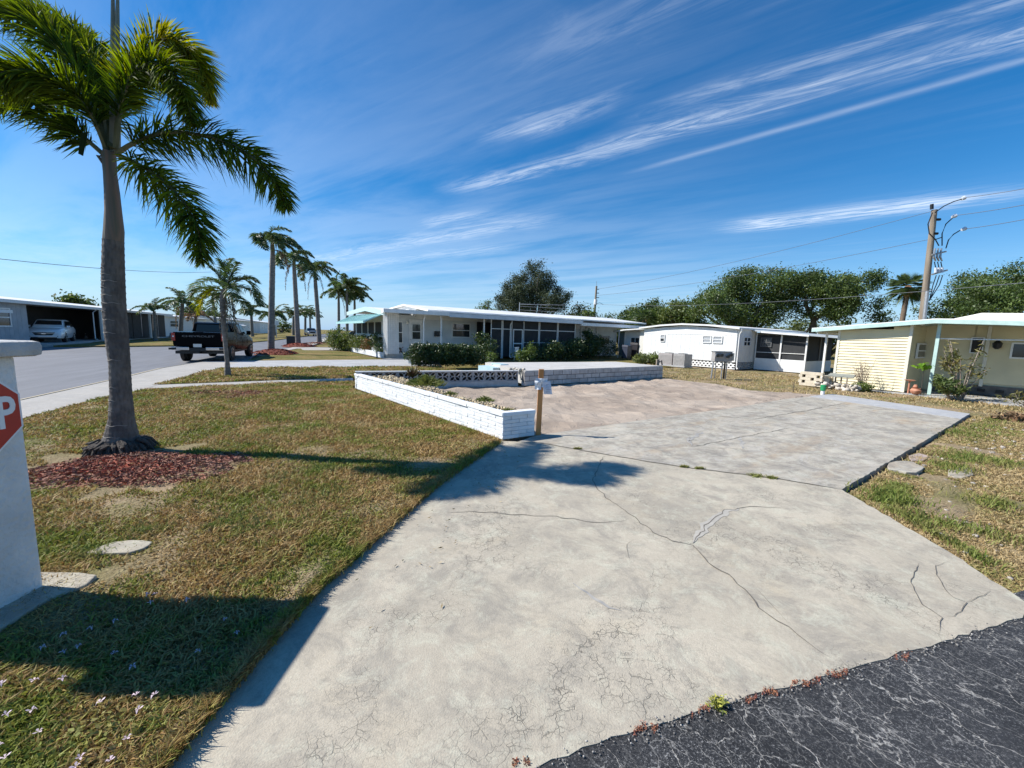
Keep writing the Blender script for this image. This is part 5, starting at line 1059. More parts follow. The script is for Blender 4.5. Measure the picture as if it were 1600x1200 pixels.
# bins between houses
def bin_(label, p, q, m, h=1.05, w=.55):
    t = pthing('wheeled_bin', label, 'bin', p, q, 0, 'bins between the two white houses'); b_ = MB(); b_.hexa([(p-w*.4, q-w*.4, .05), (p+w*.4, q-w*.4, .05), (p+w*.4, q+w*.4, .05), (p-w*.4, q+w*.4, .05)], [(p-w/2, q-w/2, h*.9), (p+w/2, q-w/2, h*.9), (p+w/2, q+w/2, h*.9), (p-w/2, q+w/2, h*.9)]); b_.build('body', m, t, bevel=.02)
    MB().hexa([(p-w*.54, q-w*.54, h*.9), (p+w*.54, q-w*.54, h*.9), (p+w*.54, q+w*.54, h*.9), (p-w*.54, q+w*.54, h*.9)], [(p-w*.5, q-w*.5, h), (p+w*.5, q-w*.5, h), (p+w*.5, q+w*.5, h*1.04), (p-w*.5, q+w*.5, h*1.04)]).build('lid', m, t, bevel=.01)
    for s_ in (-1, 1): MB().tube([(p+s_*w*.42, q+w*.4, .1), (p+s_*w*.5, q+w*.4, .1)], .1, 10).build('wheel', BLACKP, t)
NAVY = mat('navy_plastic', (.035, .045, .075), .5, (.05, .06, .09), 5)
bin_('dark navy bin against the right end of the long house', 25.6, 20.9, NAVY); bin_('black covered bin right of the navy bin', 26.5, 20.7, mat('black_sheet', (.03, .028, .035), .5), 1.25, .7)
bin_('brown grey bin in front of the annexe window', 26.4, 19.4, mat('brown_bin', (.12, .11, .10), .6), 1.1, .6)

# ------------------------------------------------------------------ central white house
w = pthing('white_house', 'bright white panelled mobile home with bowed roof, small windows and screened room', 'house', 26, 14)
grooved(w, 23.8, 18.0, 23.8, 11.6, .42, 1.98, 1.98, WHITE, step=.32); lapwall(w, 23.79, 18.0, 23.79, 15.0, 1.99, 2.34, 2.55, WHITE, pitch=.2); lapwall(w, 23.79, 15.0, 23.79, 11.6, 1.99, 2.55, 2.34, WHITE, pitch=.2)
MB().prism([(18.0, 1.98), (18.0, 2.3), (15.0, 2.55), (11.6, 2.3), (11.6, 1.98)], 0, 23.82, 23.9).build('gable', WHITE, w)
bowroof(w, 23.55, 33, [(18.3, 2.42), (16.6, 2.60), (15.0, 2.68), (13.2, 2.60), (11.4, 2.42)], .10, ROOFW)
grooved(w, 23.8, 11.6, 25.75, 11.45, .42, 2.36, 2.36, WHITE, step=.3); MB().box(24, 33, 11.7, 18, .0, 2.2).build('wall_core', WHITE, w)
# lattice block skirt
sk = MB()
for k in range(26):
    for r_ in range(3):
        y0 = 18.0-k*.25-(r_ % 2)*.12; sk.box(23.86, 23.92, y0-.17, y0, r_*.14, r_*.14+.06)
MB().box(23.93, 23.97, 11.6, 18, 0, .42).build('skirt_back', SHADEDARK, w)
s1 = MB()
for r_ in range(4): s1.box(23.85, 23.92, 11.6, 18.0, .0+r_*.13, .05+r_*.13)
for r_ in range(3):
    for k in range(28):
        y0 = 18.0-k*.235-(r_ % 2)*.11
        if y0-.11 > 11.6: s1.box(23.852, 23.918, y0-.11, y0, .05+r_*.13, .13+r_*.13)
s1.build('skirt', WHITE, w)
s2 = MB()
for r_ in range(4): s2.box(23.95, 25.7, 11.50, 11.56, r_*.12, .04+r_*.12)
for r_ in range(3):
    for k in range(8): x0 = 24.0+k*.2+(r_ % 2)*.1; s2.box(x0, x0+.09, 11.502, 11.558, .04+r_*.12, .12+r_*.12)
s2.build('skirt', GREYW, w); MB().box(23.95, 25.7, 11.6, 11.63, 0, .42).build('skirt_back', SHADEDARK, w)
window(w, 23.8, 16.65, 23.8, 16.3, 1.46, 1.94, rows=2, fw=.04, off=.03, blind={(1, 0)}, name='window')
window(w, 23.8, 13.65, 23.8, 13.1, 1.48, 1.93, rows=2, fw=.045, off=.03, blind={(0, 0), (1, 0)}); window(w, 23.8, 13.0, 23.8, 12.42, 1.48, 1.92, rows=2, fw=.045, off=.03, blind={(0, 0), (1, 0)})
window(w, 23.85+.6, 11.57, 25.15, 11.5, 1.36, 1.9, rows=2, cols=2, fw=.05, off=.03)
downspout(w, 23.74, 11.45, .02, 2.34, -.06, -.12)
# screened room
lapwall(w, 25.6, 11.35, 25.6, 8.75, .0, .68, .68, WHITE, 'knee_wall', pitch=.34); MB().box(25.62, 25.7, 8.75, 11.35, .0, .67).build('knee_wall_core', WHITE, w)
lapwall(w, 25.6, 8.75, 29.5, 8.75, .0, .64, .64, WHITE, 'knee_wall', pitch=.32); MB().box(25.7, 29.5, 8.77, 8.85, .0, .63).build('knee_wall_core', WHITE, w)
for a_, b_ in ((11.35, 10.02), (10.0, 8.77)): MB().box(25.64, 25.65, b_, a_, .68, 2.05).build('screen_panel', SCREEN, w)
MB().box(25.66, 29.5, 8.80, 8.81, .64, 2.02).build('screen_panel', SCREEN, w)
for q_ in (10.01, 8.76): post(w, 25.61, q_, 0, 2.08, .075)
post(w, 25.61, 11.34, .68, 2.15, .05); post(w, 27.6, 8.77, .6, 2.0, .05, mat('grey_frame', (.25, .26, .27), .5)); post(w, 28.6, 8.77, .6, 2.0, .05, mat('grey_frame', (.25, .26, .27), .5))
MB().box(25.59, 25.62, 8.8, 11.3, 1.02, 1.05).build('rail', TRIM, w)
window(w, 25.6, 11.1, 25.6, 10.5, 1.35, 1.9, rows=2, cols=2, fw=.05, off=-.02, fm=mat('dim_frame', (.10, .105, .11), .6))
roofslab(w, [(25.2, 11.5, 2.36), (25.35, 7.2, 2.02), (31, 7.2, 2.02), (31, 11.5, 2.36)], .10, ROOFG, 'room_roof'); MB().hexa([(25.12, 10.95, 2.17), (25.12, 8.55, 1.99), (25.2, 8.55, 1.99), (25.2, 10.95, 2.17)], [(25.12, 10.95, 2.25), (25.12, 8.55, 2.08), (25.2, 8.55, 2.08), (25.2, 10.95, 2.25)]).build('rolled_awning', TRIM, w)
chair('white patio chair seen behind the screen of the white house', 26.3, 9.35, .32, 1.2)
# annexe left
MB().box(27.0, 27.2, 20.3, 22.4, 0, 2.3).build('annexe_wall', WHITE, w); MB().box(26.3, 27.0, 19.75, 20.3, 0, 2.38).build('annexe_side', mat('off_white_side', (.66, .65, .60), .6), w); MB().box(24.0, 26.9, 17.9, 18.0, 0, 2.35).build('annexe_return', WHITE, w)
roofslab(w, [(25.9, 21.6, 2.34), (25.9, 18.1, 2.52), (28, 18.1, 2.6), (28, 23.4, 2.26), (26.7, 23.4, 2.20)], .09, ROOFW, 'annexe_roof')
window(w, 27.0, 21.7, 27.0, 20.8, 1.15, 1.72, rows=1, cols=2, fw=.05, off=.02); MB().box(26.95, 26.99, 22.3, 22.35, 0, 2.2).build('corner_trim', TRIM, w); post(w, 26.2, 22.3, 0, 2.2, .05)
MB().box(26.99, 27.05, 22.45, 22.9, .1, 2.1).build('door', mat('grey_door', (.16, .20, .20), .5), w)
# AC units and plants before it
for k, (p_, q_, s_, c_) in enumerate([(22.3, 14.9, .95, 'wide grey beige air conditioner in front of the white house'), (22.2, 13.9, .75, 'narrower dark grey air conditioner right beside the wide one')]):
    t = pthing('air_conditioner', c_, 'air conditioner', p_, q_, 0, 'air conditioners by the white house'); mm_ = mat('beige_steel', (.38, .35, .34), .5, (.33, .30, .29), 6) if k == 0 else GREYBOX
    MB().box(p_-.4, p_+.4, q_-s_/2, q_+s_/2, .08, .78).build('cabinet', mm_, t, bevel=.015); lv = MB()
    for j in range(7): lv.box(p_-.412, p_-.402, q_-s_/2+.06, q_+s_/2-.06, .18+j*.075, .21+j*.075)
    lv.build('louvre', GREYBOX, t); MB().box(p_-.45, p_+.45, q_-s_/2-.05, q_+s_/2+.05, 0, .08).build('pad', CONC3, t); MB().lathe([(.28, 0), (.26, .03), (.05, .04)], (p_, q_, .78), 14).build('fan_grille', BLACKP, t)
psh2(22.6, 16.6, [(0, 0, .25, .8, .5, .25), (.6, .3, .35, .4, .4, .35), (-.5, 0, .3, .4, .4, .3)], 2200, .13, 'leafy green plants against the white house left of the air conditioners', MIXL, z=0, csize=.12)
gp = PQ(15.35, 10.8); t = wthing('hose_post', 'short weathered wooden post with a dark tap at the far end of the block wall', 'post', gp); MB().box(gp.x-.06, gp.x+.06, gp.y-.06, gp.y+.06, 0, .75).build('post', WOODP, t, bevel=.01); MB().tube([gp+Vector((.08, 0, .62)), gp+Vector((.16, -.02, .7)), gp+Vector((.2, -.02, .5))], .03, 6).build('tap', BLACKP, t)

# electric meter bank
g = G(1126, 591); t = thing('meter_bank', 'grey steel bank of four round electric meters on pipe legs in the yard', 'meter box', (g.x, g.y, 0), math.radians(4), None, (0, 0, 0))
MB().box(-.42, .36, -.12, .16, .74, 1.16).build('cabinet', GREYBOX, t, bevel=.01); MB().box(-.45, .39, -.15, .19, 1.16, 1.19).build('hood', METAL, t)
for k, (x_, z_) in enumerate([(-.33, 1.0), (-.15, 1.02), (.14, .97), (.27, 1.04)]): 
    m_ = MB().tube([(x_, -.12, z_), (x_, -.20, z_)], [.075, .07], 12).build('meter', mat('meter_glass', (.03, .035, .04), .1, spec=.8), t); MB().tube([(x_, -.12, z_), (x_, -.15, z_)], [.088, .088], 12).build('meter_ring', METAL, m_)
for x_, w_ in ((-.44, .05), (-.28, .03), (.02, .045), (.13, .06), (.22, .045)): MB().tube([(x_, .0, -.02), (x_+(.04 if x_ < -.4 else 0), .0, .75)], w_*.6, 8).build('leg', METAL if x_ != .13 else BLACKP, t)
MB().box(.42, .50, -.05, .15, .78, 1.12).build('side_box', METAL, t)
# green pipe
g = G(1285, 616); t = wthing('sewer_cleanout', 'short white standpipe with a bright green cap at the far end of the slab', 'pipe', (g.x, g.y, 0)); MB().tube([g-Vector((0,0,.05)), g+Vector((0, 0, .13))], .055, 14).build('pipe', TRIM, t); MB().lathe([(.07, .12), (.075, .13), (.08, .3), (.05, .31)], g, 14).build('cap', mat('green_cap', (.02, .28, .10), .4), t)
g = G(1240, 612); o = MB().tube([g, g+Vector((-.02, 0, .32))], .012, 5).build('marker_rod', mat('rusty_rod', (.08, .06, .05), .8), None, org=tuple(g)); tag(o, 'thin dark rod standing in the grass edge of the sand lot', 'rod')

# ------------------------------------------------------------------ cream house (right)
h = pthing('cream_house', 'cream lap-sided bungalow with mint green fascia and recessed porch', 'house', 22, 3)
lapwall(h, 19.5, 5.62, 19.5, 3.6, .02, 2.16, 2.38, CREAM, 'siding', pitch=.105, proud=.032)
lapwall(h, 19.5, 3.6, 22.3, 3.6, .02, 2.42, 2.42, CREAM, 'siding', pitch=.105, proud=.032)
MB().box(19.52, 22.3, 3.62, 5.6, 0, 2.2).build('shed_core', CREAM, h)
post(h, 19.5, 3.6, 0, 2.42, .085, CREAMTRIM, 'corner_trim'); post(h, 19.5, 5.62, 0, 2.2, .08, CREAMTRIM, 'corner_trim')
window(h, 20.35, 3.56, 22.1, 3.56, 1.2, 1.76, rows=2, fw=.05, off=.02); window(h, 20.35, 3.6, 20.75, 3.6, 1.2, 1.74, rows=2, fw=.04, off=.02) if False else None
# recessed wall
lapwall(h, 21.6, 2.32, 21.6, -4, .42, 2.6, 2.6, CREAM, 'siding', pitch=.105, proud=.032); lapwall(h, 21.6, 3.6, 21.6, 2.36, .05, 2.6, 2.6, CREAM, 'siding', pitch=.3, proud=.003)
MB().box(21.63, 24.5, -4, 3.55, 0, 2.6).build('core', CREAM, h)
post(h, 21.57, 2.02, .3, 2.5, .09, CREAMTRIM, 'corner_trim'); window(h, 21.6, 2.42, 21.6, 2.1, 1.45, 2.02, rows=1, fw=.035, gm=SHADEDARK, off=.03); window(h, 21.6, 1.50, 21.6, .4, 1.32, 1.86, rows=1, fw=.05, off=.03)
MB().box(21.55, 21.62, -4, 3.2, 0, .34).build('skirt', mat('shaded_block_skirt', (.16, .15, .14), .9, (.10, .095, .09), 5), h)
for k in range(9): MB().box(21.50, 21.56, 1.9-k*.42, 2.08-k*.42, .12, .22).build('vent', SHADEDARK, h)
lm = MB(); lm.box(21.48, 21.56, 1.76, 1.82, 1.7, 1.9); lm.lathe([(.04, 0), (.10, .06), (.12, .2), (.03, .3)], (21.40, 1.79, 1.62), 8); lm.build('wall_lamp', BLACKP, h)
# mint roof: gable profile across q
pf = [(6.45, 2.26), (4.6, 2.43), (3.0, 2.58), (1.6, 2.52), (.0, 2.42), (-4.0, 2.1)]
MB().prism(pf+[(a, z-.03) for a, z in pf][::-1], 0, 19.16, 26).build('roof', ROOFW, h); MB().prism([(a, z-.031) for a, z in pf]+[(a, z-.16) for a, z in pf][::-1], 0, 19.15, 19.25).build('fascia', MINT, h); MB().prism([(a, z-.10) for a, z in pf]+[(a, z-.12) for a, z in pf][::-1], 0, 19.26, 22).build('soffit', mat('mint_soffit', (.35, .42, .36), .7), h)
MB().prism([(4.2, 2.45), (2.45, 2.96), (.5, 2.88), (-4, 2.6), (-4, 2.3), (4.2, 2.3)], 0, 23.2, 32).build('main_roof', ROOFW, h)
MB().box(19.6, 22.6, 6.35, 6.40, 2.03, 2.13).build('beam', TRIM, h)
pm = MB(); pm.hexa([(19.86, 2.90, 0), (19.96, 2.90, 0), (19.96, 3.0, 0), (19.86, 3.0, 0)], [(19.62, 2.90, 2.44), (19.72, 2.90, 2.44), (19.72, 3.0, 2.44), (19.62, 3.0, 2.44)])
post(h, 19.6, 2.95, .0, 2.42, .09, MINT, 'porch_post'); MB().tube([(19.6, 2.9, 1.92), (19.6, -3, 1.9)], .02, 6).build('curtain_rail', TRIM, h)
post(h, 19.75, 6.1, 0, 2.1, .07, TRIM, 'carport_post'); MB().lathe([(.01, 0), (.06, .02), (.07, .06)], (19.45, 3.35, 2.36), 8).build('light', TRIM, h)
sheet('porch_floor', P2(PQ(19.2, 5.6), PQ(19.0, -3), PQ(21.6, -3), PQ(21.6, 5.6)), -.02, CONC3, res=0, thick=.08)
# perforated block stack
t = pthing('block_stack', 'low pile of cream perforated concrete blocks beside the cream wall', 'block wall', 18.6, 6.1); me_ = brick_mesh(mat('cream_block', (.66, .58, .44), .85, (.55, .48, .37), 8, bump=.005), .26, .2, .105, 3)
for c_ in range(5):
    for k in range(3):
        if (k+c_) % 2 == 0 or c_ in (0, 4): 
            for half in (0,): link('block', me_, t, (-.35+.0, -.38+k*.235+(c_ % 2)*.05, .055+c_*.108), (0, 0, math.pi/2))
        else: link('block', me_, t, (-.35, -.38+k*.235+(c_ % 2)*.05+.06, .055+c_*.108), (0, 0, math.pi/2), (.45, 1, 1))
for c_ in range(4): link('block', me_, t, (-.05, -.5, .055+c_*.108), (0, 0, .3+c_*.1)); link('block', me_, t, (.2, -.55, .055+c_*.108), (0, 0, c_*.05))
MB().box(18.32, 18.36, 5.75, 6.25, .02, .5).build('inner_shadow_face', SHADEDARK, t)
t2 = pthing('slanted_board', 'grey weathered board leaning on the rubble in front of the cream wall', 'board', 18.5, 5.2); MB().hexa([(18.35, 5.5, .42), (18.45, 4.75, .42), (18.75, 4.75, .50), (18.65, 5.5, .50)], [(18.35, 5.5, .46), (18.45, 4.75, .46), (18.75, 4.75, .54), (18.65, 5.5, .54)]).build('board', mat('grey_board', (.30, .31, .27), .85, (.22, .23, .20), 8), t2)
for k in range(3): MB().box(18.42+k*.1, 18.46+k*.1, 4.9+k*.2, 4.94+k*.2, 0, .42).build('prop', WOODP, t2)
scatter_stones('rubble', [tuple(PQ(18.45+random.uniform(-.3, .3), 5.2+random.uniform(-.65, .6), random.uniform(0, .16))) for _ in range(90)], .16, mat('pale_rubble', (.62, .56, .47), .9, (.48, .43, .36), 6, tint=.3), 'pale broken masonry heaped by the cream wall', 'rubble')
# shrubs by the cream house
def twiggy(label, c, n, hgt, spread, leafm, leaf, nleaf, tw=None, top=True, rad=.012, cat='shrub'):
    t = wthing('shrub', label, cat, c); tw = tw or mat('pale_twig', (.34, .28, .22), .8, (.24, .19, .15), 7); m_ = MB(); tips = []
    for k in range(n):
        a = random.uniform(0, 6.28); s = spread*random.uniform(.3, 1); hh = hgt*random.uniform(.45, 1); p1_ = c+Vector((math.cos(a)*s*.35, math.sin(a)*s*.35, hh*.5)); p2_ = c+Vector((math.cos(a)*s*.8, math.sin(a)*s*.8, hh)); m_.tube([c+Vector((math.cos(a)*.06, math.sin(a)*.06, 0)), p1_, p2_], [rad*1.3, rad, rad*.5], 5); tips.append((p1_, p2_))
        b_ = p1_.lerp(p2_, .4); e_ = b_+Vector((random.uniform(-.25, .25), random.uniform(-.2, .2), random.uniform(.15, .35))); m_.tube([b_, e_], [rad*.7, rad*.3], 4); tips.append((b_, e_))
    m_.build('branch', tw, t); pts_ = []
    for _ in range(nleaf):
        a_, b_ = random.choice(tips); s_ = random.uniform(.0, 1.0); p_ = (c.lerp(a_, s_*2) if s_ < .5 and not top else a_.lerp(b_, random.uniform(.1, 1))); pts_.append((p_.x+random.gauss(0, .05), p_.y+random.gauss(0, .05), max(.03, p_.z+random.gauss(0, .05))))
    ax = unit(len(pts_)); ax[:, 2] = abs(ax[:, 2])*.7; ax /= np.linalg.norm(ax, axis=1, keepdims=True)
    v_, f_, t_ = leaf_cards(np.array(pts_), leaf, .22, axis=ax); npmesh('foliage', v_, f_, leafm, t, t_); return t
TL = mat('mixed_spiky_leaf', (.09, .11, .03), .6, (.24, .20, .06), 4, tint=.45, trans=.25); BL = mat('brown_dry_leaf', (.26, .15, .08), .8, (.14, .10, .05), 6, tint=.4)
twiggy('big sparse plumeria-like shrub with bare pale branches at the mint porch post', PQ(18.95, 2.15), 13, 2.0, 1.0, TL, .15, 620, rad=.017)
twiggy('low green undergrowth at the foot of the bare-branched shrub', PQ(18.9, 2.35), 16, .65, .9, mat('dark_green_spiky', (.05, .09, .025), .5, (.12, .15, .04), 4, tint=.4, trans=.2), .15, 1800, rad=.008)
twiggy('thin dry brown shrub in front of the cream siding', PQ(18.75, 4.55), 26, 1.2, .5, BL, .06, 420, rad=.006); shrub('shrub', 'green grassy tuft at the base of the dry brown shrub', PQ(18.7, 4.5), [(0, 0, .12, .35, .25, .14)], 900, .12, BUSH, csize=.05, aspect=.15)
twiggy('low scraggly plant at the right edge below the porch', PQ(18.0, .75), 14, .4, .7, TL, .12, 420, rad=.008)
c = PQ(19.2, 3.1, .95); t = wthing('shrub', 'bright green broad leaves poking out left of the mint post', 'plant', PQ(19.25, 3.1)); v_, f_, t_ = leaf_cards(clumps([(c.x, c.y, .98, .16, .12, .08)], 6, 8, .05), .12, .8); npmesh('foliage', v_, f_, mat('bright_green_leaf', (.16, .30, .03), .5, trans=.4), t, t_); MB().tube([PQ(19.25, 3.1), c], .01, 5).build('stem', BARK, t)
# clay pot and bird bath
TERRA = mat('terracotta', (.42, .17, .10), .8, (.52, .26, .17), 8)
c = PQ(19.2, 3.22); t = wthing('clay_pot', 'broken orange clay pot lying at the foot of the mint post', 'pot', c); MB().lathe([(.07, 0), (.13, .05), (.15, .13), (.11, .19), (.12, .21), (.09, .21)], c, 16).build('pot', TERRA, t, smooth=True); MB().lathe([(.03, .21), (.07, .25), (.04, .33)], c+Vector((-.03, 0, 0)), 12).build('rim_shard', TERRA, t)
c = PQ(19.3, 3.42); t = wthing('bird_bath', 'small round orange dish on a thin stand beside the shed corner', 'bird bath', c); MB().tube([c, c+Vector((0, 0, .45))], .025, 8).build('stand', TERRA, t); MB().lathe([(.04, .42), (.13, .45), (.15, .47), (.12, .46)], c, 14).build('dish', TERRA, t)
g = G(1590, 655); shrub('litter_pile', 'small heap of dry leaves at the right edge', (g.x, g.y, -.05), [(0, 0, .06, .5, .3, .08)], 700, .10, BL, csize=.05, cat='leaf pile')

# ------------------------------------------------------------------ utility poles and wires
def pole(label, a, b, r, fit=True, name='utility_pole'):
    t = wthing(name, label, 'utility pole', (a.x, a.y, 0)); MB().tube([Vector((a.x, a.y, 0)), b], [r*1.15, r*.8], 12).build('pole', WOODP, t, smooth=True); return t
a = Vector((30.75, 30.2, 0)); b = AT(1460, 328, 30); t = pole('tall wooden utility pole behind the cream house with cables and insulators', a, b, .21)
hw = mat('black_cable', (.02, .02, .022), .5); IN = mat('pale_insulator', (.60, .64, .70), .3)
def W3(u, v, d=0): return AT(u, v, 30+d)
MB().tube([W3(1449, 455, -.1), W3(1444, 500, -.1), AT(1441, 545, 29.9)], .12, 8).build('cable_guard', METAL, t)
for P_ in ([(1461, 332), (1475, 322), (1490, 315), (1503, 311)], [(1457, 332), (1450, 350), (1452, 365), (1462, 375), (1467, 384)], [(1472, 384), (1472, 365), (1478, 350), (1489, 340)], [(1478, 388), (1482, 375), (1490, 366), (1500, 360)], [(1462, 374), (1471, 371)]): MB().tube([W3(u, v, -.15) for u, v in P_], .035, 6).build('jumper_cable', hw, t)
for u, v in ((1504, 310), (1490, 338), (1505, 358)): MB().tube([W3(u-2, v+1, -.15), W3(u+3, v-1, -.15)], [.10, .14], 8).build('insulator', IN, t)
for u, v in ((1456, 323),): MB().tube([W3(u, v+4), W3(u, v-4)], .10, 8).build('pole_top_pin', BLACKP, t)
for u, v in ((1465, 343), (1461, 365)): MB().tube([W3(u-3, v, -.1), W3(u+4, v, -.1)], .09, 6).build('bracket', BLACKP, t)
for k in range(3):
    u = 1461+k*5; MB().tube([W3(u, 388, -.3), W3(u-2, 402, -.3), W3(u+1, 408, -.3)], [.05, .07, .04], 6).build('fuse_cutout', METAL, t); MB().tube([W3(u-1, 409, -.3), W3(u+1, 418, -.3), W3(u, 425, -.3)], .03, 5).build('jumper_cable', hw, t)
    MB().tube([W3(u+1, 418, -.4), W3(u+1, 426, -.4)], [.07, .09], 8).build('insulator', IN, t); MB().tube([W3(u+2, 430, -.2), W3(u-3, 445, -.15), W3(1452, 470, -.12)], .03, 5).build('jumper_cable', hw, t)
MB().tube([W3(1456, 398, -.3), W3(1478, 393, -.3)], .06, 6).build('crossarm', METAL, t); MB().tube([W3(1456, 429, -.35), W3(1480, 422, -.4)], .06, 6).build('crossarm', METAL, t)
def wire(label, pts, r=.018):
    o = MB().tube([Vector(p) for p in pts], r, 4, cap=False).build('power_line', mat('wire', (.16, .17, .19), .5), None, org=tuple(pts[0])); tag(o, label, 'power line', 'overhead power lines')
def span(p, q, sag=.6, n=12): p, q = Vector(p), Vector(q); return [p.lerp(q, k/n)-Vector((0, 0, 4*sag*(k/n)*(1-k/n))) for k in range(n+1)]
wire('power line running right from the highest insulator of the tall pole', span(W3(1505, 309), AT(1700, 275, 22), .1)); wire('power line running right from the middle insulator of the tall pole', span(W3(1491, 337), AT(1700, 300, 22), .1)); wire('power line running right from the lowest insulator of the tall pole', span(W3(1506, 358), AT(1700, 322, 22), .1))
p2b = AT(932, 452, 60)
for k, (u, v, lab) in enumerate([(1456, 330, 'long power line from the tall pole top across to the distant pole'), (1462, 372, 'long lower power line from the tall pole across to the distant pole')]): wire(lab, span(W3(u, v), p2b-Vector((0, 0, k*.9)), .5, 20), .016)
wire('thin service wire crossing in front of the oaks', span(AT(1620, 440, 20), AT(880, 470, 70), 1.0, 20), .014)
wire('telephone line crossing the sky at the far left', span(AT(-60, 398, 24), AT(330, 425, 60), .4, 16), .02)
a = Vector((11.9, 60, 0)); b = AT(932, 447, 60); t = pole('distant utility pole with short side brackets beyond the long house', a, b, .17); MB().tube([b, b+Vector((0, 0, .7))], .03, 5).build('pole_top_pin', METAL, t)
for v in (452, 458, 465): MB().tube([AT(931, v, 60), AT(936, v, 60)], .06, 5).build('bracket', METAL, t)
MB().tube([AT(931, 468, 59.8), AT(930, 476, 59.8)], .25, 8).build('transformer', TRIM, t); MB().tube([AT(931, 475, 60), AT(937, 473, 60), AT(943, 476, 60)], .03, 5).build('lamp_arm', METAL, t)

# ------------------------------------------------------------------ trees
def casuarina():
    at = Vector((2.6, 55, 0)); blobs = []; limbs = []; rr = random.Random(5)
    spec = [(785, 470, 1.2), (795, 450, 1.1), (808, 440, 1.0), (820, 430, .8), (828, 415, .55), (835, 424, .8), (843, 412, .45), (845, 430, .9), (857, 428, .5), (860, 440, .8), (870, 455, .9), (882, 462, .7), (888, 460, .5), (800, 470, 1.5), (820, 465, 1.6), (840, 460, 1.6), (860, 468, 1.4), (875, 475, 1.0), (810, 455, 1.2), (850, 448, 1.1), (832, 445, 1.1), (818, 480, 1.4), (850, 482, 1.3)]
    for u, v, r in spec:
        p = AT(u, v+2, 55+rr.uniform(-1.5, 1.5)); blobs.append((p.x-at.x, p.y-at.y, p.z, r*.62, r*.7, r*.95)); limbs.append([(0, 0, 0, .28), ((p.x-at.x)*.35, 0, p.z*.5, .10), ((p.x-at.x)*.95, p.y-at.y, p.z*.93, .02)])
    tree('casuarina_tree', 'dark feathery tree rising alone behind the long white house', 'tree', at, blobs, 46000, .20, PINE, limbs, per=40, csize=.34, aspect=.38)
casuarina()
def treeline(name, label, Y, spec, nleaf, leaf, fol, trunkx=None, limbs=None, csize=.3, group=None, sq=.8, aspect=.55, per=80):
    """spec: (u, v, radius_m) crown blobs seen at distance Y"""
    P_ = [(AT(u, v, Y), r) for u, v, r in spec]; cx = trunkx if trunkx is not None else sum(p.x for p, r in P_)/len(P_); rr = random.Random(len(label)); at = Vector((cx, Y, 0)); blobs = []; L = []
    for p, r in P_:
        dy = rr.uniform(-1.5, 1.5); r *= .88; dy *= 1.6; blobs.append((p.x-cx, dy, p.z, r, r, r*sq)); L.append([(0, 0, 0, .35), ((p.x-cx)*.3, dy*.3, p.z*.5, .22), (p.x-cx, dy, p.z-r*.2, .07)])
    return tree(name, label, 'tree', at, blobs, nleaf, leaf, fol, limbs or L, per=per, csize=csize, aspect=aspect, group=group)
GT = 'trees behind the white houses'
treeline('oak_tree', 'broad dark oak, left of the pair behind the white house', 46, [(1105, 468, 1.6), (1125, 470, 1.8), (1120, 490, 1.6), (1145, 450, 2.0), (1165, 440, 1.9), (1185, 432, 1.6), (1200, 445, 2.2), (1225, 440, 1.7), (1235, 460, 2.0), (1160, 470, 2.4), (1190, 475, 2.4), (1215, 485, 2.2), (1140, 495, 1.8), (1175, 500, 1.8), (1098, 480, 1.2)], 46000, .19, OAK, group=GT, csize=.34)
treeline('oak_tree', 'spreading oak with a forked trunk showing under its crown, right of the pair', 44, [(1262, 440, 1.6), (1290, 438, 1.5), (1300, 450, 1.8), (1275, 460, 2.0), (1320, 445, 1.1), (1345, 435, .9), (1355, 445, 1.0), (1340, 455, 1.4), (1310, 470, 2.0), (1285, 480, 1.8), (1335, 478, 1.3), (1358, 478, .8), (1325, 492, 1.2), (1345, 497, .9), (1255, 465, 1.2), (1262, 490, .8)], 38000, .18, OAK, trunkx=AT(1268, 520, 44).x, group=GT, csize=.3,
         limbs=[[(0, 0, 0, .35), (.1, 0, 4.2, .28), (-.9, 0, 5.6, .2), (-1.2, 0, 7.2, .08)], [(.1, 0, 4.1, .26), (1.3, 0, 5.4, .2), (3.0, 0, 6.8, .1)], [(.8, 0, 5.0, .15), (3.6, 0, 5.4, .12), (5.6, 0, 6.2, .05)], [(-.4, 0, 5.0, .15), (.6, 0, 7.5, .08)]])
for k, (u, v, r, Y, lab, fo, n_) in enumerate([(900, 492, 2.0, 62, 'low dark tree just right of the feathery tree', PINE, 6000), (912, 500, 1.8, 60, 'rounded dark tree behind the distant utility pole', OAK, 5000), (945, 505, 1.8, 66, 'low green tree right of the distant pole', OAK, 5000), (972, 503, 1.9, 64, 'green tree above the end of the long house roof', OAK, 6000),
    (995, 492, 2.2, 62, 'mid-height tree over the white annexe', OAK, 8000), (1018, 482, 2.0, 60, 'taller bushy tree left of the slender one', OAK, 8000), (1055, 480, 1.5, 56, 'slender tall tree between the bushy trees', MIXL, 6000), (1038, 495, 1.9, 58, 'lighter green tree in the gap of the tree line', MIXL, 6000), (1078, 492, 1.9, 56, 'dense tree just left of the broad oak', OAK, 8000),
    (760, 480, 1.0, 80, 'small round tree top peeking over the long roof', OAK, 2500), (1295, 515, 1.5, 50, 'low bright shrubby tree under the forked oak', MIXL, 3000), (1245, 512, 1.9, 52, 'low bright tree between the two oaks', MIXL, 4000)]):
    sp = [(u, v, r*.75), (u-12, v+9, r*.8), (u+12, v+8, r*.8), (u, v+15, r), (u-18, v+22, r*.8), (u+18, v+20, r*.8), (u+4, v-8, r*.4)]
    treeline('background_tree', lab, Y, sp, n_, .26, fo, group=GT, csize=.36)
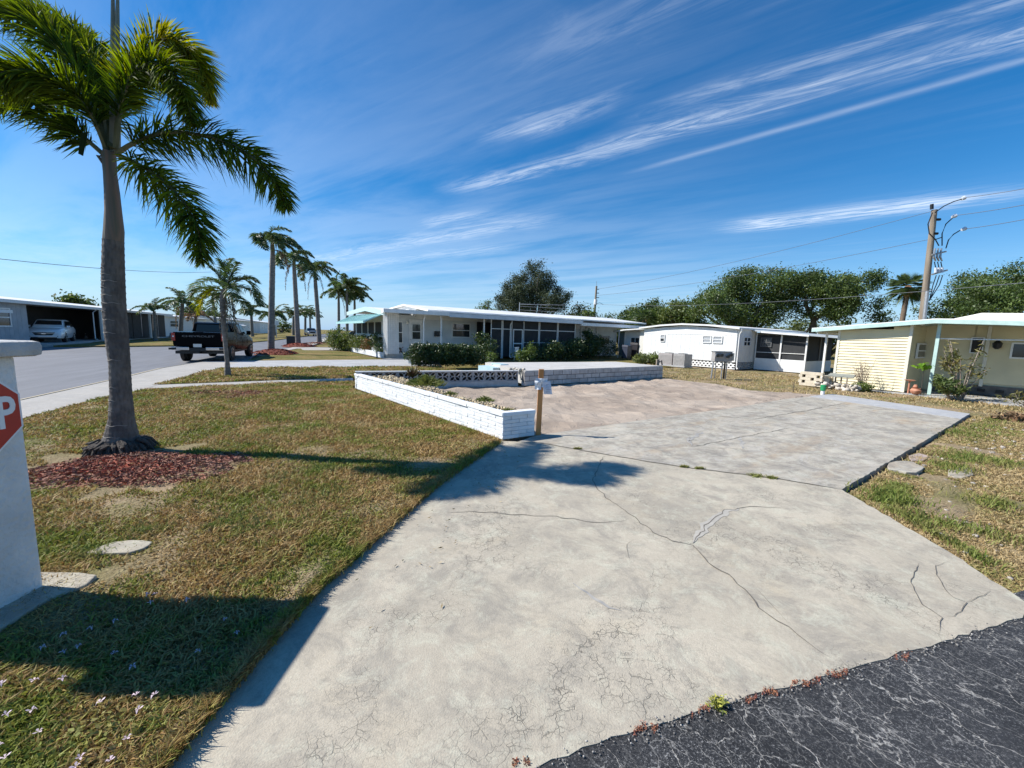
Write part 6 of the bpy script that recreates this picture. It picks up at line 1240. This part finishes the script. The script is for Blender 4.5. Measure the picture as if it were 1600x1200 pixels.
treeline('background_tree', 'long dark oak mass above the cream house roof at the right edge', 38, [(1530, 455, 1.7), (1500, 468, 1.6), (1555, 440, 1.5), (1590, 430, 1.6), (1620, 425, 1.8), (1580, 455, 2.2), (1610, 465, 2.4), (1545, 475, 2.2), (1510, 485, 2.0), (1480, 482, 1.4), (1575, 485, 2.2), (1640, 450, 2.4), (1465, 492, 1.1)], 46000, .17, OAK, group=GT, csize=.3)
def sabal(label, u, vt, vb, Y, r, group=None):
    c = AT(u, vt, Y); t = wthing('cabbage_palm', label, 'palm tree', (c.x-.2, c.y, 0), group); ring_trunk(t, [(c.x-.2, c.y, 0), (c.x-.1, c.y, c.z*.5), (c.x, c.y, c.z-.3)], [.24, .2, .2], 12, mat('brown_palm_trunk', (.20, .14, .10), .9, (.13, .10, .07), 5), 10); MB().lathe([(.2, -1.0), (.4, -.6), (.42, -.2), (.15, .1)], c, 12).build('boot_collar', mat('orange_boots', (.34, .18, .09), .9, (.2, .11, .06), 9), t)
    v = []; f = []; ti = []
    for k in range(70):
        d = Vector(unit(1)[0]); d.z = d.z*.9+.2; d.normalize(); st = c+d*r*.45; tt = random.random()
        for j in range(18):
            a = (j/17-.5)*2.3; side = d.cross(Vector((0, 0, 1))).normalized(); l = r*.75*(1-.25*abs(a)); e = st+(d*math.cos(a)+side*math.sin(a))*l+Vector((0, 0, -.28*l)); w_ = side.cross(d)*.03+side*.03*math.cos(a); b_ = len(v); m_ = st.lerp(e, .5)+Vector((0, 0, .05)); v += [st, m_-w_, e, m_+w_]; f.append((b_, b_+1, b_+2, b_+3)); ti += [tt]*4
    npmesh('crown', [tuple(x) for x in v], f, PALMF, t, ti)
sabal('cabbage palm with orange boots standing left of the tall utility pole', 1419, 448, 500, 38, 1.5)
sabal('small cabbage palm in the tree line above the annexe', 1008, 500, 520, 50, 1.6)

# ------------------------------------------------------------------ vehicles
PAINTB = mat('black_car_paint', (.003, .003, .004), .25, coat=.0, spec=.05); PAINTW = mat('white_car_paint', (.80, .81, .82), .28, coat=.8); CHROME = mat('chrome', (.62, .63, .65), .15, metal=1)
CGLASS = mat('car_glass', (.01, .012, .014), .08, spec=.45); TAILR = mat('red_tail_lens', (.35, .015, .015), .15, spec=.8); TYRE = MATS['tyre']; ALLOY = MATS['alloy']
def loft(stations, name, m, parent, sub=1, bev=0):
    """stations: (y, [(halfwidth, z)...] bottom to top) mirrored into a closed skin"""
    v = []; f = []; n = None
    for y, pr in stations:
        ring = [(w_, y, z) for w_, z in pr]+[(-w_, y, z) for w_, z in pr[::-1]]; n = len(ring); v += ring
    for i in range(len(stations)-1):
        for k in range(n): f.append((i*n+k, i*n+(k+1) % n, (i+1)*n+(k+1) % n, (i+1)*n+k))
    f += [tuple(range(n))[::-1], tuple(range((len(stations)-1)*n, len(stations)*n))]
    me = bpy.data.meshes.new(name); me.from_pydata(v, [], f); me.materials.append(m); bm = bmesh.new(); bm.from_mesh(me); bmesh.ops.recalc_face_normals(bm, faces=bm.faces)
    if bev: bmesh.ops.bevel(bm, geom=[e for e in bm.edges if e.is_manifold and e.calc_face_angle(0) > .45], offset=bev, segments=2, affect='EDGES')
    bm.to_mesh(me); bm.free(); me.shade_smooth(); me.set_sharp_from_angle(angle=math.radians(35)); return link(name, me, parent)
def wheels(t, xs, ys, r, w_=.25, rim=ALLOY):
    for y in ys:
        for sx in (-1, 1):
            x = sx*xs; wb = MB().tube([(x-sx*w_/2, y, r), (x-sx*w_*.42, y, r), (x+sx*w_*.42, y, r), (x+sx*w_/2, y, r)], [r*.93, r, r, r*.93], 24).build('wheel', TYRE, t, smooth=True)
            MB().tube([(x+sx*w_*.35, y, r), (x+sx*(w_/2+.008), y, r)], [r*.64, r*.62], 20).build('rim', rim, wb, smooth=False); sp = MB()
            for k in range(6): a = k*math.pi/3; sp.box(x+sx*(w_/2+.009)-.01, x+sx*(w_/2+.009)+.01, y-.012, y+.012, r, r); 
            gp_ = MB()
            for k in range(6):
                a = (k+.5)*math.pi/3; c_ = Vector((x+sx*(w_/2+.011), y+math.cos(a)*r*.38, r+math.sin(a)*r*.38)); gp_.tube([c_-Vector((.006, 0, 0)), c_+Vector((.006, 0, 0))], [r*.13, r*.13], 8)
            gp_.build('rim_opening', BLACKP, wb)
            MB().tube([(sx*(xs+w_/2-.16), y, r+.03), (sx*(xs+w_/2-.01), y, r+.03)], [r*1.2, r*1.2], 24).build('wheel_arch', BLACKP, t)
def quadpanel(name, pts, m, parent, th=.012):
    P_ = [Vector(p) for p in pts]; n = (P_[1]-P_[0]).cross(P_[3]-P_[0]).normalized()*th; return MB().hexa([p-n*.3 for p in P_], [p+n for p in P_]).build(name, m, parent, org=(0, 0, 0))
def pickup(loc, rot, label, paint=PAINTB, detail=True, group=None):
    t = thing('pickup_truck', label, 'pickup truck', loc, rot, group)
    # frame: y forward, rear axle y=0
    loft([(-1.18, [(.93, .72), (.99, .80), (1.0, 1.05), (.97, 1.38)]), (-.6, [(.97, .62), (1.02, .78), (1.02, 1.05), (.98, 1.41)]), (.9, [(.97, .55), (1.02, .75), (1.01, 1.05), (.97, 1.41)])], 'bed', paint, t, bev=.02)
    loft([(.93, [(.95, .5), (1.01, .7), (1.01, 1.0), (.98, 1.30)]), (3.0, [(.95, .45), (1.01, .7), (1.01, 1.0), (.96, 1.25)]), (3.9, [(.95, .5), (1.02, .75), (1.0, 1.05), (.90, 1.22)]), (4.45, [(.92, .5), (.98, .75), (.95, 1.02), (.82, 1.14)]), (4.62, [(.85, .5), (.90, .75), (.88, .95), (.7, 1.05)])], 'body', paint, t, bev=.02)
    loft([(.95, [(.97, 1.2), (.95, 1.32), (.80, 1.80)]), (1.15, [(.97, 1.2), (.955, 1.32), (.79, 1.88), (.6, 1.91)][:3]), (2.4, [(.97, 1.2), (.95, 1.30), (.77, 1.89)]), (2.75, [(.96, 1.2), (.94, 1.27), (.74, 1.80)]), (3.45, [(.92, 1.15), (.90, 1.20), (.86, 1.24)])], 'cab', paint, t, bev=.03)
    quadpanel('rear_window', [(-.74, .925, 1.42), (.74, .925, 1.42), (.68, .955, 1.76), (-.68, .955, 1.76)], CGLASS, t)
    quadpanel('windscreen', [(.80, 3.36, 1.28), (-.80, 3.36, 1.28), (-.68, 2.80, 1.78), (.68, 2.80, 1.78)][::1], CGLASS, t)
    for sx in (-1, 1):
        for y0, y1, y2, y3 in ((1.12, 1.98, 1.98, 1.25), (2.08, 3.0, 2.66, 2.08)):
            P_ = [(sx*.965, y0, 1.33), (sx*.965, y1, 1.31), (sx*.825, y2, 1.80), (sx*.825, y3, 1.80)]; quadpanel('side_window', P_ if sx > 0 else P_[::-1], CGLASS, t)
        for y in (2.03, 3.02): MB().box(sx*1.018-.003, sx*1.018+.003, y-.006, y+.006, .6, 1.25).build('door_seam', BLACKP, t)
        for y in (1.75, 2.72): MB().box(sx*1.03-.012, sx*1.03+.012, y-.09, y+.09, 1.08, 1.12).build('door_handle', paint, t)
        MB().box(sx*1.10-.10, sx*1.10+.10, 2.92, 3.02, 1.28, 1.48).build('mirror', paint, t, bevel=.02)
        MB().box(sx*.955-.07, sx*.955+.07, -1.205, -1.10, .98, 1.34).build('tail_light', TAILR, t, bevel=.01)
        MB().box(sx*.955-.03, sx*.955+.03, -1.21, -1.2, 1.15, 1.21).build('reverse_lens', TRIM, t)
        MB().box(sx*.72-.18, sx*.72+.18, 4.60, 4.66, .82, .98).build('headlight', mat('headlamp', (.6, .62, .65), .15), t)
        m_ = MB(); m_.hexa([(sx*.32, -1.42, .56), (sx*1.0, -1.36, .56), (sx*1.0, -1.1, .56), (sx*.32, -1.1, .56)], [(sx*.32, -1.42, .70), (sx*1.0, -1.36, .70), (sx*1.0, -1.1, .70), (sx*.32, -1.1, .70)]); m_.build('chrome_bumper', CHROME, t, bevel=.015)
        MB().box(sx*.96-.12, sx*.96+.12, -1.425, -1.40, .58, .67).build('bumper_step', BLACKP, t)
    MB().box(-.32, .32, -1.38, -1.1, .50, .66).build('bumper_centre', BLACKP, t, bevel=.01); MB().box(-.08, .08, -1.48, -1.1, .42, .50).build('tow_hitch', BLACKP, t); MB().box(-.95, .95, -1.1, 4.4, .38, .52).build('chassis', BLACKP, t)
    MB().box(-.16, .16, -1.40, -1.385, .70, .85).build('license_plate', mat('plate_white', (.62, .63, .60), .4), t); 
    tg = MB().box(-.86, .86, -1.205, -1.17, .76, 1.36).build('tailgate', paint, t, bevel=.01); MB().box(-.2, .2, -1.2, -1.19, 1.37, 1.40).build('spoiler', paint, tg)
    if detail: text('CHEVROLET', mat('dull_chrome_lettering', (.13, .13, .135), .4, metal=.6), tg, (0, -1.208, 1.20), (math.pi/2, 0, 0), 1.25, .085, .006, bold=.02); text('ERJ 41Q', mat('plate_print', (.10, .16, .12), .5), t, (0, -1.402, .775), (math.pi/2, 0, 0), .24, .06, .003, name='plate_print') if False else None
    MB().box(-.93, .93, 4.60, 4.70, .45, .62).build('front_bumper', CHROME, t, bevel=.02); MB().box(-.5, .5, 4.61, 4.65, .65, .98).build('grille', BLACKP, t)
    wheels(t, .88, (0, 3.75), .40, .27); return t
pickup((-15.15, 19.75, -.03), math.atan2(.93, -.36)-math.pi/2, 'shiny black crew-cab pickup truck parked at the kerb, seen from behind')
def suv(loc, rot, label, paint, name='suv'):
    t = thing(name, label, 'suv' if name == 'suv' else 'car', loc, rot)
    loft([(-.85, [(.70, .45), (.88, .55), (.90, .9), (.80, 1.12)]), (-.3, [(.85, .3), (.93, .5), (.93, .9), (.86, 1.15)]), (1.3, [(.88, .28), (.94, .5), (.93, .9), (.86, 1.10)]), (2.7, [(.88, .28), (.94, .5), (.92, .88), (.84, 1.04)]), (3.35, [(.85, .3), (.92, .5), (.88, .82), (.74, .97)]), (3.72, [(.78, .3), (.84, .5), (.80, .74), (.62, .86)]), (3.82, [(.68, .32), (.72, .5), (.68, .68), (.52, .78)])], 'body', paint, t, bev=.025)
    loft([(-.80, [(.80, 1.05), (.74, 1.3)]), (-.5, [(.84, 1.08), (.66, 1.58)]), (.8, [(.86, 1.08), (.66, 1.66)]), (1.7, [(.86, 1.05), (.66, 1.62)]), (2.55, [(.82, 1.0), (.74, 1.08)])], 'cabin', paint, t, bev=.03)
    quadpanel('windscreen', [(.72, 2.50, 1.08), (-.72, 2.50, 1.08), (-.60, 1.78, 1.56), (.60, 1.78, 1.56)], CGLASS, t, .02)
    for sx in (-1, 1):
        for y0, y1, y2, y3 in ((-.35, .75, .72, -.2), (.85, 2.2, 1.62, .85)):
            P_ = [(sx*.868, y0, 1.14), (sx*.868, y1, 1.12), (sx*.70, y2, 1.54), (sx*.70, y3, 1.54)]; quadpanel('side_window', P_ if sx > 0 else P_[::-1], CGLASS, t)
        MB().box(sx*.98-.09, sx*.98+.09, 2.1, 2.2, 1.08, 1.22).build('mirror', paint, t, bevel=.02)
        P_ = [(sx*.42, 3.80, .70), (sx*.80, 3.60, .76), (sx*.78, 3.58, .84), (sx*.42, 3.76, .80)]; quadpanel('headlight', P_ if sx < 0 else P_[::-1], mat('headlamp', (.6, .62, .65), .15), t, .02)
        P_ = [(sx*.62, 3.83, .42), (sx*.80, 3.72, .42), (sx*.80, 3.70, .56), (sx*.68, 3.80, .52)]; quadpanel('fog_light', P_ if sx < 0 else P_[::-1], BLACKP, t, .02)
    m_ = MB(); m_.hexa([(-.40, 3.80, .52), (.40, 3.80, .52), (.40, 3.85, .52), (-.40, 3.85, .52)], [(-.55, 3.74, .72), (.55, 3.74, .72), (.55, 3.82, .72), (-.55, 3.82, .72)]); m_.build('grille', BLACKP, t); MB().box(-.10, .10, 3.85, 3.87, .60, .66).build('badge', CHROME, t); MB().box(-.5, .5, 3.82, 3.835, .645, .66).build('chrome_strip', CHROME, t)
    MB().box(-.62, .62, 3.70, 3.85, .28, .38).build('lower_grille', BLACKP, t, bevel=.01); MB().box(-.5, .5, 3.84, 3.86, .385, .40).build('chrome_strip', CHROME, t)
    wheels(t, .82, (0, 2.75), .35, .23); return t
suv(tuple(AR(43.0, -20.4, .17)), SA+math.pi/2+.28, 'white compact suv facing the street under the dark carport roof at the far left', PAINTW)
DKB = mat('dark_blue_paint', (.02, .025, .035), .25, coat=1)
def tailcar():
    g = Vector((-15.9, 36.0, 0)); t = suv((g.x+1.5, g.y+.9, 0), TH-math.pi/2-.2, 'dark car with a red tail light half hidden behind the yellow green shrub', DKB, 'parked_car'); 
    for sx in (-1, 1): MB().box(sx*.72-.14, sx*.72+.14, -.93, -.84, .82, .98).build('tail_light', TAILR, t)
    MB().box(-.8, .8, -.95, -.8, .42, .6).build('rear_bumper', DKB, t, bevel=.03); quadpanel('rear_window', [(-.66, -.80, 1.12), (.66, -.80, 1.12), (.56, -.55, 1.52), (-.56, -.55, 1.52)], CGLASS, t)
tailcar()
g = G(488, 525); pickup((-50.0, 98, 0), SA+math.pi/2+.2, 'distant grey pickup truck driving toward the camera on the street', mat('grey_truck_paint', (.10, .11, .12), .3, coat=1), False)

# ------------------------------------------------------------------ houses across the street (street frame: x along, y = -right)
def row_house(label, a0, a1, r0, r1, z, hw, roofh, wallm, carport=None, screens=None, wins=(), nm='row_house', roofm=ROOFW, group='white mobile homes across the street'):
    h = sthing(nm, label, 'house', (a0+a1)/2, r0, z, group); y0, y1 = -r0, -r1      # y0 near face
    ya, yb = min(y0, y1), max(y0, y1)
    wa0 = carport[1] if carport else a0
    if screens: wa0 = screens[1]
    if wa0 < a1-.1: grooved(h, wa0, y0, a1, y0, z, z+hw, z+hw, wallm, out=1, step=.4, thick=.15)
    grooved(h, a0, ya+2.5 if carport else ya, a0, yb, z, z+hw, z+hw, wallm, out=-1, step=.4, thick=.15)
    MB().box(a0+.2, a1, ya+(2.8 if (carport or screens) else .16), yb, z, z+hw).build('wall_core', wallm if not (carport or screens) else SHADEDARK, h)
    MB().prism([(ya-.35, z+hw+.05), ((ya+yb)/2, z+hw+roofh), (yb+.3, z+hw+.05), (yb+.3, z+hw-.08), (ya-.35, z+hw-.08)], 0, a0-.4, a1+.4).build('roof', roofm, h)
    for (x0, x1, za, zb, nr) in wins: window(h, x0, y0, x1, y0, z+za, z+zb, rows=nr, fw=.07, off=.03)
    return h, y0
h, y0 = row_house('grey-fronted carport house with white roof at the far left, sheltering the white suv', 30.5, 62, -19.5, -28, .18, 2.75, .55, GREYW, carport=(40, 47.5), screens=(47.5, 62))
grooved(h, 31, y0, 38.0, y0, .18, 2.9, 2.9, GREYW, step=.4); window(h, 32.5, y0, 36.6, y0, 1.25, 2.45, rows=2, fw=.09, off=.04); MB().box(31.6, 35.8, y0-.6, y0-.05, 2.12, 2.32).build('window_awning', TRIM, h)
MB().box(38.2, 46.8, y0+2.72, y0+2.78, .18, 2.9).build('carport_back', SHADEDARK, h); MB().box(38.0, 38.2, y0, y0+2.7, .18, 2.9).build('carport_side', GREYW, h)
MB().box(31, 62.5, y0-.55, y0-.42, 2.78, 2.98).build('fascia', TRIM, h)
downspout(h, 45.2, y0-.42, .2, 2.85, .5, 0); post(h, 46.4, y0-.4, .18, 2.8, .14); post(h, 56.2, y0-.4, .18, 2.8, .16)
for k in range(7): MB().box(46.9+k*2.1, 48.8+k*2.1, y0-.05, y0-.02, .25, 2.8).build('screen_panel', SCREEN, h)
row_house('white house with a two-pane window and garage panel beyond the black pickup truck', 64, 82, -20.5, -29, .2, 2.6, .5, WHITE, wins=((66.3, 69.2, 1.2, 2.1, 2),))
h, y0 = row_house('small white house with two windows and a white awning, seen over the black truck cab', 96, 118, -20.5, -29, .1, 3.0, .6, WHITE, wins=((104, 105.5, 1.4, 2.3, 1), (110, 111.3, 1.4, 2.3, 1), (115, 116, 1.4, 2.3, 1))); MB().hexa([(97, y0-2.0, 1.9), (103, y0-2.0, 1.9), (103, y0, 2.4), (97, y0, 2.4)], [(97, y0-2.0, 2.0), (103, y0-2.0, 2.0), (103, y0, 2.5), (97, y0, 2.5)]).build('awning', TRIM, h)
row_house('long low white house behind the second royal palm trunk', 128, 160, -20, -30, .1, 3.1, .8, WHITE, wins=((132, 134, 1.3, 2.2, 1), (140, 142, 1.3, 2.2, 1)))
hx = wthing('row_house', 'tiny far white house closing the end of the street', 'house', AT(632, 518, 130)*1.0, 'white mobile homes across the street')
c = AT(632, 518, 130); MB().box(-40, -29.5, 128, 134, 0, 3.6).build('wall', WHITE, hx); MB().prism([(-40.5, 3.6), (-35, 4.6), (-29, 3.6)], 1, 127.5, 134.5).build('roof', ROOFW, hx)
for x_ in (-38, -34.5, -31.5): MB().box(x_, x_+1.2, 127.9, 128, 1.4, 2.6).build('window', GLASS, hx)
hx.location.z = 0; ORG[hx.name] = Vector(hx.location)
for ch in hx.children: ch.location.z = 0
# palms across the street
GP = 'palms across the street'
coco_palm('coconut_palm', 'leaning coconut palm in front of the dark screens across the street', tuple(AR(55.5, -16.3, .1)), 4.0, (.5, 0), 12, 2.7, .7, .20, 130, GP, shaft=False, dead=2, w=.07, wind=(.2, 0))
coco_palm('coconut_palm', 'shorter brownish palm leaning beside the coconut palm across the street', tuple(AR(58.5, -15.9, .1)), 2.6, (.4, 0), 9, 1.9, .5, .17, 110, GP, shaft=False, dead=0, w=.06, m=PALMB, wind=(.1, 0))
coco_palm('coconut_palm', 'palm showing just right of the big trunk, before the dark house', tuple(AR(51.0, -17.0, .1)), 2.9, (.1, 0), 11, 1.9, .5, .15, 110, GP, shaft=False, dead=0, w=.06)
coco_palm('coconut_palm', 'palm behind the small date palm, over the truck cab', tuple(AR(82, -14, .1)), 4.2, (.0, 0), 12, 3.0, .8, .22, 120, GP, shaft=False, dead=0, w=.09)
coco_palm('coconut_palm', 'tall thin palm seen through the date palm crown', tuple(AR(75, -17.5, .1)), 6.0, (-.3, 0), 10, 2.5, .7, .2, 110, GP, shaft=False, dead=0, w=.09)
coco_palm('coconut_palm', 'full dark palm just left of the nearest royal palm trunk', tuple(AR(100, -13, .1)), 4.2, (0, 0), 14, 4.0, 1.1, .25, 120, GP, shaft=False, dead=1, w=.13)
coco_palm('coconut_palm', 'arching palm between the first two royal palm trunks', tuple(AR(112, -10.5, .1)), 4.6, (.2, 0), 13, 4.2, 1.1, .28, 120, GP, shaft=False, dead=0, w=.14, wind=(.8, 0))
coco_palm('coconut_palm', 'arching palm right of the second royal palm trunk', tuple(AR(118, -8.3, .1)), 5.0, (.2, 0), 13, 4.6, 1.1, .28, 120, GP, shaft=False, dead=0, w=.14, wind=(.8, 0))
coco_palm('coconut_palm', 'palm far down the street behind the third royal palm', tuple(AR(150, -9.0, .1)), 6.0, (0, 0), 12, 4.5, 1.2, .3, 110, GP, shaft=False, dead=0, w=.18)
for k, (u, vt, Y, lab) in enumerate([(528, 462, 62, 'left palm of the cluster behind the aqua awning'), (541, 455, 60, 'tallest palm of the cluster behind the aqua awning'), (553, 466, 66, 'right palm of the cluster behind the aqua awning')]):
    c = AT(u, vt, Y); coco_palm('coconut_palm', lab, (c.x, c.y, 0), c.z-.3, (.1, 0), 13, 3.4, 1.1, .20, 150, 'palm cluster behind the aqua awning', shaft=True, dead=1 if k == 0 else 0, w=.10, wind=(.9, 0), m=PALMF)
c = AT(572, 498, 58)
# low dark trees far left
for k, (u, v, r, Y, lab) in enumerate([(235, 494, 1.2, 90, 'dark tree top over the far left roofs beside the coconut palm'), (300, 488, 2.5, 100, 'dark round tree behind the white garage house'), (330, 492, 2.5, 105, 'dark tree behind the small date palm'), (108, 469, .5, 60, 'tiny tree top over the carport roof'), (440, 505, 2.2, 150, 'far tree over the distant white roofs'), (575, 508, 2.5, 170, 'far tree at the end of the street'), (600, 507, 2.2, 170, 'far low tree beyond the end house')]):
    treeline('background_tree', lab, Y, [(u, v, r), (u-10, v+5, r*.8), (u+10, v+5, r*.8), (u, v+10, r)], 2600, .4, OAK, group='far trees beyond the street houses', csize=.4)
# street furniture
c = Vector((-20.9, 37.9, 0)); t = wthing('trash_cart', 'black box-shaped bin at the kerb beside the second red mulch mound', 'bin', c); MB().box(c.x-.45, c.x+.45, c.y-.4, c.y+.4, .1, .85).build('body', BLACKP, t, bevel=.03); MB().box(c.x-.48, c.x+.48, c.y-.43, c.y+.43, .85, .92).build('lid', BLACKP, t, bevel=.01)
for s_ in (-1, 1): MB().tube([(c.x+s_*.45, c.y-.2, .1), (c.x+s_*.5, c.y-.2, .1)], .1, 8).build('wheel', BLACKP, t)
c = AT(432, 521, 70); c.z = 0; t = wthing('road_sign', 'small white sign on a thin post across the street', 'sign', c); MB().tube([c, c+Vector((0, 0, 2.8))], .06, 6).build('post', METAL, t); MB().box(c.x-.5, c.x+.5, c.y-.1, c.y-.05, 2.2, 2.9).build('panel', TRIM, t)
# garden clutter across the street
for k, (u, v, Y, lab, m_, s_) in enumerate([(210, 530, 44, 'white garden ornament at the front of the dark house', TRIM, .3), (220, 527, 45, 'grey garden ornament beside the white one', METAL, .35), (268, 526, 48, 'pale rock by the leaning palm trunk', CONC3, .4), (280, 523, 50, 'red garden ornament near the palm', TERRA, .3), (131, 528, 38, 'small pale figure in the dark carport', METAL, .4)]):
    c = AT(u, v, Y); c.z = .12; o = MB().lathe([(s_*.6, 0), (s_*.7, s_*.4), (s_*.35, s_*.9), (s_*.45, s_*1.3), (s_*.1, s_*1.7)], c, 8).build('garden_ornament', m_, None, smooth=True, org=tuple(c)); tag(o, lab, 'ornament', 'ornaments in front of the dark screened house')
c = PQ(-8, 70)
